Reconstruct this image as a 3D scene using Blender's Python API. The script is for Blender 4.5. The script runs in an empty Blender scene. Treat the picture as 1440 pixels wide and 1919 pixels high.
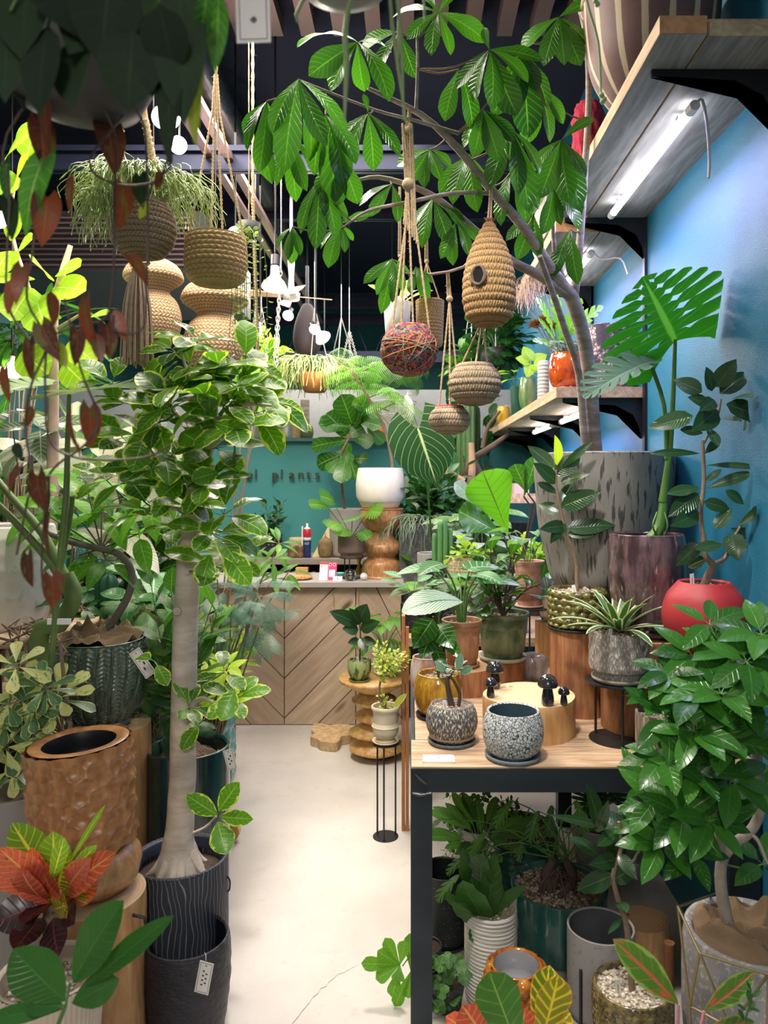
import bpy, math, random
import numpy as np
from mathutils import Vector, Matrix
C = bpy.context.scene
# ------------------------------------------------------------ camera, world, exposure
EYE, F, VX, VY = 1.55, 1400.0, 770.0, 900.0
cam = bpy.data.cameras.new('camera'); cam.sensor_fit = 'AUTO'; cam.sensor_width = 36
cam.lens = F / 1919 * 36; cam.shift_x = -(VX - 720) / 1919; cam.shift_y = -(959.5 - VY) / 1919
cam.clip_start = .05; cam.dof.use_dof = True; cam.dof.focus_distance = 2.8; cam.dof.aperture_fstop = 5.0
co = bpy.data.objects.new('camera', cam); co.location = (0, 0, EYE); co.rotation_euler = (math.pi / 2, 0, 0)
C.collection.objects.link(co); C.camera = co
w = bpy.data.worlds.new('world'); C.world = w; w.use_nodes = True
w.node_tree.nodes['Background'].inputs[0].default_value = (1, .97, .93, 1)
w.node_tree.nodes['Background'].inputs[1].default_value = .2
C.view_settings.view_transform = 'Standard'; C.view_settings.look = 'None'
C.view_settings.exposure = 0.0; C.view_settings.gamma = 1; C.view_settings.use_curve_mapping = False
C.cycles.max_bounces = 6; C.cycles.transparent_max_bounces = 4; C.cycles.use_denoising = True
C.cycles.diffuse_bounces = 3; C.cycles.glossy_bounces = 2; C.cycles.transmission_bounces = 3
C.cycles.sample_clamp_indirect = 6; C.cycles.caustics_reflective = False; C.cycles.caustics_refractive = False
def lamp(kind, name, loc, power, color=(1, 1, 1), size=.1, rot=None, target=None, spot=None, parent=None, sy=None):
    l = bpy.data.lights.new(name, kind); l.energy = power; l.color = color
    if kind == 'AREA':
        l.size = size
        if sy: l.shape = 'RECTANGLE'; l.size_y = sy
    else: l.shadow_soft_size = size
    if spot: l.spot_size = math.radians(spot); l.spot_blend = .6
    o = bpy.data.objects.new(name, l); o.location = loc; C.collection.objects.link(o)
    if target is not None: o.rotation_euler = (Vector(target) - Vector(loc)).to_track_quat('-Z', 'Y').to_euler()
    if rot: o.rotation_euler = rot
    if parent: o.parent = parent; o.location = Vector(loc) - parent.location
    return o
# added fill lights, standing in for the unseen hall behind and lamps overhead
lamp('AREA', 'hall_fill', (-.3, -1.2, 2.9), 12, (1, .95, .9), 3.0, target=(-.2, 2.4, .6))  # added panel behind the camera, for the unseen hall
lamp('SPOT', 'low_fill_spot', (-.1, -1.5, 2.7), 150, (1, .95, .9), .25, target=(-.1, 2.2, .2), spot=46)  # added spot, brightens the low pots and spares the near leaves
lamp('AREA', 'aisle_fill', (-.55, 3.3, 3.3), 120, (1, .9, .78), 1.2, rot=(0, 0, 0), sy=2.4)  # added panel in mid-air, no fixture built
lamp('SPOT', 'table_fill_spot', (-.15, 1.25, 3.6), 330, (1, .93, .86), .12, target=(.35, 2.3, .7), spot=44)  # added spot, brightens the pots on the steel table
lamp('AREA', 'left_fill', (-1.1, 2.6, 3.5), 60, (1, .9, .8), .6, target=(-1.0, 2.5, .6))  # added panel, brightens the pots at the left
lamp('AREA', 'back_fill', (-1.0, 6.0, 3.1), 150, (1, .93, .85), 3.0, rot=(0, 0, 0), sy=2.0)  # unseen overhead panel for the back, no fixture built
# ------------------------------------------------------------ helpers
W = {}
def at(px, py, Y): return np.array([(px - VX) / F * Y, Y, EYE - (py - VY) / F * Y])
def nrm(v):
    v = np.asarray(v, float); n = np.linalg.norm(v); return v / n if n > 1e-9 else np.array([0, 0, 1.])
class MB:
    def __init__(s): s.v = []; s.q = []; s.t = []; s.uv = []; s.r = []; s.mq = []; s.mt = []; s.n = 0
    def add(s, v, q=None, uv=None, rnd=0., mat=0, t=None):
        v = np.asarray(v, float).reshape(-1, 3); k = len(v); s.v.append(v)
        s.uv.append(np.zeros((k, 2)) if uv is None else np.asarray(uv, float)); s.r.append(np.full(k, rnd) if np.isscalar(rnd) else rnd)
        if q is not None and len(q): q = np.asarray(q, int) + s.n; s.q.append(q); s.mq.append(np.full(len(q), mat))
        if t is not None and len(t): t = np.asarray(t, int) + s.n; s.t.append(t); s.mt.append(np.full(len(t), mat))
        s.n += k
    def box(s, a, b, mat=0, rnd=0.):
        (x0, y0, z0), (x1, y1, z1) = a, b
        P = [(x0, y0, z0), (x1, y0, z0), (x1, y1, z0), (x0, y1, z0), (x0, y0, z1), (x1, y0, z1), (x1, y1, z1), (x0, y1, z1)]
        Fc = [(0, 3, 2, 1), (4, 5, 6, 7), (0, 1, 5, 4), (2, 3, 7, 6), (1, 2, 6, 5), (3, 0, 4, 7)]
        for f in Fc:
            s.add([P[i] for i in f], [(0, 1, 2, 3)], [(0, 0), (1, 0), (1, 1), (0, 1)], rnd, mat)
    def prism(s, poly, d, mat=0, rnd=0.):           # poly: world points, extruded by vector d
        poly = np.array(poly, float); n = len(poly); d = np.array(d, float)
        for P, flip in ((poly, 0), (poly + d, 1)):
            c = P.mean(0); V = np.vstack([P, c]); T = [(i, (i + 1) % n, n) if flip else ((i + 1) % n, i, n) for i in range(n)]
            s.add(V, None, np.zeros((n + 1, 2)), rnd, mat, T)
        for i in range(n):
            j = (i + 1) % n; s.add([poly[i], poly[j], poly[j] + d, poly[i] + d], [(0, 1, 2, 3)], None, rnd, mat)
    def tube(s, pts, r, sides=8, mat=0, rnd=0., smooth=3, cap=True, twist=0., bump=0., bf=1.):
        P = np.array(pts, float)
        if smooth > 1 and len(P) > 2:
            Q = np.vstack([2 * P[0] - P[1], P, 2 * P[-1] - P[-2]]); out = []
            for i in range(1, len(Q) - 2):
                for k in range(smooth):
                    t = k / smooth; a, b, c, d = Q[i - 1:i + 3]
                    out.append(.5 * ((2 * b) + (c - a) * t + (2 * a - 5 * b + 4 * c - d) * t * t + (3 * b - a - 3 * c + d) * t ** 3))
            out.append(P[-1]); P = np.array(out)
        n = len(P); R = np.interp(np.linspace(0, 1, n), np.linspace(0, 1, len(np.atleast_1d(r))), np.atleast_1d(r)) if not np.isscalar(r) else np.full(n, r)
        T = np.gradient(P, axis=0); T /= np.linalg.norm(T, axis=1)[:, None] + 1e-12
        u = nrm(np.cross(T[0], [.13, .31, .94])) if abs(T[0][2]) < .9 else nrm(np.cross(T[0], [.9, .3, .1]))
        ang = np.linspace(0, 2 * math.pi, sides + 1); V = []; UV = []; ln = 0
        for i in range(n):
            u = nrm(u - T[i] * np.dot(u, T[i])); w_ = np.cross(T[i], u)
            if i: ln += np.linalg.norm(P[i] - P[i - 1])
            a = ang + twist * ln
            rr = R[i] * (1 + bump * np.sin(bf * ang + i * 1.7))
            rr = np.full(len(a), rr) if np.isscalar(rr) else rr; rr[-1] = rr[0]
            V.append(P[i] + np.cos(a)[:, None] * u * rr[:, None] + np.sin(a)[:, None] * w_ * rr[:, None])
            UV.append(np.stack([ang / 6.283, np.full(len(a), ln)], 1))
        m = sides + 1; q = [(i * m + j, i * m + j + 1, (i + 1) * m + j + 1, (i + 1) * m + j) for i in range(n - 1) for j in range(sides)]
        s.add(np.vstack(V), q, np.vstack(UV), rnd, mat)
        if cap:
            for i, f in ((0, 1), (n - 1, 0)):
                VV = np.vstack([V[i][:-1], P[i]]); s.add(VV, None, None, rnd, mat, [((j + 1) % sides, j, sides) if f else (j, (j + 1) % sides, sides) for j in range(sides)])
        return P
    def lathe(s, prof, c, R=1., H=1., seg=48, rows=None, disp=None, mat=0, spline=False, rnd=0., sx=1., sy=1.):
        P = np.array(prof, float); c = np.array(c, float)
        if spline and len(P) > 2:
            Q = np.vstack([2 * P[0] - P[1], P, 2 * P[-1] - P[-2]]); o = []
            for i in range(1, len(Q) - 2):
                for k in range(6):
                    t = k / 6; a, b, e, d = Q[i - 1:i + 3]
                    o.append(.5 * ((2 * b) + (e - a) * t + (2 * a - 5 * b + 4 * e - d) * t * t + (3 * b - a - 3 * e + d) * t ** 3))
            o.append(P[-1]); P = np.array(o); P[:, 0] = np.maximum(P[:, 0], 0)
        P = P * [R, H]; L = np.r_[0, np.cumsum(np.linalg.norm(np.diff(P, axis=0), axis=1))]
        if rows: tt = np.linspace(0, L[-1], rows + 1); P = np.stack([np.interp(tt, L, P[:, 0]), np.interp(tt, L, P[:, 1])], 1); L = tt
        th = np.linspace(0, 2 * math.pi, seg + 1); v = L / L[-1]
        TH, VV = np.meshgrid(th, v); rad = np.repeat(P[:, :1], seg + 1, 1)
        if disp is not None: rad = rad + disp(TH, VV)
        Z = np.repeat(P[:, 1:], seg + 1, 1)
        X = np.stack([c[0] + rad * np.cos(TH) * sx, c[1] + rad * np.sin(TH) * sy, c[2] + Z], 2).reshape(-1, 3)
        m = seg + 1; i, j = np.meshgrid(np.arange(len(P) - 1), np.arange(seg), indexing='ij'); k = (i * m + j).ravel()
        s.add(X, np.stack([k, k + 1, k + m + 1, k + m], 1), np.stack([TH.ravel() / 6.28318, VV.ravel()], 1), rnd, mat)
    def disc(s, c, R, seg=32, mat=0, rnd=0.):
        c = np.array(c, float); a = np.arange(seg) / seg * 6.28318
        s.add(np.vstack([np.stack([c[0] + R * np.cos(a), c[1] + R * np.sin(a), np.full(seg, c[2])], 1), c]), None, None, rnd, mat, [(j, (j + 1) % seg, seg) for j in range(seg)])
    def ball(s, c, r, mat=0, rnd=0., seg=16, sz=1., sx=1.):
        a = np.linspace(-math.pi / 2, math.pi / 2, seg // 2 + 1); s.lathe(np.stack([np.cos(a), np.sin(a) * sz], 1), c, r, r, seg, mat=mat, rnd=rnd, sx=sx)
def build(mb, name, mats, parent=None, smooth=True):
    V = np.vstack(mb.v); me = bpy.data.meshes.new(name)
    Q = np.vstack(mb.q) if mb.q else np.zeros((0, 4), int); T = np.vstack(mb.t) if mb.t else np.zeros((0, 3), int)
    if parent is not None:
        V = V - np.array(W[parent.name])
    me.vertices.add(len(V)); me.vertices.foreach_set('co', V.ravel())
    me.loops.add(Q.size + T.size); li = np.r_[Q.ravel(), T.ravel()].astype(np.int32); me.loops.foreach_set('vertex_index', li)
    me.polygons.add(len(Q) + len(T)); me.polygons.foreach_set('loop_start', np.r_[np.arange(len(Q)) * 4, Q.size + np.arange(len(T)) * 3].astype(np.int32))
    me.polygons.foreach_set('material_index', np.r_[np.concatenate(mb.mq) if mb.mq else [], np.concatenate(mb.mt) if mb.mt else []].astype(np.int32))
    me.polygons.foreach_set('use_smooth', np.full(len(Q) + len(T), smooth))
    uv = me.uv_layers.new(name='UVMap'); uv.data.foreach_set('uv', np.vstack(mb.uv)[li].ravel())
    at_ = me.attributes.new('rnd', 'FLOAT', 'POINT'); at_.data.foreach_set('value', np.concatenate(mb.r))
    for m in (mats if isinstance(mats, (list, tuple)) else [mats]): me.materials.append(m)
    me.update(calc_edges=True)
    o = bpy.data.objects.new(name, me); C.collection.objects.link(o)
    if parent is not None: o.parent = parent
    W[o.name] = W[parent.name] if parent is not None else (0., 0., 0.)
    return o
def thing(name, label, cat, loc=(0, 0, 0), group=None):
    o = bpy.data.objects.new(name, None); o.empty_display_size = .05; C.collection.objects.link(o); o.location = [float(x) for x in loc]
    o['label'] = label; o['category'] = cat; W[o.name] = tuple(float(x) for x in loc)
    if group: o['group'] = group
    return o
def single(mb, name, mats, label, cat, group=None, smooth=True):
    V = np.vstack(mb.v); c = (V.min(0) + V.max(0)) / 2; c[2] = V[:, 2].min()
    mb.v = [V - c]; o = build(mb, name, mats, smooth=smooth); o.location = c; o['label'] = label; o['category'] = cat; W[o.name] = tuple(map(float, c))
    if group: o['group'] = group
    return o
def struct(mb, name, mats, smooth=False):
    o = build(mb, name, mats, smooth=smooth); o['kind'] = 'structure'; return o
# ------------------------------------------------------------ materials
class NT:
    def __init__(s, name):
        s.m = bpy.data.materials.new(name); s.m.use_nodes = True; s.t = s.m.node_tree; s.N = s.t.nodes
        s.b = s.N['Principled BSDF']; s.out = s.N['Material Output']
    def n(s, kind, ins=None, **kw):
        x = s.N.new('ShaderNode' + kind)
        for k, v in kw.items(): setattr(x, k, v)
        for k, v in (ins or {}).items(): s.set(x.inputs[k], v)
        return x
    def set(s, sock, v):
        if hasattr(v, 'is_linked') or isinstance(v, bpy.types.NodeSocket): s.t.links.new(v, sock)
        elif isinstance(v, (tuple, list)) and len(v) == 3 and sock.type == 'RGBA': sock.default_value = (*v, 1)
        else: sock.default_value = v
    def math(s, op, a, b=0., c=0., clamp=False):
        x = s.n('Math', operation=op, use_clamp=clamp); s.set(x.inputs[0], a); s.set(x.inputs[1], b); s.set(x.inputs[2], c); return x.outputs[0]
    def mix(s, f, a, b, kind='MIX'):
        x = s.n('MixRGB', blend_type=kind); s.set(x.inputs[0], f); s.set(x.inputs[1], a); s.set(x.inputs[2], b); return x.outputs[0]
    def ss(s, x, lo, hi):
        y = s.n('MapRange', {0: x, 1: lo, 2: hi}, interpolation_type='SMOOTHSTEP'); return y.outputs[0]
    def noise(s, vec, scale, detail=3., rough=.5, out=0):
        return s.n('TexNoise', {'Vector': vec, 'Scale': scale, 'Detail': detail, 'Roughness': rough}).outputs[out]
    def vor(s, vec, scale, feat='F1', rnd=1., out=0):
        return s.n('TexVoronoi', {'Vector': vec, 'Scale': scale, 'Randomness': rnd}, feature=feat).outputs[out]
    def mapv(s, vec, sc=(1, 1, 1), rot=(0, 0, 0)):
        return s.n('Mapping', {'Vector': vec, 'Scale': sc, 'Rotation': rot}).outputs[0]
    def bump(s, h, st=.3, dist=.01):
        s.set(s.b.inputs['Normal'], s.n('Bump', {'Height': h, 'Strength': st, 'Distance': dist}).outputs[0])
    def rnd(s): return s.n('Attribute', attribute_name='rnd').outputs['Fac']
    def obj(s): return s.n('TexCoord').outputs['Object']
    def uv(s): return s.n('TexCoord').outputs['UV']
    def col(s, v): s.set(s.b.inputs['Base Color'], v)
    def rough(s, v): s.set(s.b.inputs['Roughness'], v)
_c = {}
def plain(name, col, rough=.5, metal=0., var=.12, scale=20, bump=0., bs=200, coat=0., emit=None, es=0.):
    k = (name,)
    if k in _c: return _c[k]
    a = NT(name); o = a.obj(); nz = a.noise(o, scale, 4)
    a.col(a.mix(nz, tuple(x * (1 - var) for x in col), tuple(min(1, x * (1 + var)) for x in col))); a.rough(rough); a.b.inputs['Metallic'].default_value = metal
    if bump: a.bump(a.noise(o, bs, 3), bump, .003)
    if coat: a.b.inputs['Coat Weight'].default_value = coat; a.b.inputs['Coat Roughness'].default_value = .05
    if emit: a.b.inputs['Emission Color'].default_value = (*emit, 1); a.b.inputs['Emission Strength'].default_value = es
    _c[k] = a.m; return a.m
def leafm(name, base, dark=None, vein=None, n=7, vs=.4, slant=.35, edge=None, ew=.7, en=.5, mott=None, ms=8., mt=.5, mid=.05, vw=.12, rough=.33, tr=.3, tip=None, back=None, spec=.5, bump=.5):
    """leaf: u across (midrib at .5), v along; side veins, coloured margin, mottling"""
    a = NT(name); uv = a.n('SeparateXYZ', {0: a.uv()}); u, v = uv.outputs[0], uv.outputs[1]
    x = a.math('ABSOLUTE', a.math('SUBTRACT', a.math('MULTIPLY', u, 2.), 1.)); r = a.rnd()
    dark = dark or tuple(c * .55 for c in base); vein = vein or tuple(min(1, c * 1.7 + .05) for c in base)
    col = a.mix(r, dark, base)
    vec = a.n('CombineXYZ', {0: a.math('MULTIPLY', u, 1.), 1: v, 2: a.math('MULTIPLY', r, 37.)}).outputs[0]
    if mott: col = a.mix(a.ss(a.noise(vec, ms, 3), mt - .04, mt + .04), col, mott)
    ph = a.math('SUBTRACT', a.math('MULTIPLY', v, float(n)), a.math('MULTIPLY', x, slant * n * .4))
    fr = a.math('ABSOLUTE', a.math('SUBTRACT', a.math('FRACT', ph), .5))
    lat = a.math('SUBTRACT', 1., a.ss(fr, 0., vw)); md = a.math('SUBTRACT', 1., a.ss(x, mid * .4, mid * 1.3))
    if edge:
        e = a.math('ADD', x, a.math('MULTIPLY', a.math('SUBTRACT', a.noise(vec, 5., 4), .5), en))
        col = a.mix(a.ss(e, ew - .04, ew + .04), col, edge)
    if tip: col = a.mix(a.ss(v, tip[1], 1.), col, tip[0])
    col = a.mix(a.math('MAXIMUM', a.math('MULTIPLY', lat, vs), a.math('MULTIPLY', md, min(1., vs * 2 + .15))), col, vein)
    a.col(col); a.rough(rough); a.b.inputs['Specular IOR Level'].default_value = spec
    nb = a.n('Bump', {'Height': a.math('ADD', lat, a.math('MULTIPLY', md, 1.5)), 'Strength': bump * .6, 'Distance': .002}); a.t.links.new(nb.outputs[0], a.b.inputs['Normal']); nb.invert = True
    sh = a.b.outputs[0]
    if back:
        g = a.n('NewGeometry').outputs['Backfacing']; cb = a.mix(g, col, back); a.t.links.new(cb, a.b.inputs['Base Color']); col = cb
    tb = a.n('BsdfTranslucent', {'Color': a.mix(1., col, (1.35, 1.45, .55), 'MULTIPLY')})
    mx = a.n('MixShader', {0: tr, 1: sh, 2: tb.outputs[0]}); a.t.links.new(mx.outputs[0], a.out.inputs[0])
    return a.m
def woodm(name, c1, c2, sc=(3, 3, .4), rough=.6, ring=None, knots=True, bump=.25):
    a = NT(name); o = a.mapv(a.obj(), sc); r = a.rnd(); o = a.n('VectorMath', {0: o, 1: a.n('CombineXYZ', {0: a.math('MULTIPLY', r, 9.), 1: a.math('MULTIPLY', r, 5.), 2: a.math('MULTIPLY', r, 7.)}).outputs[0]}, operation='ADD').outputs[0]
    n1 = a.noise(o, 6., 6, .65); n2 = a.noise(o, 1.3, 3)
    band = a.math('FRACT', a.math('MULTIPLY', n2, 14.)); band = a.ss(a.math('ABSOLUTE', a.math('SUBTRACT', band, .5)), .0, .5)
    f = a.math('ADD', a.math('MULTIPLY', n1, .9), a.math('MULTIPLY', band, .12))
    col = a.mix(a.ss(f, .3, .75), c1, c2); col = a.mix(a.math('MULTIPLY', r, .35), col, tuple(c * .5 for c in c1))
    if knots: k = a.vor(o, .9); col = a.mix(a.math('SUBTRACT', 1., a.ss(k, .05, .14)), col, tuple(c * .3 for c in c1))
    a.col(col); a.rough(rough); a.bump(n1, bump, .004); return a.m
# ------------------------------------------------------------ leaf templates: (x across -1..1, y along 0..1, z), quads, uv
def curve(pts, t): p = np.array(pts, float); return np.interp(t, p[:, 0], p[:, 1])
SH = dict(
    pach=[(0, .02), (.12, .22), (.3, .6), (.48, .93), (.62, 1), (.75, .9), (.86, .62), (.94, .3), (1, .0)],
    ell=[(0, .02), (.08, .3), (.2, .62), (.35, .9), (.5, 1), (.65, .93), (.8, .68), (.9, .42), (.97, .15), (1, .0)],
    ovate=[(0, .05), (.06, .5), (.15, .82), (.3, 1), (.45, .97), (.6, .82), (.75, .58), (.88, .28), (.95, .1), (1, .0)],
    obov=[(0, .03), (.15, .22), (.35, .5), (.55, .82), (.7, 1), (.83, .95), (.92, .68), (.98, .3), (1, .0)],
    lance=[(0, .1), (.1, .5), (.25, .85), (.4, 1), (.6, .9), (.8, .5), (.93, .18), (1, .0)],
    strap=[(0, .6), (.1, .8), (.4, 1), (.7, .85), (.9, .45), (1, .0)],
    round=[(0, .1), (.05, .5), (.15, .8), (.3, .97), (.5, 1), (.7, .93), (.85, .7), (.95, .4), (1, .0)],
    heart=[(0, .45), (.05, .8), (.15, .98), (.25, 1), (.4, .93), (.6, .72), (.8, .4), (.92, .16), (1, .0)],
    fiddle=[(0, .2), (.08, .5), (.2, .62), (.35, .66), (.5, .82), (.68, 1), (.82, .97), (.93, .65), (1, .0)])
def tmpl(shape='ell', n=8, q=2, fold=.12, sweep=.08, lobe=0., quilt=0., nq=7, wave=0., cup=0., crumple=0.):
    t = np.linspace(0, 1, n + 1); w = curve(SH[shape], t); qs = np.linspace(-1, 1, 2 * q + 1)
    T, Q = np.meshgrid(t, qs, indexing='ij'); Wd = np.repeat(w[:, None], 2 * q + 1, 1); a = np.abs(Q)
    X = Q * Wd; Y = T - lobe * a ** 1.4 * (1 - T) ** 5 + sweep * a * T * (1 - T) * 2
    Z = fold * a * Wd + quilt * (np.cos((T * nq - a * .35 * nq * .4) * 6.283) * -1) * a * (1 - a * .4) + wave * a ** 2 * np.sin(T * 17 + Q) * Wd - cup * a ** 2 * Wd
    m = 2 * q + 1; i, j = np.meshgrid(np.arange(n), np.arange(m - 1), indexing='ij'); k = (i * m + j).ravel()
    return np.stack([X, Y, Z], 2).reshape(-1, 3), np.stack([k, k + 1, k + m + 1, k + m], 1), np.stack([(Q + 1) / 2, T], 2).reshape(-1, 2)
def lobed(shape='heart', N=8, q0=.35, gap=.6, lobe=.25, nq=4, sub=3, sweep=.25, fold=.1, tipsq=.5, quilt=0., hole=0.):
    """split leaf: each side is N strips that part from q0 outward (monstera, cut philodendron)"""
    V = []; Qd = []; UV = []; c = 0; sh = SH[shape]
    for s in (-1, 1):
        for i in range(N):
            rows = []
            for k in range(nq + 1):
                q = k / nq; g = max(0, (q - q0) / (1 - q0)) ** .7 * gap * .5 if q > q0 else hole * math.exp(-((q - .3) / .06) ** 2) * (i % 2 == 0 or i > 2)
                if i == 0 and s: lo, hi = i / N, (i + 1 - g) / N
                else: lo, hi = (i + g) / N, (i + 1 - (g if i < N - 1 else 0)) / N
                for j in range(sub + 1):
                    t = lo + (hi - lo) * j / sub; tw = (i + .5) / N; wv = curve(sh, [t * .75 + tw * .25])[0] if i < N - 1 else curve(sh, [t])[0]
                    rnd_ = 1 - tipsq * (2 * j / sub - 1) ** 2 * .12 * (q > .8)
                    y = t - lobe * q ** 1.4 * (1 - t) ** 4 + sweep * q * (1 - t) * t * 2
                    V.append((s * q * wv * rnd_, y, fold * q * wv + quilt * (1 - (2 * j / sub - 1) ** 2) * q)); UV.append((.5 + s * q / 2, t))
            m = sub + 1
            for k in range(nq):
                for j in range(sub):
                    a = c + k * m + j; Qd.append((a, a + 1, a + m + 1, a + m) if s < 0 else (a, a + m, a + m + 1, a + 1))
            c = len(V)
    return np.array(V), np.array(Qd), np.array(UV)
def frondt(N=14, w=.5, lw=.03, droop=.25, ang=.5, taper=True):
    """feather leaf: narrow leaflets both sides of a rachis"""
    V = []; Q = []; UV = []; c = 0
    for i in range(N):
        t = .12 + .88 * i / N; ln = w * (math.sin(math.pi * min(1, t * .9 + .08)) ** .6 if taper else 1)
        for s in (-1, 1):
            d = np.array([s * math.cos(ang), math.sin(ang), 0]); p = np.array([0, t, 0]); sd = np.array([-d[1], d[0], 0]) * s
            for k in range(4):
                u = k / 3; wd = lw * (.5, 1, .8, .05)[k]; pc = p + d * ln * u + np.array([0, 0, -droop * u * u * ln])
                V += [pc - sd * wd, pc + sd * wd]; UV += [(0, u), (1, u)]
            for k in range(3): a = c + 2 * k; Q.append((a, a + 1, a + 3, a + 2))
            c = len(V)
    for k in range(6): V += [(-.006, k / 5, 0), (.006, k / 5, 0)]; UV += [(.4, .5), (.6, .5)]
    for k in range(5): a = c + 2 * k; Q.append((a, a + 1, a + 3, a + 2))
    return np.array(V), np.array(Q), np.array(UV)
T_ = {}
def TM(k, *a, **kw):
    if k not in T_: T_[k] = a[0](*a[1:], **kw)
    return T_[k]
ELL = tmpl('ell', 8, 2); ELLs = tmpl('ell', 4, 1, .15); OV = tmpl('ovate', 8, 2); OB = tmpl('obov', 8, 2, .1); OBs = tmpl('obov', 5, 1, .12)
HT = tmpl('heart', 9, 2, .1, .05, .22); HTs = tmpl('heart', 5, 1, .1, .05, .2); LAN = tmpl('lance', 6, 1, .2); STR = tmpl('strap', 8, 1, .25); RD = tmpl('round', 8, 2, .08); RDs = tmpl('round', 4, 1, .1)
RIB = tmpl('ell', 24, 3, .1, .15, 0, .035, 9); BIG = tmpl('ell', 14, 3, .12, .1, 0, .015, 7, .04)
def leaf(B, tm, p, d, n, L, Wd, droop=.4, rnd=None, mat=0, twist=0.):
    V, Q, UV = tm; y = nrm(d); z = np.asarray(n, float); z = z - y * z.dot(y)
    if np.linalg.norm(z) < .05: z = np.cross(y, [1, .3, .1])
    z = nrm(z); x = np.cross(y, z)
    if twist: x, z = x * math.cos(twist) + z * math.sin(twist), z * math.cos(twist) - x * math.sin(twist)
    s = V[:, 1]; zz = V[:, 2] * Wd * .5
    if abs(droop) > 1e-3: a = droop * s; al = np.sin(a) / droop * L - zz * -np.sin(a) * 1; dn = (np.cos(a) - 1) / droop * L + zz * np.cos(a)
    else: al = s * L; dn = zz
    P = np.asarray(p) + np.outer(V[:, 0] * Wd * .5, x) + np.outer(al, y) + np.outer(dn, z)
    P[:, 0] = np.minimum(P[:, 0], .968)
    B.add(P, Q, UV, random.random() if rnd is None else rnd, mat)
def leafpx(B, tm, a, b, wpx, n=(0, -1, .35), droop=.3, rnd=None, mat=0, twist=0.):
    """leaf from base a to tip b, each (px, py, depth)"""
    A, E = at(*a), at(*b); d = E - A; L = np.linalg.norm(d) * (1 + abs(droop) * .08)
    z = np.asarray(n, float); y = nrm(d); z = nrm(z - y * z.dot(y)); y = nrm(y * math.cos(droop / 2) + z * math.sin(droop / 2))
    leaf(B, tm, A, y, n, L, wpx / F * (a[2] + b[2]) / 2, droop, rnd, mat, twist)
def rdir(el, az): return np.array([math.cos(el) * math.cos(az), math.cos(el) * math.sin(az), math.sin(el)])
def rot_to(ax, v):       # rotate v given around +z so that +z -> ax
    ax = nrm(ax); q = Vector((0, 0, 1)).rotation_difference(Vector(ax)); return np.array(q @ Vector(v))
R_ = random
def whorl(B, St, p, n, L, Wd, tm=ELL, ax=(0, 0, 1), el=.2, jit=.15, droop=.6, pet=.0, rnd=None, mat=0, pr=.0015, ljit=.2, up=None):
    o = R_.random() * 6.3; p = np.asarray(p, float)
    for i in range(n):
        e = el + R_.uniform(-jit, jit); d = rot_to(ax, rdir(e, o + i * 6.283 / n + R_.uniform(-jit, jit)))
        nn = rot_to(ax, (0, 0, 1)) if up is None else np.array(up, float); l = L * R_.uniform(1 - ljit, 1)
        if pet: St.tube([p, p + d * pet], pr, 4, smooth=1, cap=False)
        leaf(B, tm, p + d * pet, d, nn, l, Wd * l / L, droop * R_.uniform(.7, 1.2), rnd, mat)
def twig(B, St, pts, n, L, Wd, tm=ELL, r=(.004, .0015), t0=.3, el=.6, droop=.4, pet=.02, jit=.2, mat=0, smat=0, sides=5, top=3, ljit=.25, up=.6, rot0=None):
    """stem along pts with alternate leaves"""
    P = St.tube(pts, r, sides, mat=smat, cap=True); m = len(P); az = R_.random() * 6 if rot0 is None else rot0
    for i in range(n):
        t = t0 + (1 - t0) * (i + .5) / n; k = min(m - 2, int(t * (m - 1))); f = t * (m - 1) - k; p = P[k] * (1 - f) + P[k + 1] * f
        ax = nrm(P[k + 1] - P[k]); az += 2.4; e = el + R_.uniform(-jit, jit) + (.35 if i > n - 1 - top else 0)
        d = rot_to(ax, rdir(e, az + R_.uniform(-jit, jit))); q = p + d * pet
        if pet > .003: St.tube([p, q], min(.0016, L * .02), 4, mat=smat, smooth=1, cap=False)
        nn = nrm(np.array([0, -.15, 1]) * up + rot_to(ax, (0, 0, 1)) * (1 - up)); l = L * R_.uniform(1 - ljit, 1)
        leaf(B, tm, q, d, nn, l, Wd * l / L, droop * R_.uniform(.6, 1.3), None, mat)
    return P
def petioles(B, St, p, n, H, L, Wd, tm=HT, spread=.5, el=-.4, droop=.4, r=.002, mat=0, smat=0, hj=.35, sides=5, face=.3, az0=None, fan=6.283, r0=.3):
    """n arching stalks from p, each ending in one leaf that tilts outward"""
    p = np.asarray(p, float); a0 = R_.random() * 6.3 if az0 is None else az0
    for i in range(n):
        az = a0 + (i + .5) / n * fan + R_.uniform(-.3, .3) if fan < 6 else a0 + i * 2.4; s = spread * R_.uniform(r0, 1); h = H * R_.uniform(1 - hj, 1)
        o = np.array([math.cos(az), math.sin(az), 0]); e = p + o * s + [0, 0, h]
        St.tube([p + o * .01, p + o * s * .35 + [0, 0, h * .6], e], (r, r * .6), sides, mat=smat, smooth=3, cap=False)
        d = nrm(o * math.cos(el) + np.array([0, 0, math.sin(el)]) + np.array([0, -face, 0])); l = L * R_.uniform(.75, 1)
        leaf(B, tm, e, d, nrm(np.array([0, 0, 1]) + o * .5 + np.array([0, -face * 1.5, 0])), l, Wd * l / L, droop, None, mat)
def joinp(St, TV, p, r=.002, dz=.0):
    """thin twig from the nearest point of a branch to p"""
    d = np.linalg.norm(TV - p, axis=1) + np.maximum(0, TV[:, 2] - p[2]) * .8; q = TV[d.argmin()]; St.tube([q, (q + p) / 2 + [0, 0, dz - .1 * np.linalg.norm(p - q)], p], (r * 1.5, r), 5)
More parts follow.
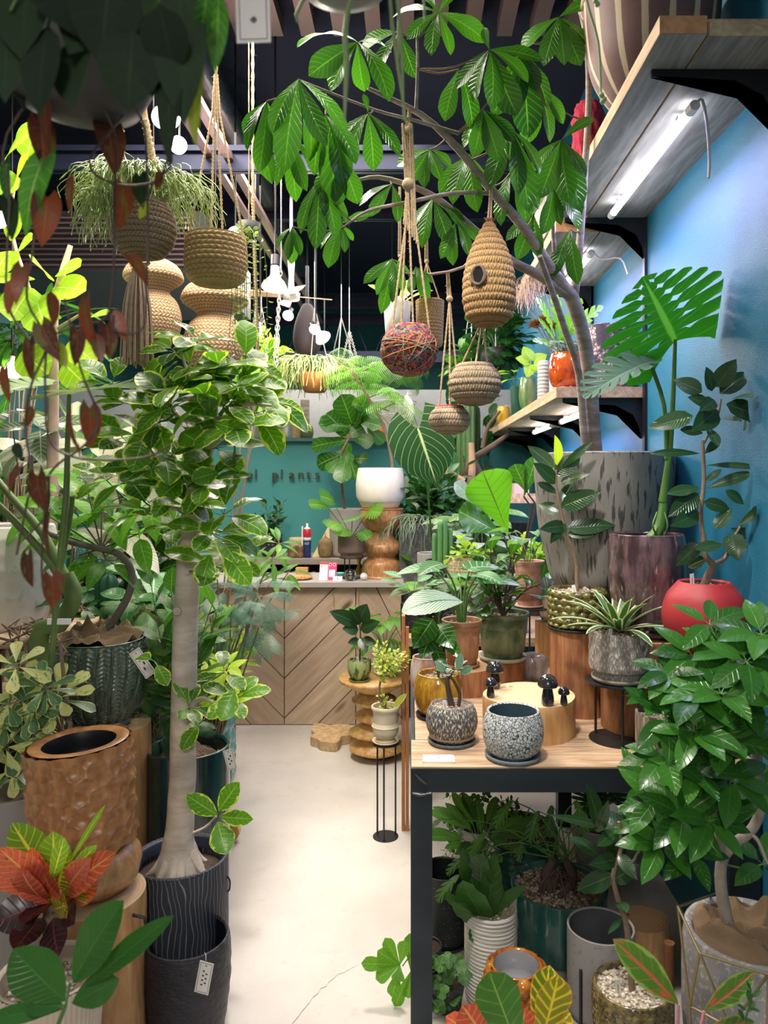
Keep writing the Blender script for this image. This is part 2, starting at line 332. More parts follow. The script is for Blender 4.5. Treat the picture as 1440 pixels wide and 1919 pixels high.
def rosette(B, p, n, L, Wd, tm=STR, e0=1.3, e1=.2, droop=1., mat=0, r0=.0, ljit=.15):
    p = np.asarray(p, float)
    for i in range(n):
        f = i / max(1, n - 1); el = e0 + (e1 - e0) * f + R_.uniform(-.1, .1); az = i * 2.4 + R_.uniform(-.2, .2); d = rdir(el, az)
        leaf(B, tm, p + np.array([math.cos(az), math.sin(az), 0]) * r0, d, nrm(np.array([0, 0, 1]) * math.cos(el) - np.array([math.cos(az), math.sin(az), 0]) * math.sin(el)), L * R_.uniform(1 - ljit, 1) * (.6 + .4 * min(1, f * 2)), Wd, droop * (.5 + f * .5), None, mat)
def cloud(B, St, root, c, rad, nb, nl, L, Wd, tm=ELLs, r=.003, droop=.5, pet=.01, mat=0, smat=0, flat=.8, up=.5, tr=.25):
    """bushy crown: nb twigs from root into an ellipsoid about c, each with nl leaves"""
    root = np.asarray(root, float); c = np.asarray(c, float); rad = np.array([rad, rad * flat, rad]) if np.isscalar(rad) else np.asarray(rad)
    for i in range(nb):
        d = nrm([R_.gauss(0, 1), R_.gauss(0, 1), R_.gauss(.1, 1)]); e = c + d * rad * R_.uniform(.45, .95)
        m = root + (e - root) * .5 + np.array([R_.uniform(-.1, .1), R_.uniform(-.1, .1), R_.uniform(0, .15)]) * rad
        twig(B, St, [root, m, e], nl, L, Wd, tm, (r, r * .4), tr, .7, droop, pet, mat=mat, smat=smat, sides=4, up=up)
def strands(B, p, n, L, spread, r=.0015, mat=0, seg=6, up=.05, curl=.02, r0=.02, sides=4, lv=None):
    p = np.asarray(p, float)
    for i in range(n):
        az = R_.random() * 6.283; o = np.array([math.cos(az), math.sin(az), 0]); s = spread * R_.uniform(.3, 1); l = L * R_.uniform(.4, 1)
        P = [p + o * r0 * R_.random()]
        for k in range(1, seg + 1):
            t = k / seg; P.append(p + o * (r0 + s * math.sin(t * 1.5)) + [R_.uniform(-curl, curl), R_.uniform(-curl, curl), up * math.sin(min(1, t * 2) * 1.57) * 2 - l * t * t])
        B.tube(P, (r, r * .8), sides, mat=mat, rnd=R_.random(), smooth=2)
# ------------------------------------------------------------ pots
PR = dict(
    cyl=[(.86, 0), (.95, .02), (.98, .08), (1, .5), (1, 1)], taper=[(.68, 0), (.74, .02), (.88, .55), (1, 1)],
    round=[(.55, 0), (.66, .02), (.86, .16), (.98, .38), (1, .58), (.96, .8), (.88, .95), (.86, 1)],
    bowl=[(.45, 0), (.56, .02), (.82, .2), (.97, .48), (1, .7), (.97, .9), (.93, 1)], sphere=[(.38, 0), (.55, .04), (.85, .25), (1, .52), (.9, .8), (.66, .98), (.62, 1)],
    rim=[(.68, 0), (.72, .02), (.86, .6), (.9, .78), (.92, .8), (.9, .82), (.94, .86), (.91, .88), (.98, .92), (1, 1)],
    big=[(.45, 0), (.58, .04), (.78, .2), (.93, .5), (1, .85), (1, 1)], tall=[(.72, 0), (.8, .02), (.92, .3), (1, .6), (1, .9), (.96, 1)],
    urn=[(.62, 0), (.7, .03), (.6, .12), (.85, .25), (.93, .42), (.97, .44), (.93, .46), (.8, .62), (.88, .82), (1, .93), (.98, 1)],
    foot=[(.8, 0), (.82, .17), (.84, .18), (.97, .2), (1, .3), (1, 1)], barrel=[(.62, 0), (.8, .12), (.95, .35), (1, .55), (.95, .82), (.82, 1)])
def potmesh(B, style, c, R, H, wall=.1, disp=None, rows=None, seg=48, depth=.85, spline=False, rimw=None, mi=1):
    P = PR[style] if isinstance(style, str) else style; B.lathe(P, c, R, H, seg, rows, disp, 0, spline)
    rt = P[-1][0]; w_ = wall
    B.lathe([(rt, 1), (rt - w_ * .15, 1 + .02 * R / H), (rt - w_ * .6, 1 + .02 * R / H), (rt - w_, 1 - .01)], c, R, H, seg, mat=0)
    B.lathe([(rt - w_, 1 - .01), (max(.2, rt - w_ * 1.3), 1 - depth * .5), (max(.2, P[len(P) // 3][0] - w_), 1 - depth), (0, 1 - depth)], c, R, H, seg, mat=mi)
    if P[0][0] > 0: B.lathe([(0, 0), (P[0][0], 0)], c, R, H, seg, mat=0)
def pebbles(B, c, R, n, s, dome=.0, lay=.5):
    c = np.asarray(c); cube = np.array([(x, y, z) for z in (-1, 1) for y in (-1, 1) for x in (-1, 1)], float); fc = [(0, 2, 3, 1), (4, 5, 7, 6), (0, 1, 5, 4), (2, 6, 7, 3), (0, 4, 6, 2), (1, 3, 7, 5)]
    B.disc(c, R, 24, rnd=.1)
    for i in range(n):
        a = R_.random() * 6.283; r = R * math.sqrt(R_.random()) * .97; k = s * R_.uniform(.5, 1)
        M = np.array(Matrix.Rotation(R_.random() * 6, 3, 'X') @ Matrix.Rotation(R_.random() * 6, 3, 'Z'))
        B.add((cube * [k, k * .75, k * .55] * np.array([[R_.uniform(.6, 1)] for _ in range(8)])) @ M.T + c + [r * math.cos(a), r * math.sin(a), k * lay + dome * (1 - (r / R) ** 2)], fc, None, R_.random())
def pebblem(name, c1, c2, c3):
    a = NT(name); r = a.rnd(); cr = a.n('ValToRGB', {0: r}); e = cr.color_ramp.elements; e[0].color = (*c1, 1); e[1].color = (*c3, 1); e.new(.5).color = (*c2, 1)
    a.col(a.mix(.3, cr.outputs[0], a.mix(a.noise(a.obj(), 400), (0, 0, 0), (1, 1, 1)), 'MULTIPLY')); a.rough(.8); return a.m
GRAV = pebblem('gravel_cream', (.25, .18, .13), (.52, .43, .33), (.8, .74, .62)); GRAVW = pebblem('gravel_white', (.4, .33, .24), (.7, .62, .48), (.88, .82, .7)); GRAVB = pebblem('gravel_brown', (.16, .11, .08), (.32, .24, .17), (.5, .4, .3))
SOIL = plain('potting_soil', (.055, .036, .024), .95, var=.5, scale=90, bump=.8, bs=120)
BARK = plain('bark_chips', (.2, .12, .07), .9, var=.5, scale=60, bump=.8)
WHITE = plain('white_plastic', (.85, .84, .82), .4, var=.03); INK = plain('printed_ink', (.05, .05, .06), .6, var=.0); BLK = plain('black_metal', (.018, .019, .022), .4, .3)
PAPER = plain('paper_tag', (.86, .83, .8), .7, var=.04)
STEM = plain('green_stem', (.075, .18, .035), .5, var=.3); STEMB = plain('brown_stem', (.22, .15, .1), .8, var=.35, scale=60, bump=.5); STEMD = plain('dark_stem', (.09, .055, .045), .6, var=.3)
def burlapm():
    a = NT('burlap'); o = a.n('SeparateXYZ', {0: a.obj()}); w1 = a.math('ABSOLUTE', a.math('SINE', a.math('MULTIPLY', a.math('ADD', o.outputs[0], a.math('MULTIPLY', o.outputs[2], .6)), 900.))); w2 = a.math('ABSOLUTE', a.math('SINE', a.math('MULTIPLY', a.math('ADD', o.outputs[1], a.math('MULTIPLY', o.outputs[2], .8)), 900.)))
    h = a.math('MULTIPLY', w1, w2); a.col(a.mix(h, (.1, .055, .028), a.mix(a.noise(a.obj(), 12), (.4, .26, .14), (.58, .41, .25)))); a.rough(.95); a.bump(h, .6, .002); return a.m
BURLAP = burlapm()
def burlap(parent, c, R, h=.05, seed=1, name='burlap_cover'):
    """crumpled sacking over the soil"""
    rs = np.random.RandomState(seed); B = MB(); n, m = 40, 120; th = np.linspace(0, 6.28318, m + 1); rr = np.linspace(.0, 1, n); TH, RR = np.meshgrid(th, rr)
    Z = np.zeros_like(TH); X_, Y_ = RR * np.cos(TH), RR * np.sin(TH); X_, Y_ = X_ + .25 * np.sin(3 * Y_ + seed), Y_ + .25 * np.sin(3 * X_ + 2 * seed)
    for k in range(8):
        an = rs.rand() * 3.14; fq = rs.uniform(2, 6); Z += (1 - np.abs(np.sin(fq * (X_ * math.cos(an) + Y_ * math.sin(an)) + rs.rand() * 6))) ** 1.6 * rs.uniform(.4, 1)
    Z = (Z - Z.min()) / (Z.max() - Z.min()) * h * 1.5 * (1.1 - .6 * RR ** 3) * np.minimum(1, RR * 4 + .3); RX = RR * (1 + .03 * np.sin(5 * TH))
    B.add(np.stack([c[0] + R * RX * np.cos(TH), c[1] + R * RX * np.sin(TH), c[2] + Z], 2).reshape(-1, 3), [(i * (m + 1) + j, i * (m + 1) + j + 1, (i + 1) * (m + 1) + j + 1, (i + 1) * (m + 1) + j) for i in range(n - 1) for j in range(m)], np.stack([TH.ravel(), RR.ravel() * 1.5], 1))
    return build(B, name, BURLAP, parent)
def card(parent, c, w_, h_, rz=0., tilt=0., roll=0., name='plant_label', border=True, prints=6, th=.0008, marks=None):
    """small printed tag standing at c (its foot), facing the viewer"""
    M = Matrix.Rotation(rz, 3, 'Z') @ Matrix.Rotation(tilt, 3, 'X') @ Matrix.Rotation(roll, 3, 'Y'); M = np.array(M)
    def bx(B, x0, z0, x1, z1, y0, y1, mat=0):
        b = MB(); b.box((x0, y0, z0), (x1, y1, z1)); B.add(np.vstack(b.v) @ M.T + c, np.arange(24).reshape(6, 4), None, 0, mat)
    B = MB(); bx(B, -w_ / 2, 0, w_ / 2, h_, 0, th); o = build(B, name, PAPER if border else WHITE, parent, False)
    P = MB(); e = -.0003
    if border:
        m, t = w_ * .09, w_ * .025
        for x0, z0, x1, z1 in ((-w_ / 2 + m, m, w_ / 2 - m, m + t), (-w_ / 2 + m, h_ - m - t, w_ / 2 - m, h_ - m), (-w_ / 2 + m, m, -w_ / 2 + m + t, h_ - m), (w_ / 2 - m - t, m, w_ / 2 - m, h_ - m)): bx(P, x0, z0, x1, z1, e, 0)
        bx(P, -w_ * .05, h_ * .86, w_ * .05, h_ * .9, e, 0)
    z = h_ * .25
    for i in range(prints):
        l = h_ * .5 / max(1, prints); x = 0 if not border else (-w_ * .1, w_ * .12)[i % 2]; bx(P, x - w_ * .07, z, x + w_ * .07, z + l * .65, e, 0); z += l
    build(P, 'print', INK, o, False); return o
def stand(name, label, c, r, ztop, zbot, group=None, nleg=3, base=True, a0=.4):
    """metal plant stand: round tray, three rods, round foot plate"""
    t = thing(name, label, 'plant stand', (c[0], c[1], zbot), group); B = MB(); B.lathe([(0, -.004), (1, -.004), (1, 0), (0, 0)], (c[0], c[1], ztop), r, 1, 40); build(B, 'tray', BLK, t, False)
    if base: B = MB(); B.lathe([(0, 0), (1, 0), (1, .003), (0, .003)], (c[0], c[1], zbot), r * .9, 1, 40); build(B, 'foot_plate', BLK, t, False)
    for i in range(nleg):
        a = a0 + i * 6.283 / nleg; x, y = c[0] + r * .75 * math.cos(a), c[1] + r * .75 * math.sin(a); B = MB(); B.tube([(x, y, zbot), (x, y, ztop - .002)], .004, 8, smooth=1); build(B, 'leg', BLK, t)
    return t
class Pot: pass
def pot(name, label, cat, px, z0, Y, wpx, hpx, style, mats, disp=None, rows=None, seg=48, soil='gravel', saucer=None, scat=None, group=None, wall=.1, depth=.85, sd=.12, tags=(), spline=False, X=None, tilt=None, gm=None, partname='pot', saw=None, R=None, H=None, peb=None):
    o = Pot(); X = (px - VX) / F * Y if X is None else X; o.R = R or wpx / 2 / F * Y; o.H = H or hpx / F * Y; o.c = np.array([X, Y, z0]); sh = 0
    o.root = thing(name, label, cat, o.c, group); mats = mats if isinstance(mats, (list, tuple)) else [mats]
    mats = list(mats) + [mats[0]] if len(mats) == 1 else mats
    c = o.c.copy(); P = PR[style] if isinstance(style, str) else style
    if saucer is not None:
        B = MB(); rs = o.R * (max(P[0][0] * saw, .5) if saw else .93); hs = max(.008, o.R * .16)
        B.lathe([(0, 0), (.88, 0), (.97, .3), (1, 1), (.94, 1.02), (.9, .45), (0, .4)], c, rs, hs, 40); build(B, 'saucer', saucer, o.root); c[2] += hs * .45
    B = MB(); potmesh(B, style, c, o.R, o.H, wall, disp, rows, seg, depth, spline); build(B, partname, mats, o.root)
    rt = (P[-1][0] - wall) * o.R; zt = c[2] + o.H * (1 - sd); o.top = np.array([X, Y, zt]); o.rt = rt; o.zr = c[2] + o.H
    if soil in ('gravel',):
        B = MB(); n = peb or int(min(420, max(60, (rt / .0045) ** 2 * .28))); pebbles(B, o.top, rt * 1.03, n, max(.0035, rt * .075)); g = build(B, 'gravel', gm or GRAV, o.root, True); g['kind'] = 'stuff'
    elif soil == 'soil':
        B = MB(); B.lathe([(0, .15), (.5, .1), (1.03, 0)], o.top, rt, rt, 24, disp=lambda t, v: 0 * t); build(B, 'soil', SOIL, o.root)
    elif soil == 'burlap': burlap(o.root, o.top, rt * 1.05, rt * .45, seed=int(abs(px)))
    for (dx, dy, wd, ht, tl) in tags: card(o.root, o.top + np.array([dx * rt, dy * rt, -.004]), wd, ht, R_.uniform(-.3, .3), tl, R_.uniform(-.25, .25), 'plant_label', False, 4)
    if tilt: o.root.rotation_euler = tilt
    return o
def fin(o, F_=None, fm=None, S_=None, sm=None, fname='foliage', sname='stem'):
    if S_ is not None and S_.n: build(S_, sname, sm or STEM, o.root)
    if F_ is not None and F_.n: build(F_, fname, fm, o.root)
# ------------------------------------------------------------ the room
WX = .98
def concrete():
    a = NT('concrete_floor'); o = a.obj(); n1 = a.noise(o, 1.6, 6, .6); n2 = a.noise(o, 14, 6, .7); n3 = a.noise(a.mapv(o, (3, 1, 1)), 5, 8, .75)
    c = a.mix(a.ss(n1, .3, .7), (.5, .46, .42), (.6, .565, .52)); c = a.mix(a.math('MULTIPLY', a.ss(n2, .55, .72), .35), c, (.38, .34, .29)); c = a.mix(a.math('MULTIPLY', a.ss(n3, .6, .7), .3), c, (.68, .65, .61))
    sp = a.vor(o, 9.); c = a.mix(a.math('SUBTRACT', 1., a.ss(sp, .012, .022)), c, (.16, .12, .09))
    a.col(c); a.rough(a.mix(n2, (.38,) * 3, (.6,) * 3)); a.bump(n3, .15, .003); return a.m
def wallm(name, c, c2, bs=450, st=.35, rough=.5):
    a = NT(name); o = a.obj(); n = a.noise(o, bs, 2); a.col(a.mix(a.noise(o, 3., 4), c, c2)); a.rough(rough); a.bump(n, st, .002); return a.m
TEAL = wallm('teal_wallpaper', (.016, .15, .26), (.024, .2, .32), rough=.45, bs=320, st=.8); TEAL2 = wallm('teal_paint', (.03, .2, .2), (.045, .25, .25), 60, .1, .6); DTEAL = wallm('dark_teal_paint', (.02, .1, .1), (.03, .13, .13), 60, .1)
NAVY = plain('navy_ceiling', (.004, .007, .028), .95, var=.4, scale=2); GREYW = plain('grey_board', (.3, .3, .31), .7)
B = MB(); B.box((-3.2, -2, -.1), (1.1, 10, 0)); fl = struct(B, 'floor', concrete())
B = MB(); rs = np.random.RandomState(4); p = [at(548, 1919, 2.13), at(580, 1880, 2.22), at(600, 1858, 2.26), at(612, 1850, 2.28), at(634, 1827, 2.34), at(655, 1818, 2.36), at(672, 1809, 2.38)]
p[0][2] = 0; pts = []
for i in range(len(p) - 1):
    for k in range(5):
        q = p[i] + (p[i + 1] - p[i]) * k / 5; q = np.array([q[0], q[1], 0]); q[0] = (q[0]); q[1] += rs.uniform(-.006, .006); q[0] += rs.uniform(-.003, .003); pts.append(q)
pts = [at(0, 0, 1)] and [np.array([(px - VX) / F * (EYE * F / (py - VY)), EYE * F / (py - VY), 0]) for px, py in [(548, 1919), (560, 1905), (566, 1896), (580, 1880), (586, 1870), (597, 1862), (601, 1853), (612, 1849), (615, 1842), (628, 1832), (633, 1826), (645, 1823), (655, 1817), (663, 1812), (673, 1809)]]
for i in range(len(pts) - 1):
    a_, b_ = pts[i], pts[i + 1]; w0, w1 = .0012 * (1 - i / 16), .0012 * (1 - (i + 1) / 16); n_ = np.array([0, 1, 0]); z_ = np.array([0, 0, .0006])
    B.add([a_ - n_ * w0 * 1.6 + z_, b_ - n_ * w1 * 1.6 + z_, b_ + n_ * w1 * 1.6 + z_, a_ + n_ * w0 * 1.6 + z_], [(0, 1, 2, 3)])
W[fl.name] = (0, 0, 0); build(B, 'crack', plain('crack_dark', (.05, .04, .03), .9), fl, False)
B = MB(); B.box((WX, -.2, 0), (WX + .1, 10, 3.8)); struct(B, 'wall_right', TEAL)
B = MB(); B.box((-3.3, .2, 0), (-3.2, 10, 3.8)); struct(B, 'wall_left', DTEAL)
B = MB(); B.box((-3.3, 9.6, 0), (1.1, 9.7, 3.8))
for z in (3.15, 2.55): B.box((-3.2, 9.56, z), (.98, 9.6, z + .07))
struct(B, 'wall_back', TEAL2)
B = MB(); B.box((-3.3, .9, 3.75), (1.1, 10, 3.85)); struct(B, 'ceiling', NAVY)
B = MB(); B.box((-3.1, 6.0, 0), (.98, 6.1, 1.86)); struct(B, 'wall_behind_counter', wallm('teal_partition', (.05, .27, .27), (.06, .31, .31), 50, .12, .6))
B = MB(); B.box((-3.1, 5.92, 1.86), (.98, 6.35, 1.885)); struct(B, 'trim_1', DTEAL)
B = MB(); B.box((-3.1, 6.6, 1.885), (.98, 6.65, 2.35)); struct(B, 'wall_grey_back', GREYW)
# ceiling decking, beams and lighting track
DECK = plain('deck_steel', (.16, .1, .1), .5, .3, var=.3, scale=3)
B = MB()
for i in range(26):
    x = -3 + i * .155; B.box((x, 1.5, 3.66), (x + .07, 3.55, 3.74))
struct(B, 'trim_2', DECK)
DARK = plain('dark_steel', (.014, .018, .045), .45, .5, var=.3, scale=4)
def beam(y, z, h=.1, x0=-3.1, x1=.96, truss=False):
    t = thing('roof_truss' if truss else 'roof_beam', 'black steel roof truss with fine diagonal rods in front of the far teal wall' if truss else 'dark steel roof beam crossing %s' % LB.pop(0), 'beam', ((x0 + x1) / 2, y, z)); B = MB(); B.box((x0, y, z), (x1, y + .06, z + h * .3)); B.box((x0, y, z + h), (x1, y + .06, z + h * 1.3)); build(B, 'chord', DARK, t, False)
    B = MB()
    if truss:
        for k in range(14): x = x0 + k * .3; B.tube([(x, y + .03, z), (x + .15, y + .03, z + h)], .006, 6, smooth=1); B.tube([(x + .15, y + .03, z + h), (x + .3, y + .03, z)], .006, 6, smooth=1)
    else: B.box((x0, y + .025, z), (x1, y + .035, z + h * 1.1))
    build(B, 'web', DARK, t, False)
LB = ['above the hanging ropes nearest the front', 'behind the leafy branches halfway back', 'low above the bulbs at the back']
beam(3.6, 3.05, .09); beam(5.0, 3.3, .14); beam(7.2, 3.2, .12); beam(7.6, 2.75, .38, -1.6, .9, True)
PINK = plain('track_pink_metal', (.3, .2, .22), .35, .6)
t = thing('lighting_track', 'long slim lighting track running back over the aisle', 'lighting track', (-.88, 5, 3.18)); B = MB(); B.box((-.9, 2.6, 3.1), (-.86, 7.4, 3.13)); B.box((-1.0, 2.6, 3.12), (-.96, 7.4, 3.14)); build(B, 'rail', PINK, t, False)
for y in (3, 4.2, 5.4, 6.6): B = MB(); B.box((-.885, y, 3.13), (-.875, y + .02, 3.75)); build(B, 'hanger', DARK, t, False)
t = thing('air_duct', 'silver ribbed flexible duct running back beside the lighting track', 'duct', (-.95, 4.5, 3.42)); B = MB(); B.tube([(-.95, y, 3.42 - .0 * y) for y in np.linspace(2.9, 6.6, 80)], [.075 if i % 2 else .066 for i in range(80)], 16, smooth=1); build(B, 'hose', plain('duct_foil', (.12, .12, .14), .35, .8, bump=.6, bs=40), t)
t = thing('ceiling_unit', 'dark slatted ceiling vent box behind the wicker lampshades', 'vent', (-2.1, 4.6, 2.75)); B = MB(); B.box((-2.9, 4.3, 2.75), (-1.2, 5.6, 3.1)); build(B, 'casing', plain('vent_grey', (.03, .028, .033), .5), t, False)
B = MB(); [B.box((-2.85, 4.28, 2.78 + k * .03), (-1.25, 4.3, 2.79 + k * .03)) for k in range(10)]; build(B, 'slats', PINK, t, False)
# ------------------------------------------------------------ wall shelves (right)
PLK = woodm('grey_scaffold_plank', (.2, .18, .17), (.42, .39, .37), (5, .5, 5), .75); PLK2 = woodm('pine_plank', (.4, .26, .15), (.66, .48, .3), (5, .5, 5), .7); ENDO = woodm('fresh_cut_end', (.55, .24, .1), (.7, .36, .17), (5, 5, 5), .7)
def plank(x0, x1, y0, y1, z0, z1, par, m=PLK, end=True):
    B = MB(); B.box((x0, y0, z0), (x1, y1, z1), 0, R_.random() * .6)
    if end: B.box((x0 + .001, y0 - .002, z0 + .001), (x1 - .001, y0, z1 - .001), 1, .2); B.box((x0 - .0015, y0, z0 + .001), (x0, y1, z1 - .001), 2, .2)
    return build(B, 'plank', [m, ENDO if x0 < .7 and z0 > 2 else PLK2, PLK2], par, False)
def bracket(par, y, z, x0, upz=(0, 3.5)):
    B = MB(); B.prism([(WX - .012, y, z - .17), (WX, y, z - .17), (WX, y, z), (x0 + .01, y, z), (x0 + .01, y, z - .018), (WX - .12, y, z - .03), (WX - .045, y, z - .07), (WX - .02, y, z - .12)], (0, .012, 0)); build(B, 'bracket', BLK, par, False)
def ledtube(y0, y1, x, z, pw, label, cable=None):
    t = thing('led_tube', label, 'light', (x, y0, z), 'tube lights under the wall shelves'); E = plain('led_glow', (1, 1, 1), .5, emit=(.86, .88, 1), es=14)
    B = MB(); B.tube([(x, y0 + .04, z), (x, y1 - .04, z)], .013, 12, smooth=1); build(B, 'tube', E, t)
    for ya, yb, sgn in ((y0, y0 + .04, 1), (y1 - .04, y1, -1)): B = MB(); B.tube([(x, ya, z), (x, yb, z)], .015, 12, smooth=1); build(B, 'end_cap', WHITE, t); B = MB(); yc = ya + sgn * .1; B.box((x - .012, yc, z + .01), (x + .012, yc + .02, z + .022)); build(B, 'clip', WHITE, t)
    if cable: B = MB(); B.tube(cable, .0042, 8); build(B, 'cable', plain('cable_white', (.62, .6, .62), .4), t)
    lamp('AREA', 'led_light', (x, (y0 + y1) / 2, z - .02), pw, (.62, .52, 1), .03, rot=(0, .25, 0), parent=t, sy=y1 - y0)
    return t
SH1 = 2.64
t = thing('wall_shelf', 'long high shelf of two grey weathered planks with orange end nearest the viewer', 'shelf', (.8, 2.4, SH1)); plank(.61, .725, 1.825, 3.1, SH1, SH1 + .045, t); plank(.733, WX, 1.835, 3.1, SH1, SH1 + .043, t); bracket(t, 1.98, SH1, .63); bracket(t, 3.1, SH1, .63)
B = MB(); B.box((WX - .012, 3.09, .9), (WX, 3.12, 3.2)); build(B, 'upright', BLK, t, False)
t = thing('wall_shelf', 'high grey plank shelf further back behind the tree branches', 'shelf', (.8, 3.6, SH1 - .05)); plank(.61, .79, 3.13, 4.05, SH1 - .05, SH1, t); plank(.798, WX, 3.13, 4.05, SH1 - .05, SH1, t); bracket(t, 4.0, SH1 - .05, .63)
t = thing('wall_shelf', 'middle plank shelf holding small pots and the orange jar', 'shelf', (.8, 4.5, 1.895)); plank(.61, .79, 3.12, 5.95, 1.895, 1.94, t, PLK2); plank(.798, WX, 3.12, 5.95, 1.895, 1.94, t, PLK2)
for y in (3.14, 4.0, 4.9, 5.8): bracket(t, y, 1.895, .63)
B = MB(); B.box((WX - .012, 4.0, .9), (WX, 4.03, 3.2)); build(B, 'upright', BLK, t, False)
ledtube(2.1, 2.98, .8, SH1 - .035, 8, 'bright white tube light under the nearest high shelf with dangling cable', [(.8, 2.09, SH1 - .035), (.815, 2.085, SH1 - .03), (.83, 2.09, SH1 - .1), (.84, 2.1, SH1 - .19), (.838, 2.1, SH1 - .24)])
ledtube(3.3, 3.95, .8, SH1 - .085, 6, 'white tube light under the second high shelf behind tree branches', [(.8, 3.29, SH1 - .085), (.84, 3.28, SH1 - .12), (.9, 3.2, SH1 - .14), (.92, 3.16, SH1 - .22)])
ledtube(3.35, 3.98, .8, 1.86, 6, 'white tube light under the near end of the middle shelf', None)
ledtube(4.2, 4.85, .8, 1.86, 5, 'white tube light under the far end of the middle shelf', None)
# ------------------------------------------------------------ steel display table (front right)
TZ = .75; STEEL = plain('raw_black_steel', (.035, .045, .055), .38, .7, var=.6, scale=5, bump=.15, bs=60)
t = thing('display_table', 'large display table with raw black steel frame and plank top at front right', 'table', (.48, 2.6, 0)); B = MB(); B.box((0, 2.07, TZ - .065), (WX - .01, 2.13, TZ)); B.box((0, 2.13, TZ - .065), (.012, 3.4, TZ)); B.box((0, 3.34, TZ - .065), (WX - .01, 3.4, TZ)); build(B, 'frame', STEEL, t, False)
for x, y in ((0, 2.07), (0, 3.34), (.66, 3.34), (WX - .07, 2.07)): B = MB(); B.box((x, y, 0), (x + .06, y + .06, TZ - .065)); build(B, 'leg', STEEL, t, False)
B = MB(); B.tube([(.012, 2.068, TZ - .012), (.03, 2.068, TZ - .03), (.045, 2.068, TZ - .04)], [.004, .006, .004], 6); B.tube([(.004, 2.068, TZ - .066), (.03, 2.068, TZ - .07), (.058, 2.068, TZ - .066)], [.004, .007, .004], 6); build(B, 'weld', plain('weld_bead', (.1, .1, .1), .3, .8, bump=.6), t)
TBW = woodm('table_plank', (.36, .22, .12), (.68, .5, .33), (.6, 6, 6), .65)
for k in range(6):
    y0 = 2.075 + k * .22; B = MB(); B.box((.014 if k else .002, y0, TZ - .001 - (.02 if k else 0)), (WX - .005, min(3.4, y0 + .215), TZ + .004), 0, R_.random() * .7); build(B, 'top_plank', TBW, t, False)
TZ += .004
# second display bench behind it
t = thing('display_bench', 'long plank bench behind the steel table carrying small pots', 'bench', (.45, 4.2, 0)); B = MB(); B.box((-.02, 3.55, .76), (WX - .01, 4.72, .8), 0, .3); build(B, 'top', TBW, t, False)
for x, y in ((0, 3.57), (.88, 3.57), (0, 4.64), (.88, 4.64)): B = MB(); B.box((x, y, 0), (x + .06, y + .06, .76)); build(B, 'leg', STEEL, t, False)
# ------------------------------------------------------------ service counter
CZ = .908; CW = woodm('cladding_board', (.3, .19, .12), (.6, .44, .31), (4, 4, .6), .7)
t = thing('service_counter', 'shop counter clad in chevron wooden boards with grey worktop', 'counter', (-1, 5, 0))
def cladm():
    a = NT('chevron_boards'); uv = a.uv(); r = a.rnd(); o = a.mapv(uv, (1.3, 11, 1)); o = a.n('VectorMath', {0: o, 1: a.n('CombineXYZ', {0: a.math('MULTIPLY', r, 31.), 1: a.math('MULTIPLY', r, 17.)}).outputs[0]}, operation='ADD').outputs[0]
    n1 = a.noise(o, 2.6, 8, .62); n2 = a.noise(o, .7, 2); bd = a.ss(a.math('ABSOLUTE', a.math('SUBTRACT', a.math('FRACT', a.math('MULTIPLY', n2, 16.)), .5)), .02, .4)
    c = a.mix(a.ss(n1, .3, .72), (.5, .37, .25), (.68, .53, .39)); c = a.mix(a.math('MULTIPLY', a.math('SUBTRACT', 1., bd), .12), c, (.22, .13, .08)); c = a.mix(a.math('MULTIPLY', r, .45), c, (.34, .22, .15))
    k = a.vor(a.mapv(o, (1, .35, 1)), 1.1); c = a.mix(a.math('SUBTRACT', 1., a.ss(k, .04, .12)), c, (.12, .07, .04)); a.col(c); a.rough(.65); a.bump(n1, .25, .003); return a.m
B = MB(); pw = .453; xs = [(x - VX) / F * 4.73 for x in (533,)][0]
def clip(poly, z0, z1):
    for ax, lim, sg in ((1, z0, 1), (1, z1, -1)):
        out = []
        for i in range(len(poly)):
            a, b = poly[i], poly[(i + 1) % len(poly)]; da, db = (a[ax] - lim) * sg, (b[ax] - lim) * sg
            if da >= 0: out.append(a)
            if da * db < 0: k = da / (da - db); out.append((a[0] + (b[0] - a[0]) * k, a[1] + (b[1] - a[1]) * k))
        poly = out
        if not poly: return []
    return poly
for p in range(-5, 2):
    x0 = xs + p * pw; up = p % 2 == 0; bw = .252
    for k in range(-3, 6):
        za = .05 + k * bw; zb = za + bw - .008; xa, xb = x0 + .003, x0 + pw - .003
        poly = [(xa, za), (xb, za + pw), (xb, zb + pw), (xa, zb)] if up else [(xa, za + pw), (xb, za), (xb, zb), (xa, zb + pw)]
        poly = clip(poly, .005, CZ - .03)
        if len(poly) < 3 or x0 > -.1: continue
        if x0 + pw > -.05: poly = [(min(x, -.06), z) for x, z in poly]
        s2 = .70710678; P3 = [(x, 4.73, z) for x, z in poly]; n = len(P3); c_ = np.mean(P3, 0); r = R_.random()
        UV = [((x * s2 + z * s2 * (1 if up else -1)), (z * s2 - x * s2 * (1 if up else -1))) for x, z in poly] + [((c_[0] * s2 + c_[2] * s2 * (1 if up else -1)), (c_[2] * s2 - c_[0] * s2 * (1 if up else -1)))]
        B.add(P3 + [tuple(c_)], None, UV, r, 0, [(i, (i + 1) % n, n) for i in range(n)])
        for i in range(n): j = (i + 1) % n; B.add([P3[i], P3[j], (P3[j][0], 4.75, P3[j][2]), (P3[i][0], 4.75, P3[i][2])], [(0, 3, 2, 1)], [UV[i], UV[j], UV[j], UV[i]], r, 0)
cl = build(B, 'cladding', cladm(), t, False)
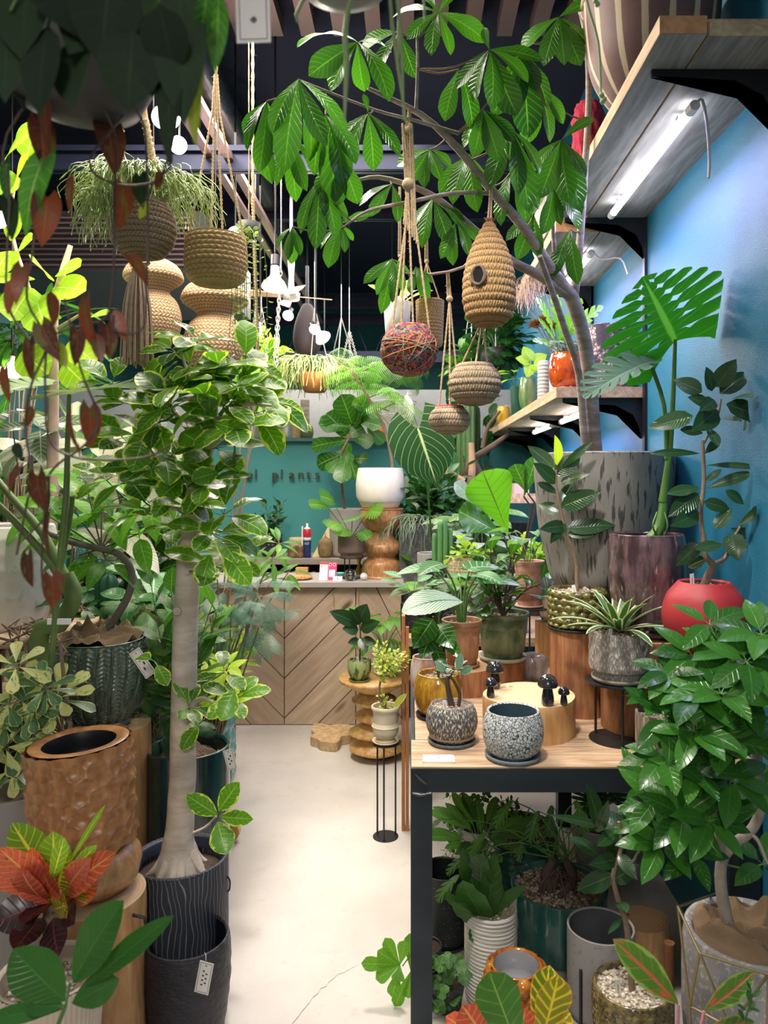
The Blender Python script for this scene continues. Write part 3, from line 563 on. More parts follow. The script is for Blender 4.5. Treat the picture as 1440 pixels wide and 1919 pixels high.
B = MB(); B.box((-2.6, 4.745, 0), (-.055, 5.15, CZ - .03)); build(B, 'carcass', plain('counter_carcass', (.05, .035, .03), .8), t, False)
B = MB(); B.box((-2.65, 4.69, CZ - .03), (-.045, 5.2, CZ)); build(B, 'worktop', plain('grey_worktop', (.4, .36, .33), .45, var=.1, scale=8), t, False)
t = thing('back_cabinet', 'low grey cabinet with open shelf along the teal wall behind counter', 'cabinet', (-1.2, 5.7, 0)); B = MB(); B.box((-2.4, 5.5, .93), (-.1, 5.99, .97)); build(B, 'top', plain('grey_ledge', (.36, .31, .26), .5), t, False)
B = MB(); B.box((-2.4, 5.52, 0), (-.1, 5.99, .62)); B.box((-2.4, 5.9, .62), (-.1, 5.99, .93)); build(B, 'body', plain('cabinet_dark', (.03, .028, .03), .6), t, False)
bc = [(.35, .12, .08), (.6, .5, .4), (.16, .2, .3), (.5, .25, .1), (.3, .3, .28)]
for i in range(5):
    x = -1.38 + i * .036 + (.5 if i > 3 else 0); B = MB(); B.box((x, 5.54, .62), (x + .028, 5.7, .62 + .24 + .01 * (i % 3))); b = single(B, 'book', plain('book_cover_%d' % (i % 5), bc[i % 5], .6), '%s book spine standing upright under the grey back ledge' % ('rust-red', 'cream', 'navy', 'orange', 'grey')[i], 'book', 'books under the back ledge', False)
# sign letters
def textmesh(s, size, ext, res=3):
    cu = bpy.data.curves.new('t', 'FONT'); cu.body = s; cu.size = size; cu.extrude = ext; cu.resolution_u = res; o = bpy.data.objects.new('t', cu); C.collection.objects.link(o); dg = bpy.context.evaluated_depsgraph_get(); dg.update()
    me = bpy.data.meshes.new_from_object(o.evaluated_get(dg)); bpy.data.objects.remove(o); bpy.data.curves.remove(cu); return me
def textpart(s, name, parent, loc, size, ext, mat, rot=(math.pi / 2, 0, 0)):
    me = textmesh(s, size, ext); me.materials.append(mat); o = bpy.data.objects.new(name, me); C.collection.objects.link(o)
    wx = np.array([v.co.x for v in me.vertices]).max() if len(me.vertices) else 0
    o.rotation_euler = rot
    if parent: o.parent = parent; o.location = Vector(loc) - Vector(W[parent.name])
    else: o.location = loc
    return o, wx
s0 = at(398, 898, 5.98); sg = thing('shop_sign', 'row of raised dark metal letters mounted on the teal wall behind the counter', 'sign', s0); x = s0[0]
BR = plain('brass_letter', (.1, .085, .055), .3, .7, var=.4)
for ch in 'barrel plants':
    if ch != ' ': textpart(ch, 'letter', sg, (x, 5.96, s0[2]), .115, .012, BR)
    x += .0685
# ------------------------------------------------------------ pot finishes
def fr(x): return x - np.floor(x)
def hexdots(nu, nv, a, r=.42, p=1.):
    def f(t, v):
        u = t / 6.28318 * nu; w_ = v * nv; u = u + .5 * (np.floor(w_) % 2); d = np.hypot(fr(u) - .5, (fr(w_) - .5) * .95) / r
        return a * np.clip(1 - d * d, 0, 1) ** p
    return f
def grooves(n, a, wav=0., ph=0): return lambda t, v: a * np.abs(np.sin(t * n / 2 + wav * np.sin(v * 9 + np.sin(t * 3) * 2))) ** .7
def rings(n, a): return lambda t, v: a * np.abs(np.sin(v * n * 3.1416))
def knit(n, m, a):
    def f(t, v):
        u = t / 6.28318 * n + .03 * np.sin(v * 7 + t * 2) * 3; f1 = fr(u); x = np.abs(f1 - .5) * 2; return a * ((1 - x ** 4) * .7 + .45 * np.abs(np.sin((v * m + x * .9) * 3.1416)) * (x < .8))
    return f
def facets(nu, nv, a, seed=3, cap=1.):
    rs = np.random.RandomState(seed); P = np.array([((i + .5 * (j % 2) + rs.uniform(-.25, .25)) / nu, (j + .5 + rs.uniform(-.3, .3)) / nv) for j in range(nv) for i in range(nu)])
    def f(t, v):
        u = (t / 6.28318) % 1; best = np.full(t.shape, 9.)
        for pu, pv in P:
            du = np.abs(u - pu % 1); du = np.minimum(du, 1 - du) * nu; d = du ** 2 + ((v - pv) * nv * .8) ** 2; best = np.minimum(best, d)
        return a * np.minimum(best, cap)
    return f
def weave(rows, m, a, tw=.5): return lambda t, v: a * (.55 * np.abs(np.sin(v * rows * 3.1416)) + .45 * np.abs(np.sin(t * m / 2 + np.floor(v * rows) * 1.57 + fr(v * rows) * tw * 3.1416)))
def rough_(a, s=9, seed=1):
    rs = np.random.RandomState(seed); K = [(rs.randint(2, s * 3), rs.uniform(3, s * 4), rs.rand() * 6.3, rs.uniform(.3, 1)) for _ in range(9)]
    return lambda t, v: a * sum(w_ * np.sin(k * t + f * v + p) for k, f, p, w_ in K) / 4
def streakm(name, base, st, su=60., sv=6., thr=.55, rough=.6, soft=.05, bump=.4, coat=0.):
    a = NT(name); v = a.mapv(a.uv(), (su, sv, 1)); n = a.noise(v, 1., 2, .5); f = a.ss(n, thr - soft, thr + soft); a.col(a.mix(f, base, st)); a.rough(rough); a.bump(f, -bump if bump < 0 else bump, .003); a.b.inputs['Coat Weight'].default_value = coat; return a.m
def glazem(name, c1, c2, c3=None, sc=9., rough=.12, thr=.5, run=True, bump=.1):
    a = NT(name); o = a.mapv(a.obj(), (sc, sc, sc * (.25 if run else 1))); n = a.noise(o, 2.2, 5, .6); c = a.mix(a.ss(n, thr - .14, thr + .14), c1, c2)
    if c3: c = a.mix(a.ss(a.noise(o, 6., 3), .62, .75), c, c3)
    a.col(c); a.rough(rough); a.b.inputs['Coat Weight'].default_value = .6; a.b.inputs['Coat Roughness'].default_value = .06; a.bump(n, bump, .01); return a.m
def cracklem(name, tile, line, sc=70., rough=.7):
    a = NT(name); o = a.obj(); o2 = a.n('VectorMath', {0: o, 1: a.n('VectorMath', {0: a.noise(o, 40., 2, out=1), 'Scale': .02}, operation='SCALE').outputs[0]}, operation='ADD').outputs[0]
    e = a.vor(o2, sc, 'DISTANCE_TO_EDGE'); f = a.ss(e, .03, .1); a.col(a.mix(f, line, tile)); a.rough(rough); a.bump(f, .7, .003); return a.m
def speck(name, base, sp, sc=180., thr=.62, rough=.5, var=.1, bump=.15, coat=0.):
    a = NT(name); o = a.obj(); c = a.mix(a.noise(o, 8.), tuple(x * (1 - var) for x in base), tuple(min(1, x * (1 + var)) for x in base)); n = a.noise(o, sc, 2); a.col(a.mix(a.ss(n, thr, thr + .06), c, sp)); a.rough(rough); a.bump(n, bump, .002); a.b.inputs['Coat Weight'].default_value = coat; return a.m
# leaf materials
RUB = leafm('rubber_leaf', (.022, .075, .02), vein=(.14, .2, .1), n=14, vs=.12, rough=.22, tr=.12, mid=.05, spec=.6)
GRN = leafm('glossy_green_leaf', (.045, .18, .016), dark=(.014, .075, .008), vein=(.25, .42, .1), vs=.3, rough=.25, tr=.3)
BRT = leafm('bright_green_leaf', (.15, .38, .03), dark=(.05, .2, .015), vein=(.32, .55, .12), vs=.3, rough=.35, tr=.45)
YEL = leafm('lime_leaf', (.45, .62, .05), dark=(.28, .5, .03), vein=(.7, .8, .3), vs=.3, rough=.4, tr=.45)
MID = leafm('soft_green_leaf', (.09, .24, .04), dark=(.03, .11, .02), vein=(.2, .38, .12), vs=.3, rough=.4, tr=.35)
DRK = leafm('dark_green_leaf', (.025, .12, .022), dark=(.012, .06, .015), vein=(.1, .26, .07), vs=.3, rough=.3, tr=.2)
PAC = leafm('money_tree_leaf', (.05, .19, .015), dark=(.014, .07, .008), vein=(.16, .36, .07), n=11, vs=.22, rough=.22, tr=.3, mid=.06, vw=.2, bump=.9)
FIC = leafm('ficus_leaf', (.05, .19, .02), dark=(.014, .075, .01), vein=(.14, .3, .07), vs=.08, rough=.24, tr=.28, edge=(.3, .5, .18), ew=1.02, en=.15)
VAR = leafm('variegated_ficus_leaf', (.12, .32, .02), dark=(.025, .12, .012), vein=(.42, .58, .15), vs=.3, rough=.26, tr=.38, edge=(.58, .66, .1), ew=.84, en=.95, mid=.05)
SIL = leafm('silver_leaf', (.3, .42, .36), dark=(.18, .3, .22), vein=(.55, .65, .55), vs=.5, rough=.35, tr=.2)
MON = leafm('monstera_leaf', (.025, .19, .012), dark=(.015, .13, .01), vein=(.14, .45, .07), n=9, vs=.35, rough=.3, tr=.3, mid=.05, vw=.06)
GRS = leafm('grass_green', (.2, .38, .08), dark=(.1, .25, .05), vs=0., rough=.4, tr=.3)
AGV = leafm('white_edged_leaf', (.08, .2, .06), dark=(.05, .14, .04), vein=(.1, .24, .07), vs=0., edge=(.7, .74, .5), ew=.66, en=.1, rough=.4, tr=.15)
MOSAIC = leafm('striped_calathea_leaf', (.32, .42, .3), dark=(.28, .38, .27), vein=(.02, .1, .04), n=13, vs=.95, vw=.3, slant=.9, rough=.35, tr=.15, mid=.07)
SPOT = leafm('speckled_leaf', (.05, .2, .04), dark=(.03, .14, .03), vein=(.5, .6, .2), vs=.15, mott=(.6, .7, .25), ms=26., mt=.6, rough=.35, tr=.25)
LINE = leafm('white_veined_leaf', (.05, .22, .05), dark=(.03, .15, .03), vein=(.45, .62, .4), vs=.75, vw=.09, n=8, rough=.35, tr=.2)
CRO = leafm('croton_leaf', (.72, .13, .09), dark=(.5, .06, .03), vein=(.85, .38, .12), vs=.45, n=10, vw=.2, mott=(.12, .12, .02), ms=14., mt=.62, rough=.3, tr=.25, mid=.08)
CRY = leafm('yellow_croton_leaf', (.3, .28, .02), dark=(.1, .2, .02), vein=(.85, .65, .05), vs=.9, n=9, vw=.25, edge=(.7, .25, .05), ew=.92, en=.3, rough=.3, tr=.3, mid=.09)
CRD = leafm('dark_croton_leaf', (.05, .018, .02), dark=(.02, .012, .012), vein=(.25, .04, .05), vs=.4, rough=.3, tr=.1)
AGL = leafm('red_edged_leaf', (.1, .24, .03), dark=(.06, .16, .02), vein=(.8, .08, .1), vs=.25, mid=.13, n=6, edge=(.25, .4, .08), ew=.8, en=.8, rough=.35, tr=.2, mott=(.75, .07, .08), ms=3.2, mt=.62)
TRUNK = plain('grey_trunk', (.34, .28, .23), .8, var=.35, scale=35, bump=.5, bs=90)
def barkm(name, c, l, sc=1.):
    a = NT(name); o = a.mapv(a.obj(), (6, 6, 30 * sc)); n = a.noise(o, 2., 5, .6); n2 = a.noise(a.obj(), 5., 4); b = a.noise(a.obj(), 3.1, 3, .5)
    col = a.mix(a.ss(n, .35, .7), c, l); col = a.mix(a.math('MULTIPLY', a.ss(n2, .5, .75), .6), col, tuple(x * .5 for x in c)); a.col(col); a.rough(.75); a.bump(n, .35, .004); return a.m
WHB = barkm('pale_ringed_bark', (.46, .38, .3), (.62, .54, .45), .6); PBK = barkm('money_tree_bark', (.24, .19, .16), (.42, .36, .33), .8)
STUMPW = woodm('stump_side', (.17, .06, .025), (.42, .19, .08), (5, 5, .8), .6); STUMPL = woodm('pale_stump_side', (.42, .2, .07), (.66, .4, .18), (4, 4, .8), .6)
def endgrain(name, c1, c2):
    a = NT(name); o = a.obj(); s = a.n('SeparateXYZ', {0: o}); r = a.math('SQRT', a.math('ADD', a.math('MULTIPLY', s.outputs[0], s.outputs[0]), a.math('MULTIPLY', s.outputs[1], s.outputs[1]))); r = a.math('ADD', r, a.math('MULTIPLY', a.noise(o, 12.), .02))
    k = a.math('ABSOLUTE', a.math('SUBTRACT', a.math('FRACT', a.math('MULTIPLY', r, 110.)), .5)); c = a.mix(a.math('MULTIPLY', k, 1.4), c1, c2); c = a.mix(a.math('SUBTRACT', 1., a.ss(a.vor(o, 11.), .04, .13)), c, tuple(x * .4 for x in c1)); a.col(c); a.rough(.6); return a.m
ENDG = endgrain('stump_rings', (.62, .42, .22), (.78, .6, .38)); ENDR = endgrain('red_stump_rings', (.5, .28, .14), (.66, .42, .24))
def stump(label, x, y, r, z0, z1, side=STUMPL, top=ENDG, irr=.04, seed=1, name='wood_stump', cat='stump'):
    t = thing(name, label, cat, (x, y, z0)); B = MB(); f = rough_(r * irr, 2, seed); B.lathe([(1, 0), (1, .02), (1, .97), (.985, 1)], (x, y, z0), r, z1 - z0, 56, 10, lambda th, v: f(th, v * .1)); build(B, 'trunk_side', side, t)
    B = MB(); B.lathe([(0, .001), (.5, .001), (.985, .0)], (x, y, z1), r, r, 56, 3, lambda th, v: f(th, .1 + 0 * v) * v); build(B, 'cut_face', top, t, False); return t
# ------------------------------------------------------------ on the steel table
random.seed(11)
stump('wide pale wood slab stump with sawn rings carrying black stone mushrooms', .378, 2.378, .145, TZ, .869, seed=5)
for lab, px, yb, s in (('larger black stone mushroom at the right of the pale stump', 1027, 1322, 1.), ('small black stone mushroom with a pale patch on its cap, right of the pale stump', 1057, 1321, .58), ('tall black stone mushroom with a gold patch at the left of the pale stump', 928, 1290, .95), ('short black stone mushroom in front of the gold-patched one', 920, 1307, .66)):
    Y = (EYE - .869) * F / (yb - 900); x = (px - VX) / F * Y; c = (x, Y, .869); t = thing('stone_mushroom', lab, 'ornament', c, 'black stone mushrooms')
    OBS = glazem('polished_black_stone', (.01, .01, .014), (.05, .045, .05), (.3, .2, .12), 14., .12, .55, False, 0.); B = MB(); B.lathe([(.9, 0), (1.1, .04), (1.25, .3), (1, .7), (.75, 1)], c, .0155 * s, .062 * s, 20, spline=True); build(B, 'stalk', OBS, t)
    B = MB(); B.lathe([(.3, -.02), (.85, -.1), (1, .1), (.86, .5), (.5, .85), (0, .98)], (x, Y, .869 + .06 * s), .031 * s, .037 * s, 24, spline=True); build(B, 'cap', OBS, t)
o = pot('potted_plant', 'small succulent tree with blue-grey leaves in dark striped barrel pot at table front', 'potted plant', 847, TZ, 2.27, 97, 68, 'barrel', [streakm('dark_cream_streaks', (.06, .065, .07), (.62, .55, .4), 150., 9., .56), plain('pot_inner_tan', (.4, .33, .26))], spline=True, seg=64, saucer=speck('slate_saucer', (.08, .1, .11), (.2, .2, .2)), tags=((-.35, -.6, .011, .034, .1),), wall=.07, sd=.06)
Fo, S = MB(), MB(); S.tube([o.top, at(840, 1290, 2.27), at(838, 1268, 2.26)], (.011, .008, .005), 10); S.tube([o.top + [.02, 0, 0], at(862, 1300, 2.26), at(850, 1275, 2.26), at(842, 1266, 2.26)], (.006, .005, .004), 8); S.tube([at(840, 1275, 2.27), at(850, 1258, 2.26)], .003, 6)
for p, n in ((at(838, 1264, 2.26), 6), (at(852, 1256, 2.26), 6)): whorl(Fo, S, p, n, .045, .017, ELLs, el=.5, droop=.3, jit=.4, pet=.01)
for a_, b_ in (((858, 1258, 2.26), (864, 1224, 2.25)), ((862, 1262, 2.26), (886, 1250, 2.24)), ((835, 1262, 2.26), (818, 1240, 2.26))): leafpx(Fo, ELL, a_, b_, 16)
fin(o, Fo, leafm('blue_grey_leaf', (.2, .32, .26), dark=(.1, .22, .14), vs=.1, edge=(.5, .6, .5), ew=.9, rough=.35, tr=.15), S, STEMD)
pot('plant_pot', 'empty white crackle-glaze bowl pot with dark blue inside on table edge', 'plant pot', 962, TZ, 2.148, 114, 84, 'round', [cracklem('white_crackle', (.52, .54, .53), (.03, .045, .05), 110), plain('pot_inner_blue', (.03, .06, .075), .5)], soil=None, saucer=plain('blue_grey_saucer', (.14, .18, .21), .6), spline=True, seg=64, wall=.08, depth=.92)
t = thing('business_cards', 'short stack of white business cards with small crest on table edge', 'cards', at(822, 1424, 2.15)); c = at(822, 1424, 2.125); c[2] = TZ
for k, dx in enumerate((0, .003, -.002)): B = MB(); B.box((c[0] - .043 + dx, c[1] - .022, TZ + k * .0016), (c[0] + .043 + dx, c[1] + .03, TZ + k * .0016 + .0014)); cd = build(B, 'card', PAPER, t, False)
B = MB(); z = TZ + .0048; [B.box((c[0] - .022 + k * .0035, c[1] - .001, z - .0002), (c[0] - .020 + k * .0035, c[1] + .0015, z)) for k in range(13) if k not in (6,)]
for k in range(-2, 3): B.tube([(c[0], c[1] + .006, z), (c[0] + k * .0022, c[1] + .012 - abs(k) * .0015, z)], .0006, 4, smooth=1)
build(B, 'print', INK, cd, False)
sx, sy = (1160 - VX) / F * 2.3, 2.3
stand('plant_stand', 'black metal stand with round tray under the white-edged spiky plant', (sx, sy), .1, .935, TZ)
o = pot('potted_plant', 'spiky white-edged plant in grey ribbed pot on black metal stand', 'potted plant', 1160, .935, 2.3, 109, 88, 'foot', [streakm('grey_bark_glaze', (.25, .22, .2), (.52, .47, .42), 170., 9., .52, .8, .08, .8)], disp=lambda t, v: .0015 * np.sin(t * 60 + 3 * np.sin(v * 9)), rows=30, seg=72, saucer=plain('taupe_saucer', (.25, .21, .16), .6), tags=((-.5, -.55, .011, .033, .0),), sd=.06)
Fo = MB(); rosette(Fo, o.top, 24, .23, .03, tmpl('strap', 8, 1, .3), 1.3, .35, .8); fin(o, Fo, AGV)
RIBP = streakm('beige_ribbed', (.3, .23, .18), (.55, .46, .38), 110., 3., .5, .8, .1, .8)
o = pot('potted_plant', 'small leafy plant in beige ribbed pot on table behind the ficus', 'potted plant', 1243, TZ, 2.16, 100, 78, 'foot', [RIBP], disp=lambda t, v: .0008 * np.sin(t * 52), rows=24, seg=80, saucer=plain('taupe_saucer', (.25, .21, .16), .6), tags=((-.2, -.65, .012, .036, .05),), sd=.08)
Fo, S = MB(), MB(); petioles(Fo, S, o.top, 7, .06, .1, .045, OV, .07, .2, .5); fin(o, Fo, FIC, S)
# stumps at the back of the table
stump('tall dark red-brown stump under the studded olive pot', .58, 2.58, .098, TZ, 1.04, STUMPW, ENDR, .05, 2); stump('tall stump of red-brown wood under the glazed purple-brown pot', .76, 2.42, .14, TZ, 1.05, STUMPW, ENDR, .05, 3)
stump('stump under the huge grey textured pot by the wall', .71, 2.84, .16, TZ, 1.08, STUMPW, ENDR, .04, 4)
B = MB(); B.lathe([(0, 0), (.95, 0), (1, .008), (.94, .008), (.92, .004), (0, .004)], (.575, 2.575, 1.041), .105, 1, 40); single(B, 'tray', BLK, 'black round tray on the tall dark stump under the studded pot', 'tray')
o = pot('potted_plant', 'young rubber plant in olive pot covered with round studs', 'potted plant', 1082, 1.049, 2.58, 104, 68, 'cyl', [glazem('olive_stud_glaze', (.05, .042, .01), (.2, .19, .045), (.03, .018, .006), 20, .25, .5, False)], disp=hexdots(18, 6, .007, .45, .6), rows=72, seg=216, tags=((-.2, -.6, .012, .036, 0),), sd=.08)
Fo, S = MB(), MB(); S.tube([o.top, at(1080, 1050, 2.58), at(1062, 1000, 2.57), at(1050, 950, 2.57), at(1042, 905, 2.57), at(1044, 880, 2.57)], (.007, .006, .004), 8)
for b, tp, w_ in (((1046, 872), (1040, 816), 28), ((1038, 876), (990, 836), 28), ((1042, 890), (1088, 852), 38), ((1050, 880), (1110, 828), 16), ((1044, 905), (1000, 868), 30), ((1050, 905), (1106, 888), 24), ((1046, 925), (1008, 905), 18), ((1052, 950), (1126, 922), 38), ((1052, 940), (1075, 905), 24), ((1050, 960), (1010, 945), 26), ((1060, 985), (1012, 992), 26), ((1062, 990), (1152, 984), 32), ((1058, 975), (1032, 1018), 24), ((1064, 1000), (1120, 1000), 22)):
    leafpx(Fo, OV if w_ > 20 else ELL, (*b, 2.57), (*tp, 2.5 + R_.random() * .12), w_, (R_.uniform(-.4, .4), -1, R_.uniform(.2, .8)), .35, 0.9 if w_ == 28 and tp[1] == 816 else None, 1 if tp[1] == 816 else 0)
fin(o, Fo, [RUB, YEL], S, STEMB)
random.seed(3)
o = pot('potted_tree', 'tall money tree in huge grey stone-textured pot by the wall', 'potted tree', 1131, 1.085, 2.8, 256, 280, 'big', [streakm('grey_stone_streaks', (.23, .22, .2), (.06, .055, .05), 110., 7., .6, .85, .06, -.6), SOIL], seg=80, X=.722, wall=.08, soil='soil', sd=.08, disp=rough_(.002, 5), rows=30, peb=0)
bigpot = o; S = MB(); tz = o.top
S.tube([tz + [.0, 0, 0], at(1116, 850, 2.78), at(1108, 740, 2.74), at(1096, 640, 2.68), at(1073, 560, 2.6), at(1062, 545, 2.58)], (.03, .028, .025, .026, .024), 14)
S.tube([tz + [-.03, -.02, 0], at(1098, 840, 2.75), at(1085, 700, 2.7), at(1060, 620, 2.6), at(1040, 560, 2.5), at(1012, 480, 2.4)], (.016, .013, .012, .009), 10)
S.tube([at(1066, 548, 2.58), at(1030, 500, 2.5), at(985, 430, 2.42), at(920, 355, 2.35), at(860, 280, 2.3), at(790, 215, 2.25), at(690, 165, 2.2)], (.021, .019, .016, .014, .012, .009, .005), 12)
S.tube([at(1064, 552, 2.58), at(1010, 515, 2.5), at(960, 490, 2.45), at(900, 440, 2.4), at(830, 380, 2.35), at(780, 352, 2.3), at(710, 332, 2.28), at(660, 340, 2.25)], (.018, .016, .013, .011, .008, .004), 10)
S.tube([at(920, 362, 2.36), at(850, 362, 2.3), at(770, 378, 2.25), at(690, 395, 2.2), at(645, 425, 2.2)], (.007, .006, .003), 8); S.tube([at(1075, 560, 2.6), at(1085, 480, 2.55), at(1096, 330, 2.5), at(1104, 180, 2.45), at(1098, 60, 2.4), at(1070, -30, 2.4)], (.018, .013, .011, .01, .006), 10)
S.tube([at(1060, 535, 2.57), at(1040, 470, 2.5), at(1035, 380, 2.45), at(1036, 340, 2.4)], (.011, .007, .005), 8); S.tube([at(780, 208, 2.24), at(783, 130, 2.2), at(782, 70, 2.2)], (.006, .004), 8); S.tube([at(1100, 110, 2.44), at(1040, 85, 2.4), at(1000, 80, 2.38)], (.006, .004), 8); S.tube([at(860, 250, 2.3), at(775, 225, 2.22), at(700, 205, 2.2), at(560, 150, 2.1)], (.006, .003), 6)
S.tube([at(905, 445, 2.4), at(870, 500, 2.38), at(780, 515, 2.35), at(735, 500, 2.3)], (.006, .003), 6)
build(S, 'trunk', PBK, o.root); fic_S = S
Fo, S = MB(), MB(); TV = np.vstack(fic_S.v)
P8 = tmpl('pach', 12, 2, .14, .1, 0, .014, 11, .04)
def pw_(px, py, Y, n, Lp, ax=(0, -.35, 1), el=-.1, dr=.7, wr=.36, tm=P8):
    L = Lp / F * Y; p = at(px, py, Y); whorl(Fo, S, p, n, L, L * wr, tm, ax, el, .15, dr, L * .06, None, 0, .0015, .3)
def hang(px, py, Y, Ls, wr=.36, tm=P8):       # hand-set leaflets fanning down from a node
    joinp(S, TV, at(px, py, Y), .0022)
    for dx, dy, dY in Ls: leafpx(Fo, tm, (px, py, Y), (px + dx, py + dy, Y + dY), math.hypot(dx, dy) * wr * R_.uniform(.85, 1.1), (R_.uniform(-.7, .7), -1, R_.uniform(.1, .9)), R_.uniform(.4, 1.), None, 0)
hang(560, 148, 1.95, [(-26, 172, 0), (52, 122, 0), (-48, 100, -.02), (88, 100, .04), (-22, 60, .1), (20, 150, .12)], .34)
hang(671, 79, 2.1, [(56, 108, 0), (-90, 62, 0), (-50, 90, .05), (12, 90, .08), (-110, 10, .1), (60, 20, .1)], .42)
hang(822, 24, 2.15, [(-12, 78, 0), (22, 78, 0), (88, 54, 0), (-58, 48, .03), (-84, 10, .05), (30, -40, 0), (-30, -50, .05)], .42)
hang(918, 93, 2.1, [(2, 108, 0), (70, 60, 0), (-60, 72, .04), (98, 20, .03), (50, 120, .08), (-30, 95, .1), (-10, -40, 0)], .4)
hang(1048, 32, 2.35, [(-28, 90, 0), (10, 88, 0), (40, 88, .04), (60, 60, 0), (-70, 60, .05), (60, -30, 0)], .4)
hang(975, 95, 2.2, [(32, 75, 0), (-10, 110, 0), (50, 105, .05), (-50, 120, .05), (15, 160, .1)], .4)
hang(905, 205, 2.25, [(-18, 88, 0), (30, 95, 0), (60, 60, .03), (-35, 70, .05), (55, 120, .08)], .38)
hang(960, 245, 2.3, [(10, 118, 0), (-40, 105, 0), (50, 80, .02), (30, 150, .05)], .38)
hang(1052, 262, 2.35, [(-40, 108, 0), (16, 116, 0), (45, 70, 0), (-55, 60, .03), (60, -40, .02), (32, 130, .05)], .36)
hang(690, 212, 2.15, [(58, 78, 0), (-40, 100, 0), (10, 105, .05), (-75, 85, .03), (-8, -35, 0)], .36)
hang(610, 215, 2.05, [(30, 130, .04), (-20, 110, .05), (55, 90, 0), (20, 160, .08)], .38)
hang(500, 190, 2.05, [(-35, 90, 0), (-15, 130, .03), (-42, 60, .05), (28, 105, .05), (10, 150, .08)], .34)
hang(545, 255, 2.15, [(30, 100, 0), (-25, 90, 0), (10, 120, .04), (45, 70, .05)], .32)
hang(600, 335, 2.15, [(-8, 130, 0), (28, 110, 0), (-35, 100, .02), (50, 80, .04), (8, 70, -.03)], .3)
hang(548, 425, 2.15, [(-8, 60, 0), (14, 52, 0), (-28, 40, .03), (-2, 68, .04)], .36); hang(638, 420, 2.2, [(-22, 80, 0), (8, 52, 0), (24, 30, .03), (55, -18, .02), (-36, 46, .04)], .36)
hang(806, 280, 2.3, [(-38, 60, 0), (20, 55, 0), (-10, 70, .03), (38, 32, .03), (-60, 30, .05)], .42); hang(880, 290, 2.35, [(-30, 90, 0), (15, 105, 0), (-55, 70, .03), (40, 80, .03)], .36)
hang(812, 372, 2.35, [(-20, 90, 0), (30, 85, 0), (60, 60, .02), (-45, 60, .03)], .36); hang(855, 415, 2.35, [(-28, 68, 0), (22, 62, 0), (-5, 80, .03), (50, 40, .02)], .38)
hang(735, 485, 2.3, [(-52, 45, 0), (-28, 66, 0), (0, 80, 0), (20, 60, .02), (32, 28, .02), (-20, 100, .03)], .3); hang(780, 500, 2.35, [(-10, 50, 0), (20, 60, 0), (30, 30, 0)], .4)
hang(960, 320, 2.4, [(-20, 100, 0), (25, 95, .02), (48, 70, 0)], .36); hang(1036, 345, 2.42, [(-20, 92, 0), (16, 75, 0), (50, 85, 0), (-45, 60, .03)], .34); hang(1000, 400, 2.45, [(-30, 85, 0), (10, 80, 0), (-50, 50, 0)], .34)
hang(1070, 430, 2.5, [(-35, 90, 0), (14, 100, 0)], .34); hang(1075, 320, 2.45, [(10, 90, 0), (-24, 80, 0)], .34)
hang(735, 345, 2.25, [(-40, 60, 0), (10, 70, 0), (-60, 40, .03)], .38); hang(750, 60, 2.2, [(-45, 80, .05), (30, 85, .05), (-70, 30, .05)], .42); hang(1010, 160, 2.3, [(20, 105, .05), (-30, 110, .05), (45, 70, .05)], .4); hang(640, 290, 2.1, [(-10, 95, .05), (30, 90, .05), (-45, 75, .05)], .38); hang(860, 130, 2.2, [(-25, 95, .06), (25, 110, .08)], .4)
fin(o, Fo, PAC, S, STEMB)
# purple-brown glazed pot with the monstera
o = pot('potted_plant', 'large monstera in tall purple-brown drip-glazed pot', 'potted plant', 1212, 1.056, 2.42, 140, 180, 'tall', [glazem('purple_drip', (.05, .025, .03), (.17, .1, .11), (.35, .26, .26), 12, .15, .5)], saucer=glazem('purple_saucer', (.05, .025, .03), (.15, .1, .1)), saw=1.3, soil='soil', seg=56, disp=rough_(.0015, 8), rows=30)
S = MB(); S.tube([o.top, at(1238, 985, 2.42), at(1245, 930, 2.42)], (.022, .018, .012), 10); S.tube([at(1243, 940, 2.42), at(1255, 850, 2.4), at(1262, 740, 2.38), at(1266, 636, 2.36)], (.015, .01, .008, .006), 10); S.tube([at(1250, 860, 2.4), at(1245, 760, 2.38), at(1218, 676, 2.36)], (.008, .006), 8)
for dx in (-6, 8): S.tube([at(1238 + dx, 960, 2.4), at(1236 + dx * 2, 985, 2.38), at(1238 + dx, 1005, 2.4)], .003, 6)
build(S, 'stem', STEM, o.root); MT = lobed('heart', 8, .5, .34, .3, 14, 4, .2, .04, .5, .02, .3)
B = MB(); leafpx(B, MT, (1266, 640, 2.36), (1205, 520, 2.3), 290, (.1, -1, -.25), .2, .9); build(B, 'leaf', MON, o.root)
B = MB(); leafpx(B, lobed('ovate', 8, .3, .4, .1, 5, 3, .5, .5), (1226, 676, 2.36), (1098, 745, 2.25), 80, (.3, -.6, 1), .4, .3); build(B, 'leaf', leafm('silvery_monstera_leaf', (.16, .28, .2), vein=(.3, .42, .3), n=9, vs=.3, rough=.3, tr=.15), o.root)
B = MB(); leafpx(B, lobed('ovate', 6, .3, .4, .1, 5, 3, .5, .4), (1235, 640, 2.4), (1150, 665, 2.5), 60, (0, -1, 1), .4, .3); build(B, 'leaf', MON, o.root)
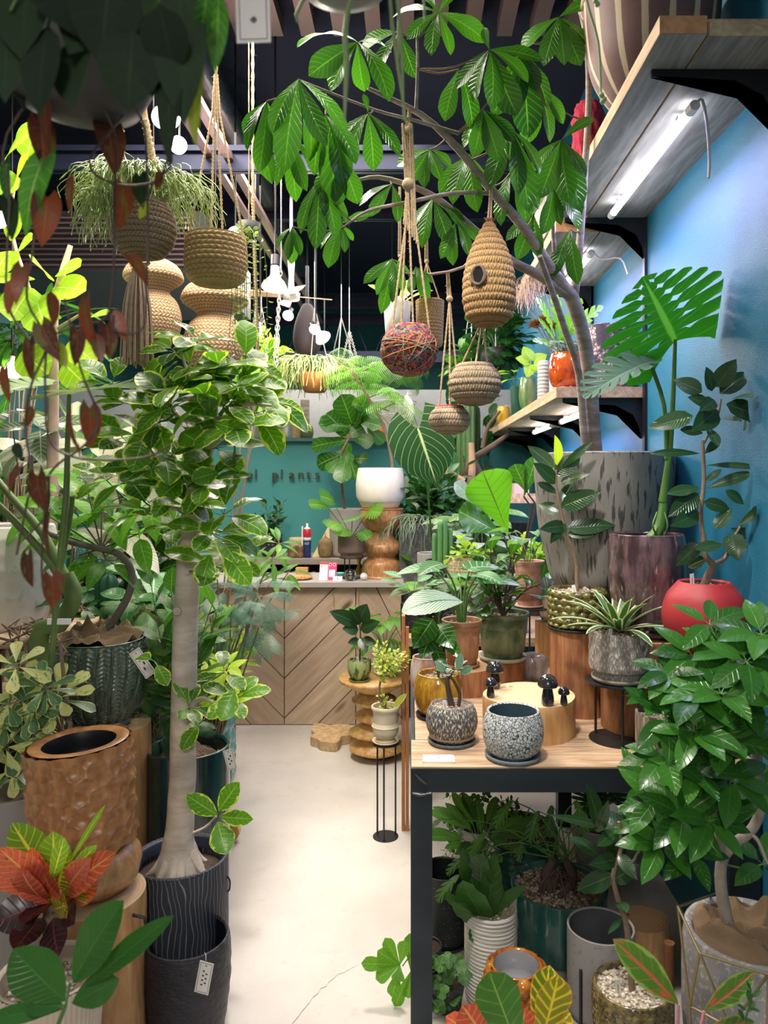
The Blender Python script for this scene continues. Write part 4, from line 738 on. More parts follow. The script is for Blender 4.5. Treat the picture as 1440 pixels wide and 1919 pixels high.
# red pot with rubber plant
stand('plant_stand', 'tall black metal stand under the round red pot by the wall', (.852, 2.17), .085, 1.043, TZ)
a = NT('red_clay'); n = a.noise(a.obj(), 9., 5, .6); a.col(a.mix(n, (.27, .01, .018), (.42, .03, .035))); a.rough(.55); a.bump(a.noise(a.obj(), 60.), .15, .004)
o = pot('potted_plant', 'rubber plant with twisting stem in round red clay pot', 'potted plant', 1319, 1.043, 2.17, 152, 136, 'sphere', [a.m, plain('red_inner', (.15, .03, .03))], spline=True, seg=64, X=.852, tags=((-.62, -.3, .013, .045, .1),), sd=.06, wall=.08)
Fo, S = MB(), MB(); Y = 2.15; S.tube([o.top, at(1328, 1078, Y), at(1336, 1058, Y), at(1322, 1040, Y), at(1318, 1000, Y)], (.013, .01, .007), 10); S.tube([at(1334, 1060, Y), at(1360, 1045, Y), at(1375, 1010, Y), at(1395, 975, Y)], (.008, .005, .003), 8); S.tube([at(1318, 1005, Y), at(1314, 960, Y), at(1320, 900, Y), at(1317, 825, Y)], (.006, .005), 8); S.tube([at(1320, 830, Y), at(1345, 780, Y), at(1352, 748, Y)], (.004, .003), 6)
for b, tp, w_ in (((1316, 735), (1264, 712), 36), ((1335, 733), (1324, 688), 26), ((1342, 725), (1380, 674), 38), ((1350, 738), (1405, 698), 38), ((1372, 748), (1428, 742), 22), ((1362, 757), (1442, 790), 42), ((1300, 780), (1216, 802), 36), ((1345, 768), (1298, 806), 46), ((1350, 785), (1392, 790), 26), ((1318, 812), (1276, 805), 20), ((1330, 760), (1290, 745), 32), ((1340, 750), (1312, 770), 30), ((1312, 850), (1220, 850), 16), ((1325, 872), (1425, 877), 14), ((1325, 915), (1412, 886), 22), ((1312, 915), (1252, 925), 24), ((1310, 925), (1254, 968), 38), ((1320, 905), (1352, 880), 14), ((1395, 945), (1360, 920), 22), ((1310, 960), (1258, 985), 36), ((1355, 1020), (1306, 1030), 24), ((1312, 1018), (1268, 1060), 32), ((1370, 1000), (1385, 1050), 42), ((1395, 1030), (1442, 1018), 16), ((1370, 990), (1428, 1008), 20), ((1385, 985), (1440, 950), 22), ((1340, 990), (1372, 955), 26), ((1325, 800), (1348, 838), 22), ((1322, 850), (1350, 822), 18), ((1320, 940), (1368, 955), 26), ((1330, 1045), (1290, 1062), 24), ((1395, 780), (1432, 806), 18)):
    leafpx(Fo, OV if w_ > 24 else ELL, (*b, Y), (*tp, Y + R_.uniform(-.07, .04)), w_, (R_.uniform(-.5, .5), -1, R_.uniform(.1, .9)), .4)
fin(o, Fo, RUB, S, STEMB)
random.seed(5)
# left part of the table
stump('dark red stump under the copper ribbed pot', .2, 2.82, .1, TZ, .848, STUMPW, ENDR, .05, 6); stump('reddish stump beneath the green ribbed pot', .345, 3.03, .125, TZ, .835, STUMPW, ENDR, .05, 7)
o = pot('potted_plant', 'dark green rubbery peperomia in green ribbed nursery-shaped pot', 'potted plant', 943, .838, 2.98, 100, 84, 'rim', [streakm('green_wash', (.05, .1, .05), (.2, .28, .15), 14., 3., .5, .5, .2, .1)], saucer=speck('speckled_cream_saucer', (.4, .4, .28), (.1, .08, .05)), saw=1.35, tags=((.5, -.6, .011, .03, 0),))
Fo, S = MB(), MB()
for k in range(11):
    e = o.top + [R_.uniform(-.13, .15), R_.uniform(-.1, .08), R_.uniform(.06, .27)]; twig(Fo, S, [o.top, o.top * .5 + e * .5 + [0, 0, .03], e], 6, .085, .06, OB, (.005, .003), .3, .5, .5, .02, top=2)
fin(o, Fo, GRN, S, STEMD)
o = pot('potted_plant', 'green-stemmed alocasia in copper-brown ribbed pot', 'potted plant', 866, .85, 2.82, 76, 84, 'rim', [streakm('copper_wash', (.3, .15, .08), (.5, .3, .18), 14., 3., .5, .5, .2, .1)], saucer=plain('copper_saucer', (.3, .15, .09), .5), tags=((-.7, -.5, .011, .03, .2),), saw=1.3)
Fo, S = MB(), MB(); petioles(Fo, S, o.top, 6, .24, .17, .1, HT, .12, .1, .5, .005); fin(o, Fo, LINE, S)
o = pot('potted_plant', 'calathea with round white-and-green striped leaves in glossy amber pot', 'potted plant', 822, TZ, 2.52, 92, 78, 'round', [glazem('amber_glaze', (.3, .12, .01), (.55, .32, .03), (.1, .03, .01), 16, .08)], spline=True, saucer=BLK)
Fo, S = MB(), MB(); leafpx(Fo, RIB, (868, 1128, 2.48), (757, 1148, 2.4), 66, (-.1, -.7, 1), .9, .5)
S.tube([o.top, at(828, 1200, 2.5), at(824, 1150, 2.49), at(852, 1125, 2.48)], (.004, .003), 6); S.tube([o.top, at(818, 1200, 2.5), at(812, 1155, 2.49)], (.004, .003), 6); build(Fo, 'leaf', MOSAIC, o.root); Fo = MB()
for b, tp, w_ in (((812, 1160), (775, 1215), 50), ((820, 1170), (850, 1215), 46), ((812, 1180), (790, 1235), 44), ((805, 1195), (770, 1180), 30), ((830, 1190), (865, 1235), 26), ((815, 1210), (835, 1262), 26)): leafpx(Fo, OV, (*b, 2.49), (*tp, 2.42), w_); S.tube([o.top, at(*b, 2.49)], .002, 5, smooth=1)
fin(o, Fo, GRN, S)
o = pot('plant_pot', 'peach and grey streaked glossy pot behind the amber pot', 'plant pot', 800, TZ, 2.76, 62, 74, 'round', [glazem('peach_streak', (.6, .2, .1), (.62, .6, .56), None, 14, .15)], spline=True, soil='soil', tags=((-.4, -.5, .012, .03, .2),))
# cluster between the table and bench
o = pot('potted_plant', 'pinkish terracotta pot on a saucer behind the dark peperomia', 'potted plant', 992, 1.0, 3.25, 58, 84, 'rim', [streakm('pink_wash', (.45, .22, .16), (.6, .36, .27), 14., 3., .5, .6, .2, .1)], saucer=plain('pink_saucer', (.6, .4, .32), .5), saw=1.4)
stand('plant_stand', 'black metal stand under the pinkish terracotta pot', (o.c[0], 3.25), .09, 1.0, TZ); Fo, S = MB(), MB(); petioles(Fo, S, o.top, 9, .16, .09, .06, HTs, .16, 0, .5); fin(o, Fo, BRT, S)
c = at(1000, 1190, 3.0); c[2] = TZ; B = MB(); B.lathe([(0, 0), (.9, .02), (1, .3), (.97, .8), (.8, 1), (0, 1)], c, .055, .1, 20, 12, rough_(.006, 3, 5)); single(B, 'petrified_rock', glazem('layered_rock', (.12, .1, .1), (.4, .36, .34), (.05, .2, .18), 12, .3), 'layered grey and teal rock piece on the table behind the green pot', 'rock')
o = pot('plant_pot', 'small cream pot with brown drips behind the studded pot', 'plant pot', 1034, .94, 3.25, 44, 42, 'round', [glazem('cream_drip', (.62, .48, .3), (.66, .55, .4), (.12, .05, .02), 10, .25, .5)], spline=True, saucer=plain('cream_saucer', (.6, .5, .35)), saw=1.3)
stump('short stump under the small cream drip pot', o.c[0], 3.25, .07, TZ, .94, STUMPL, ENDG, .04, 9)
# ------------------------------------------------------------ big ficus at the front right
random.seed(21)
CEM = speck('mottled_cement', (.36, .34, .33), (.55, .53, .5), 90, .56, .75); CEMB = plain('cement_plain', (.3, .28, .26), .8, var=.15, scale=12)
o = pot('potted_tree', 'bushy ficus with curved trunk in mottled cement pot wrapped in burlap at front right', 'potted tree', 1408, 0, 1.74, 222, 625, 'tall', [CEM], soil='burlap', seg=72, X=.79, R=.15, H=.5, sd=.05, wall=.12)
S = MB(); Y = 1.74; S.tube([o.top - [0, 0, .02], at(1378, 1770, Y), at(1356, 1690, Y), at(1352, 1620, Y), at(1375, 1582, Y), at(1405, 1560, Y), at(1425, 1520, Y), at(1424, 1450, Y), at(1405, 1380, Y)], (.016, .014, .012, .012, .008), 12); S.tube([at(1358, 1610, Y), at(1342, 1540, Y), at(1330, 1460, Y), at(1322, 1380, Y), at(1350, 1290, Y)], (.01, .008, .005), 8)
for a_, b_ in (((1330, 1460), (1250, 1400)), ((1322, 1400), (1270, 1330)), ((1325, 1390), (1270, 1250)), ((1350, 1300), (1390, 1220)), ((1424, 1450), (1430, 1300)), ((1342, 1540), (1230, 1560)), ((1335, 1500), (1240, 1500)), ((1410, 1400), (1440, 1200)), ((1405, 1560), (1440, 1620))): S.tube([at(*a_, Y), (at(*a_, Y) + at(*b_, Y - .05)) / 2 + [0, 0, .015], at(*b_, Y - .06)], (.006, .003), 6)
build(S, 'trunk', TRUNK, o.root); TV = np.vstack(S.v); Fo, S = MB(), MB()
for (x, y, dy, n, L) in ((1370, 1225, 0, 9, 92), (1428, 1190, -.05, 9, 100), (1300, 1230, 0, 8, 84), (1255, 1262, -.03, 7, 76), (1300, 1300, -.08, 8, 88), (1352, 1300, -.1, 9, 92), (1400, 1300, -.05, 8, 96), (1250, 1345, -.08, 8, 84), (1300, 1370, -.12, 9, 90), (1360, 1390, -.1, 9, 94), (1420, 1390, -.1, 8, 96), (1248, 1420, -.1, 8, 84), (1300, 1450, -.12, 8, 90), (1370, 1460, -.08, 8, 90), (1425, 1480, 0, 7, 90), (1230, 1498, -.04, 8, 82), (1280, 1530, -.1, 8, 84), (1330, 1540, -.12, 7, 86), (1240, 1580, -.05, 7, 80), (1210, 1540, .03, 6, 76), (1300, 1600, -.05, 5, 76), (1430, 1620, 0, 5, 84), (1200, 1470, .05, 5, 70), (1330, 1170, .03, 5, 90), (1400, 1240, -.1, 7, 90)):
    p = at(x, y, Y + dy); joinp(S, TV, p, .0018); L_ = L / F * Y; whorl(Fo, S, p, n, L_, L_ * .46, OV, (R_.uniform(-.3, .3), R_.uniform(-.9, -.3), 1), .25, .35, .55, L_ * .12, None, 0, .0012, .3)
fin(o, Fo, FIC, S, STEM)
GOLD = plain('aged_brass_wire', (.35, .27, .14), .35, .8)
t = thing('wire_pot_stand', 'thin brass wire polyhedron frame around the cement pot', 'pot stand', (.62, 1.55, 0)); B = MB(); K = dict(a=at(1271, 1699, 1.6), b=at(1312, 1786, 1.54), c=at(1293, 1885, 1.58), d=at(1440, 1826, 1.5), e=at(1345, 1674, 1.95), f=at(1368, 1925, 1.5))
g_ = np.array([K['c'][0] + .03, 1.6, .002]); h_ = np.array([K['f'][0] + .04, 1.5, .002]); k_ = np.array([K['d'][0] - .02, 1.47, .002])
for p, q in (('a', 'b'), ('a', 'c'), ('b', 'c'), ('b', 'd'), ('a', 'e'), ('b', 'f'), ('c', 'f'), ('f', 'd')): B.tube([K[p], K[q]], .0028, 8, smooth=1)
for p, q in ((K['c'], g_), (K['f'], h_), (K['f'], g_), (K['d'], k_), (g_, h_), (h_, k_)): B.tube([p, q], .0028, 8, smooth=1)
build(B, 'frame', GOLD, t)
# ------------------------------------------------------------ floor pots under the table
GLG = glazem('green_teal_glaze', (.02, .09, .08), (.05, .17, .14), (.2, .36, .3), 8, .12, .5)
o = pot('potted_plant', 'philodendron with tangled aerial roots in wide green-glazed pot on the floor', 'potted plant', 1047, 0, 2.5, 182, 150, 'cyl', [GLG], seg=64, disp=grooves(44, .002), rows=20, gm=GRAVB, wall=.09, peb=420, R=.16, H=.2)
Fo, S, Rt = MB(), MB(), MB(); t0 = o.top
for dx, y0, y1 in ((-.03, 1590, 1680), (.035, 1600, 1680)): Rt.tube([t0 + [dx * .6, 0, -.01], t0 + [dx * 1.3, 0, .05], t0 + [dx * .6, -.01, .11]], (.022, .02, .013), 10, bump=.15, bf=3)
for i in range(26): a = R_.random() * 6.28; r = R_.uniform(.02, .07); Rt.tube([t0 + [math.cos(a) * .015, math.sin(a) * .015, R_.uniform(.04, .08)], t0 + [math.cos(a) * r, math.sin(a) * r, R_.uniform(.03, .06)], t0 + [math.cos(a) * r * 1.1, math.sin(a) * r * 1.1, -.004]], R_.uniform(.0018, .0035), 5)
build(Rt, 'aerial_roots', STEMD, o.root); LOB = lobed('lance', 5, .3, .5, 0, 4, 2, .6, .1, .4)
for (x, y) in ((828, 1535), (880, 1600), (912, 1560), (860, 1640), (960, 1500), (1010, 1520), (1035, 1510), (1080, 1500), (985, 1560), (1130, 1560)):
    e = at(x, y, 2.42 + R_.uniform(-.12, .12)); b = t0 + [R_.choice((-.02, .03)), 0, .11]; S.tube([b, (b + e) / 2 + [0, 0, .045], e], (.003, .0016), 5); L = .1; leaf(Fo, LOB, e, nrm((e - b) * [1, 1, 0] * .5 + [0, -.03, -.09]), (e - b) * [1, 1, 0] + [0, -.1, .1], L, .05, .4)
strands(S, t0 + [.03, 0, .1], 14, .02, .12, .0015, up=.04); fin(o, Fo, MID, S)
GRC = speck('smooth_grey_clay', (.36, .34, .33), (.3, .28, .28), 60, .6, .65)
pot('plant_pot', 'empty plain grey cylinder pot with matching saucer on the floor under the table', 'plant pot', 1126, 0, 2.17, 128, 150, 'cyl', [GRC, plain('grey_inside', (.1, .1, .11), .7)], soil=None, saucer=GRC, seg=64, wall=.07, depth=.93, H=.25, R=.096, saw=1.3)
TURT = glazem('brown_pebbled_glaze', (.05, .035, .015), (.2, .15, .05), (.4, .33, .15), 25, .2, .5, False)
stand('plant_stand', 'low black stand beneath the bubbly brown pot', (.515, 1.76), .11, .17, 0)
o = pot('potted_plant', 'rubber plant in glossy brown bubble-textured pot with cream gravel', 'potted plant', 1188, .172, 1.76, 142, 150, 'tall', [TURT], disp=hexdots(34, 14, .0022, .48), rows=70, seg=272, gm=GRAVW, tags=((-.45, -.2, .014, .045, .1),), R=.092, H=.19, sd=.08, wall=.08, X=.522, peb=330)
Fo, S = MB(), MB(); Y = 1.78; S.tube([o.top + [.0, 0, 0], at(1176, 1740, Y), at(1160, 1690, Y), at(1150, 1640, Y), at(1165, 1590, Y), at(1160, 1540, Y)], (.008, .006, .004), 8); S.tube([at(1155, 1650, Y), at(1190, 1610, Y), at(1205, 1570, Y)], (.004, .003), 6)
for b, tp, w_ in (((1122, 1545), (1098, 1470), 36), ((1130, 1550), (1032, 1528), 18), ((1195, 1580), (1118, 1518), 48), ((1190, 1560), (1182, 1515), 30), ((1200, 1565), (1230, 1520), 30), ((1150, 1640), (1083, 1668), 38), ((1150, 1650), (1198, 1620), 34), ((1120, 1600), (1068, 1568), 24), ((1155, 1610), (1105, 1620), 30), ((1160, 1690), (1175, 1710), 26), ((1205, 1590), (1240, 1610), 28), ((1150, 1560), (1120, 1585), 26), ((1165, 1720), (1140, 1750), 12), ((1160, 1600), (1195, 1650), 26), ((1120, 1560), (1140, 1500), 24), ((1205, 1570), (1215, 1530), 18)): leafpx(Fo, OV, (*b, Y), (*tp, Y + R_.uniform(-.08, .04)), w_, (R_.uniform(-.4, .4), -1, R_.uniform(.3, 1)), .35)
fin(o, Fo, RUB, S, STEMB)
BARB = glazem('orange_brown_glaze', (.32, .06, .015), (.5, .22, .03), (.12, .03, .01), 16, .1, .5, False)
BIN = plain('pearl_inside', (.4, .4, .42), .2, coat=.5, bump=.4, bs=30)
pot('plant_pot', 'orange-brown glossy pot studded with large round knobs and pearly inside', 'plant pot', 968, 0, 1.98, 118, 200, 'barrel', [BARB, BIN], soil=None, disp=hexdots(11, 7, .014, .5, .6), rows=84, seg=220, R=.083, H=.27, wall=.1, depth=.35)
o = pot('potted_plant', 'flat-stemmed epiphyllum in white finely ridged pot on the floor', 'potted plant', 920, 0, 2.24, 100, 200, 'cyl', [streakm('white_ridged', (.66, .64, .58), (.5, .48, .42), 2, 60, .5, .6)], disp=lambda t, v: .0015 * np.sin(v * 150 + t), rows=110, seg=60, R=.078, H=.27, gm=GRAVW, sd=.05)
Fo = MB(); 
for b, tp, w_ in (((905, 1720), (868, 1650), 62), ((900, 1700), (868, 1590), 36), ((915, 1720), (925, 1600), 44), ((925, 1720), (935, 1650), 34), ((865, 1700), (835, 1672), 22), ((925, 1700), (985, 1660), 22), ((900, 1660), (905, 1600), 50), ((910, 1735), (880, 1760), 40), ((880, 1650), (862, 1615), 26), ((890, 1730), (850, 1690), 32)): leafpx(Fo, tmpl('strap', 10, 2, .06, .0, 0, 0, 7, .12), (*b, 2.22), (*tp, 2.18 + R_.uniform(-.06, .06)), w_, (R_.uniform(-.5, .5), -1, .3), .15)
fin(o, Fo, leafm('flat_stem_green', (.05, .16, .025), dark=(.02, .08, .012), vs=.05, rough=.35, tr=.15), fname='flat_stems')
DKP = speck('black_grainy_pot', (.018, .024, .026), (.08, .1, .1), 150, .62, .5, bump=.5)
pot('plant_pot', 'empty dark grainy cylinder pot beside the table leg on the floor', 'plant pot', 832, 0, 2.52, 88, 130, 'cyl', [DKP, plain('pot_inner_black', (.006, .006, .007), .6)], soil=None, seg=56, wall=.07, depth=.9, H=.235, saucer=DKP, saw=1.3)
random.seed(8)
o = pot('potted_plant', 'round-leaved trailing plant with many beady leaves far under the table', 'potted plant', 900, 0, 3.0, 90, 60, 'taper', [GRC], soil='soil', H=.17)
Fo, S = MB(), MB()
for i in range(42): x0 = R_.uniform(830, 985); e = at(x0, R_.uniform(1490, 1640), 3.0 + R_.uniform(-.14, .14)); twig(Fo, S, [o.top, (o.top + e) / 2 + [0, 0, .05], e], 15, .024, .022, RDs, (.0025, .001), .35, .3, .2, .006, up=.3)
fin(o, Fo, GRN, S)
o = pot('potted_plant', 'dark green striped ribbed pot with low grass under the table', 'potted plant', 975, 0, 2.86, 140, 110, 'cyl', [glazem('dark_green_ribbed', (.02, .06, .05), (.05, .12, .1), None, 10, .2)], disp=rings(9, .003), rows=60, soil='gravel', H=.22)
Fo = MB(); rosette(Fo, o.top, 60, .14, .006, LAN, 1.4, .5, .6); fin(o, Fo, GRS)
o = pot('potted_plant', 'leafy dark plant in a charcoal pot behind the philodendron', 'potted plant', 905, 0, 2.7, 70, 60, 'taper', [DKP], soil='soil', H=.15)
Fo, S = MB(), MB(); petioles(Fo, S, o.top, 22, .16, .17, .05, ELL, .1, .5, .4); fin(o, Fo, MID, S)
o = pot('potted_plant', 'green split-leaf plant behind the legs at the right under the table', 'potted plant', 1125, 0, 2.95, 110, 80, 'taper', [GRC], soil='soil', H=.2)
Fo, S = MB(), MB(); petioles(Fo, S, o.top, 16, .3, .18, .15, lobed('heart', 6, .3, .4, .25, 4, 2), .2, .1, .5); fin(o, Fo, GRN, S)
o = pot('potted_plant', 'clover-like plant with thin stems in black pot behind the table leg', 'potted plant', 838, 0, 2.2, 70, 60, 'taper', [DKP], soil='soil', H=.08)
Fo, S = MB(), MB()
for i in range(26): x0 = R_.uniform(812, 875); e = at(x0, R_.uniform(1795, 1900), 2.15 + R_.uniform(-.07, .1)); S.tube([o.top + [R_.uniform(-.03, .03), 0, 0], (o.top + e) / 2, e], .0008, 4, smooth=2); whorl(Fo, S, e, 4, .026, .026, RDs, (R_.uniform(-.4, .4), -.6, 1), .1, .3, .4)
fin(o, Fo, MID, S, GRS, sname='thin_stems'); [c.__setitem__('kind', 'stuff') for c in o.root.children if c.name.startswith('thin')]
o = pot('potted_plant', 'lobed-leaf philodendron reaching out past the steel table leg into the aisle', 'potted plant', 800, 0, 2.38, 60, 40, 'taper', [DKP], soil='soil', H=.07, R=.05)
Fo, S = MB(), MB(); LB2 = lobed('ell', 4, .25, .6, .1, 5, 3, .5, .1, .5); pn = at(755, 1810, 2.16)
S.tube([o.top, pn + [.03, .06, 0], pn], .002, 5)
for tp, w_ in (((722, 1758), 24), ((708, 1782), 26), ((678, 1805), 26), ((705, 1835), 26), ((735, 1868), 26), ((760, 1762), 26), ((745, 1840), 26)): leafpx(Fo, OB, (750, 1808, 2.16), (*tp, 2.14), w_, (0, -1, .4), .2, .8)
for tp in ((740, 1885), (765, 1870), (768, 1750)): leafpx(Fo, OB, (770, 1820, 2.22), (*tp, 2.2), 24); 
fin(o, Fo, BRT, S)
stump('small wood block stump under the table by the wall', .72, 2.3, .075, 0, .2, STUMPL, ENDR, .05, 12)
B = MB(); B.tube([(.70, 2.02, 0), (.70, 2.02, .3)], .014, 16, smooth=1); single(B, 'wooden_peg', STUMPW, 'short round brown wooden post beside the bubbly pot', 'post')
# croton and aglaonema rising from below the frame
o = pot('potted_plant', 'orange and yellow croton with one broad green leaf at the bottom of the picture', 'potted plant', 960, 0, 1.72, 120, 60, 'taper', [DKP], soil='soil', H=.13, R=.07)
S = MB(); S.tube([o.top, at(955, 1980, 1.72), at(950, 1930, 1.72)], .006, 8); Fo = MB(); CT = tmpl('fiddle', 12, 3, .12, .05, 0, .02, 7, .12)
for b, tp, w_, m in (((930, 1970), (868, 1885), 60, 0), ((930, 1975), (905, 1865), 50, 1), ((1000, 1990), (1046, 1830), 70, 1), ((1010, 1990), (1030, 1812), 60, 1), ((930, 1970), (838, 1905), 44, 0), ((975, 1990), (1068, 1900), 66, 1), ((960, 1995), (985, 1890), 50, 0)): leafpx(Fo, CT, (*b, 1.72), (*tp, 1.72 + R_.uniform(-.05, .05)), w_, (R_.uniform(-.3, .3), -1, .4), .3, None, m)
leafpx(Fo, tmpl('fiddle', 14, 3, .12, .1, 0, .012, 7, .06), (975, 1975, 1.68), (918, 1824, 1.62), 84, (-.1, -1, .4), .3, .8, 2); fin(o, Fo, [CRO, CRY, GRN], S, STEMD)
o = pot('potted_plant', 'pink-and-green aglaonema leaves rising at the bottom right corner', 'potted plant', 1320, 0, 1.42, 120, 60, 'taper', [DKP], soil='soil', R=.06, H=.2, X=.5)
S, Fo = MB(), MB(); Y = 1.42
for b, tp, w_ in (((1272, 1882), (1152, 1762), 58), ((1320, 1895), (1412, 1822), 42), ((1330, 1925), (1410, 1915), 30)):
    S.tube([o.top, (o.top + at(*b, Y)) / 2 + [0, 0, .03], at(*b, Y)], (.0045, .0028), 6, mat=0); leafpx(Fo, BIG, (*b, Y), (*tp, Y), w_, (.2, -1, .5), .35, .6)
fin(o, Fo, AGL, S, plain('pink_stem', (.6, .22, .25), .4))
o = pot('potted_plant', 'thin dark zz plant frond at the bottom right corner', 'potted plant', 1420, 0, 1.3, 60, 60, 'taper', [DKP], soil='soil', R=.05, H=.25, X=.6)
S, Fo = MB(), MB(); twig(Fo, S, [o.top, at(1395, 1960, 1.3), at(1412, 1862, 1.28)], 14, .025, .012, ELLs, (.003, .0015), .4, .7, .2, .002, up=.2); fin(o, Fo, DRK, S)
for lab, x, y0, y1 in (('black metal rod of a plant stand standing right of the orange croton', 1089, 1818, 1.8), ('shorter black metal rod standing behind the croton leaves', 1020, 1872, 1.78)):
    c = at(x, y0, y1); B = MB(); B.tube([(c[0], c[1], 0), (c[0], c[1], c[2])], .0045, 8, smooth=1); B.lathe([(0, 0), (.03, 0), (.03, .003), (0, .003)], (c[0], c[1], 0), 1, 1, 16); single(B, 'stand_rod', BLK, lab, 'rod')
# ------------------------------------------------------------ things on the wall shelves
random.seed(31)
def onshelf(px, X): return X * F / (px - VX)
ZS = 1.941
o = pot('potted_plant', 'orange-red glazed jar with black shapes holding string succulents on the middle shelf', 'potted plant', 1066, ZS, 3.27, 74, 66, 'round', [glazem('orange_red_glaze', (.55, .1, .01), (.3, .03, .01), (.01, .005, .005), 9, .08, .5, False)], spline=True, X=.69, saucer=plain('red_saucer', (.3, .03, .02), .2), saw=1.4, soil='soil')
Fo = MB(); strands(Fo, o.top, 60, .06, .08, .002, up=.04); fin(o, Fo, SIL, fname='succulent_strands')
a = NT('snakeskin_glaze'); ob = a.obj(); v = a.vor(ob, 60., 'DISTANCE_TO_EDGE'); n = a.noise(ob, 16., 3, .6); m_ = a.math('MULTIPLY', a.ss(v, .05, .12), a.ss(n, .42, .55)); a.col(a.mix(m_, (.05, .035, .06), (.55, .44, .4))); a.rough(.4); a.bump(v, .3, .003)
pot('plant_pot', 'large snakeskin-patterned cylinder pot on the near end of the middle shelf', 'plant pot', 1160, ZS, 3.28, 110, 128, 'cyl', [a.m], soil='soil', X=.865, R=.108, H=.27, saucer=plain('pinkish_saucer', (.5, .44, .4), .5), seg=56)
for lab, px, X, w_, h_, st, m, pl, sty in (('green glazed cup with lime round-leaf plant on the middle shelf', 990, .665, 34, 62, 'round', glazem('green_cup', (.06, .16, .05), (.2, .22, .1), None, 9, .2), YEL, 1), ('slim dark green pot with lime leaves next to the green cup', 968, .655, 24, 56, 'taper', plain('dark_green_pot', (.02, .08, .05), .3), YEL, 2), ('yellow glossy round pot on the far part of the middle shelf', 944, .655, 24, 34, 'round', plain('mustard_glaze', (.65, .38, .03), .15), None, 0), ('cream crackled jar at the far end of the middle shelf', 930, .66, 22, 36, 'round', cracklem('cream_crackle', (.62, .55, .45), (.2, .16, .12), 160), None, 0), ('grey speckled cup between yellow pot and green pot on the middle shelf', 956, .72, 24, 40, 'round', cracklem('grey_crackle', (.45, .42, .4), (.15, .12, .1), 180), None, 0), ('tiny cream pot at the outer far corner of the middle shelf', 922, .64, 16, 20, 'round', plain('cream_tiny', (.7, .6, .42), .3), None, 0)):
    Y = onshelf(px, X); o = pot('potted_plant' if pl else 'plant_pot', lab, 'potted plant' if pl else 'plant pot', px, ZS, Y, w_, h_, st, [m], spline=st == 'round', soil='soil', seg=32, X=X)
    if pl:
        Fo, S = MB(), MB()
        if sty == 1: S.tube([o.top, o.top + [.02, 0, .12]], .006, 6, smooth=1); whorl(Fo, S, o.top + [.02, 0, .11], 5, .09, .08, HTs, (0, -1, .4), .2, .2, .3, .02)
        else: petioles(Fo, S, o.top, 9, .12, .12, .06, HTs, .16, 0, .5)
        fin(o, Fo, pl, S)
Y = onshelf(1019, .68); B = MB(); f = rings(13, .004); B.lathe([(.8, 0), (1, .02), (1, .98), (.8, 1), (0, 1)], (.68, Y, ZS), .028, .22, 28, 80, lambda t, v: f(t, v) * (v < .85)); single(B, 'ribbed_vase', plain('ribbed_grey_vase', (.42, .42, .4), .4), 'tall thin ribbed grey vase beside the orange jar', 'vase')
Y = onshelf(1034, .70); B = MB(); B.lathe([(.9, 0), (1, .03), (1, .75), (.5, .85), (.4, 1), (0, 1)], (.72, Y, ZS), .03, .24, 24, spline=True); single(B, 'bottle', plain('cream_bottle', (.6, .55, .45), .3), 'cream bottle between ribbed vase and orange jar', 'bottle')
# dried flowers
Y = 3.9; t = thing('dried_bouquet', 'dried artichoke heads and pampas grass standing on the middle shelf', 'dried flowers', (.8, Y, ZS)); B = MB(); B.lathe([(.7, 0), (1, .3), (.7, 1)], (.8, Y, ZS), .05, .16, 20, spline=True); build(B, 'vase', plain('dull_vase', (.3, .24, .2), .6), t)
S, Fo, A = MB(), MB(), MB()
for x, y in ((1003, 603), (1035, 608), (1020, 595)):
    e = at(x, y, 3.85); S.tube([(.8, Y, ZS + .15), e], .003, 5, smooth=1); rosette(A, e + [0, 0, -.02], 60, .05, .018, LAN, 1.5, -.4, -.3)
for k in range(5): e = at(975 + k * 9, 560 - k * 12, 3.85); S.tube([(.8, Y, ZS + .15), (e + [.8, Y, ZS + .15]) / 2 + [0, 0, .05], e], .002, 5); strands(Fo, e, 50, .16, .05, .0008, up=.03, seg=3)
build(S, 'stems', STEMB, t); build(A, 'artichoke_heads', plain('dried_brown', (.25, .12, .05), .8, var=.4), t); build(Fo, 'pampas_plumes', plain('pampas', (.6, .45, .34), .9), t)
Fo, S = MB(), MB(); o = pot('potted_plant', 'split-leaf plant spreading behind the money tree trunk on the middle shelf', 'potted plant', 1040, ZS, 3.75, 50, 40, 'taper', [DKP], soil='soil', X=.84)
for b, tp, w_ in (((1045, 650), (1010, 600), 34), ((1050, 640), (1130, 575), 40), ((1040, 630), (1005, 560), 36), ((1050, 640), (1035, 545), 30), ((1060, 640), (1090, 560), 34), ((1050, 650), (1000, 640), 26)): leafpx(Fo, TM('lobs', lobed, 'ell', 6, .2, .4, .1, 4, 2), (*b, 3.7), (*tp, 3.55), w_, (0, -1, .8)); S.tube([o.top, at(*b, 3.7)], .003, 5, smooth=1)
fin(o, Fo, BRT, S)
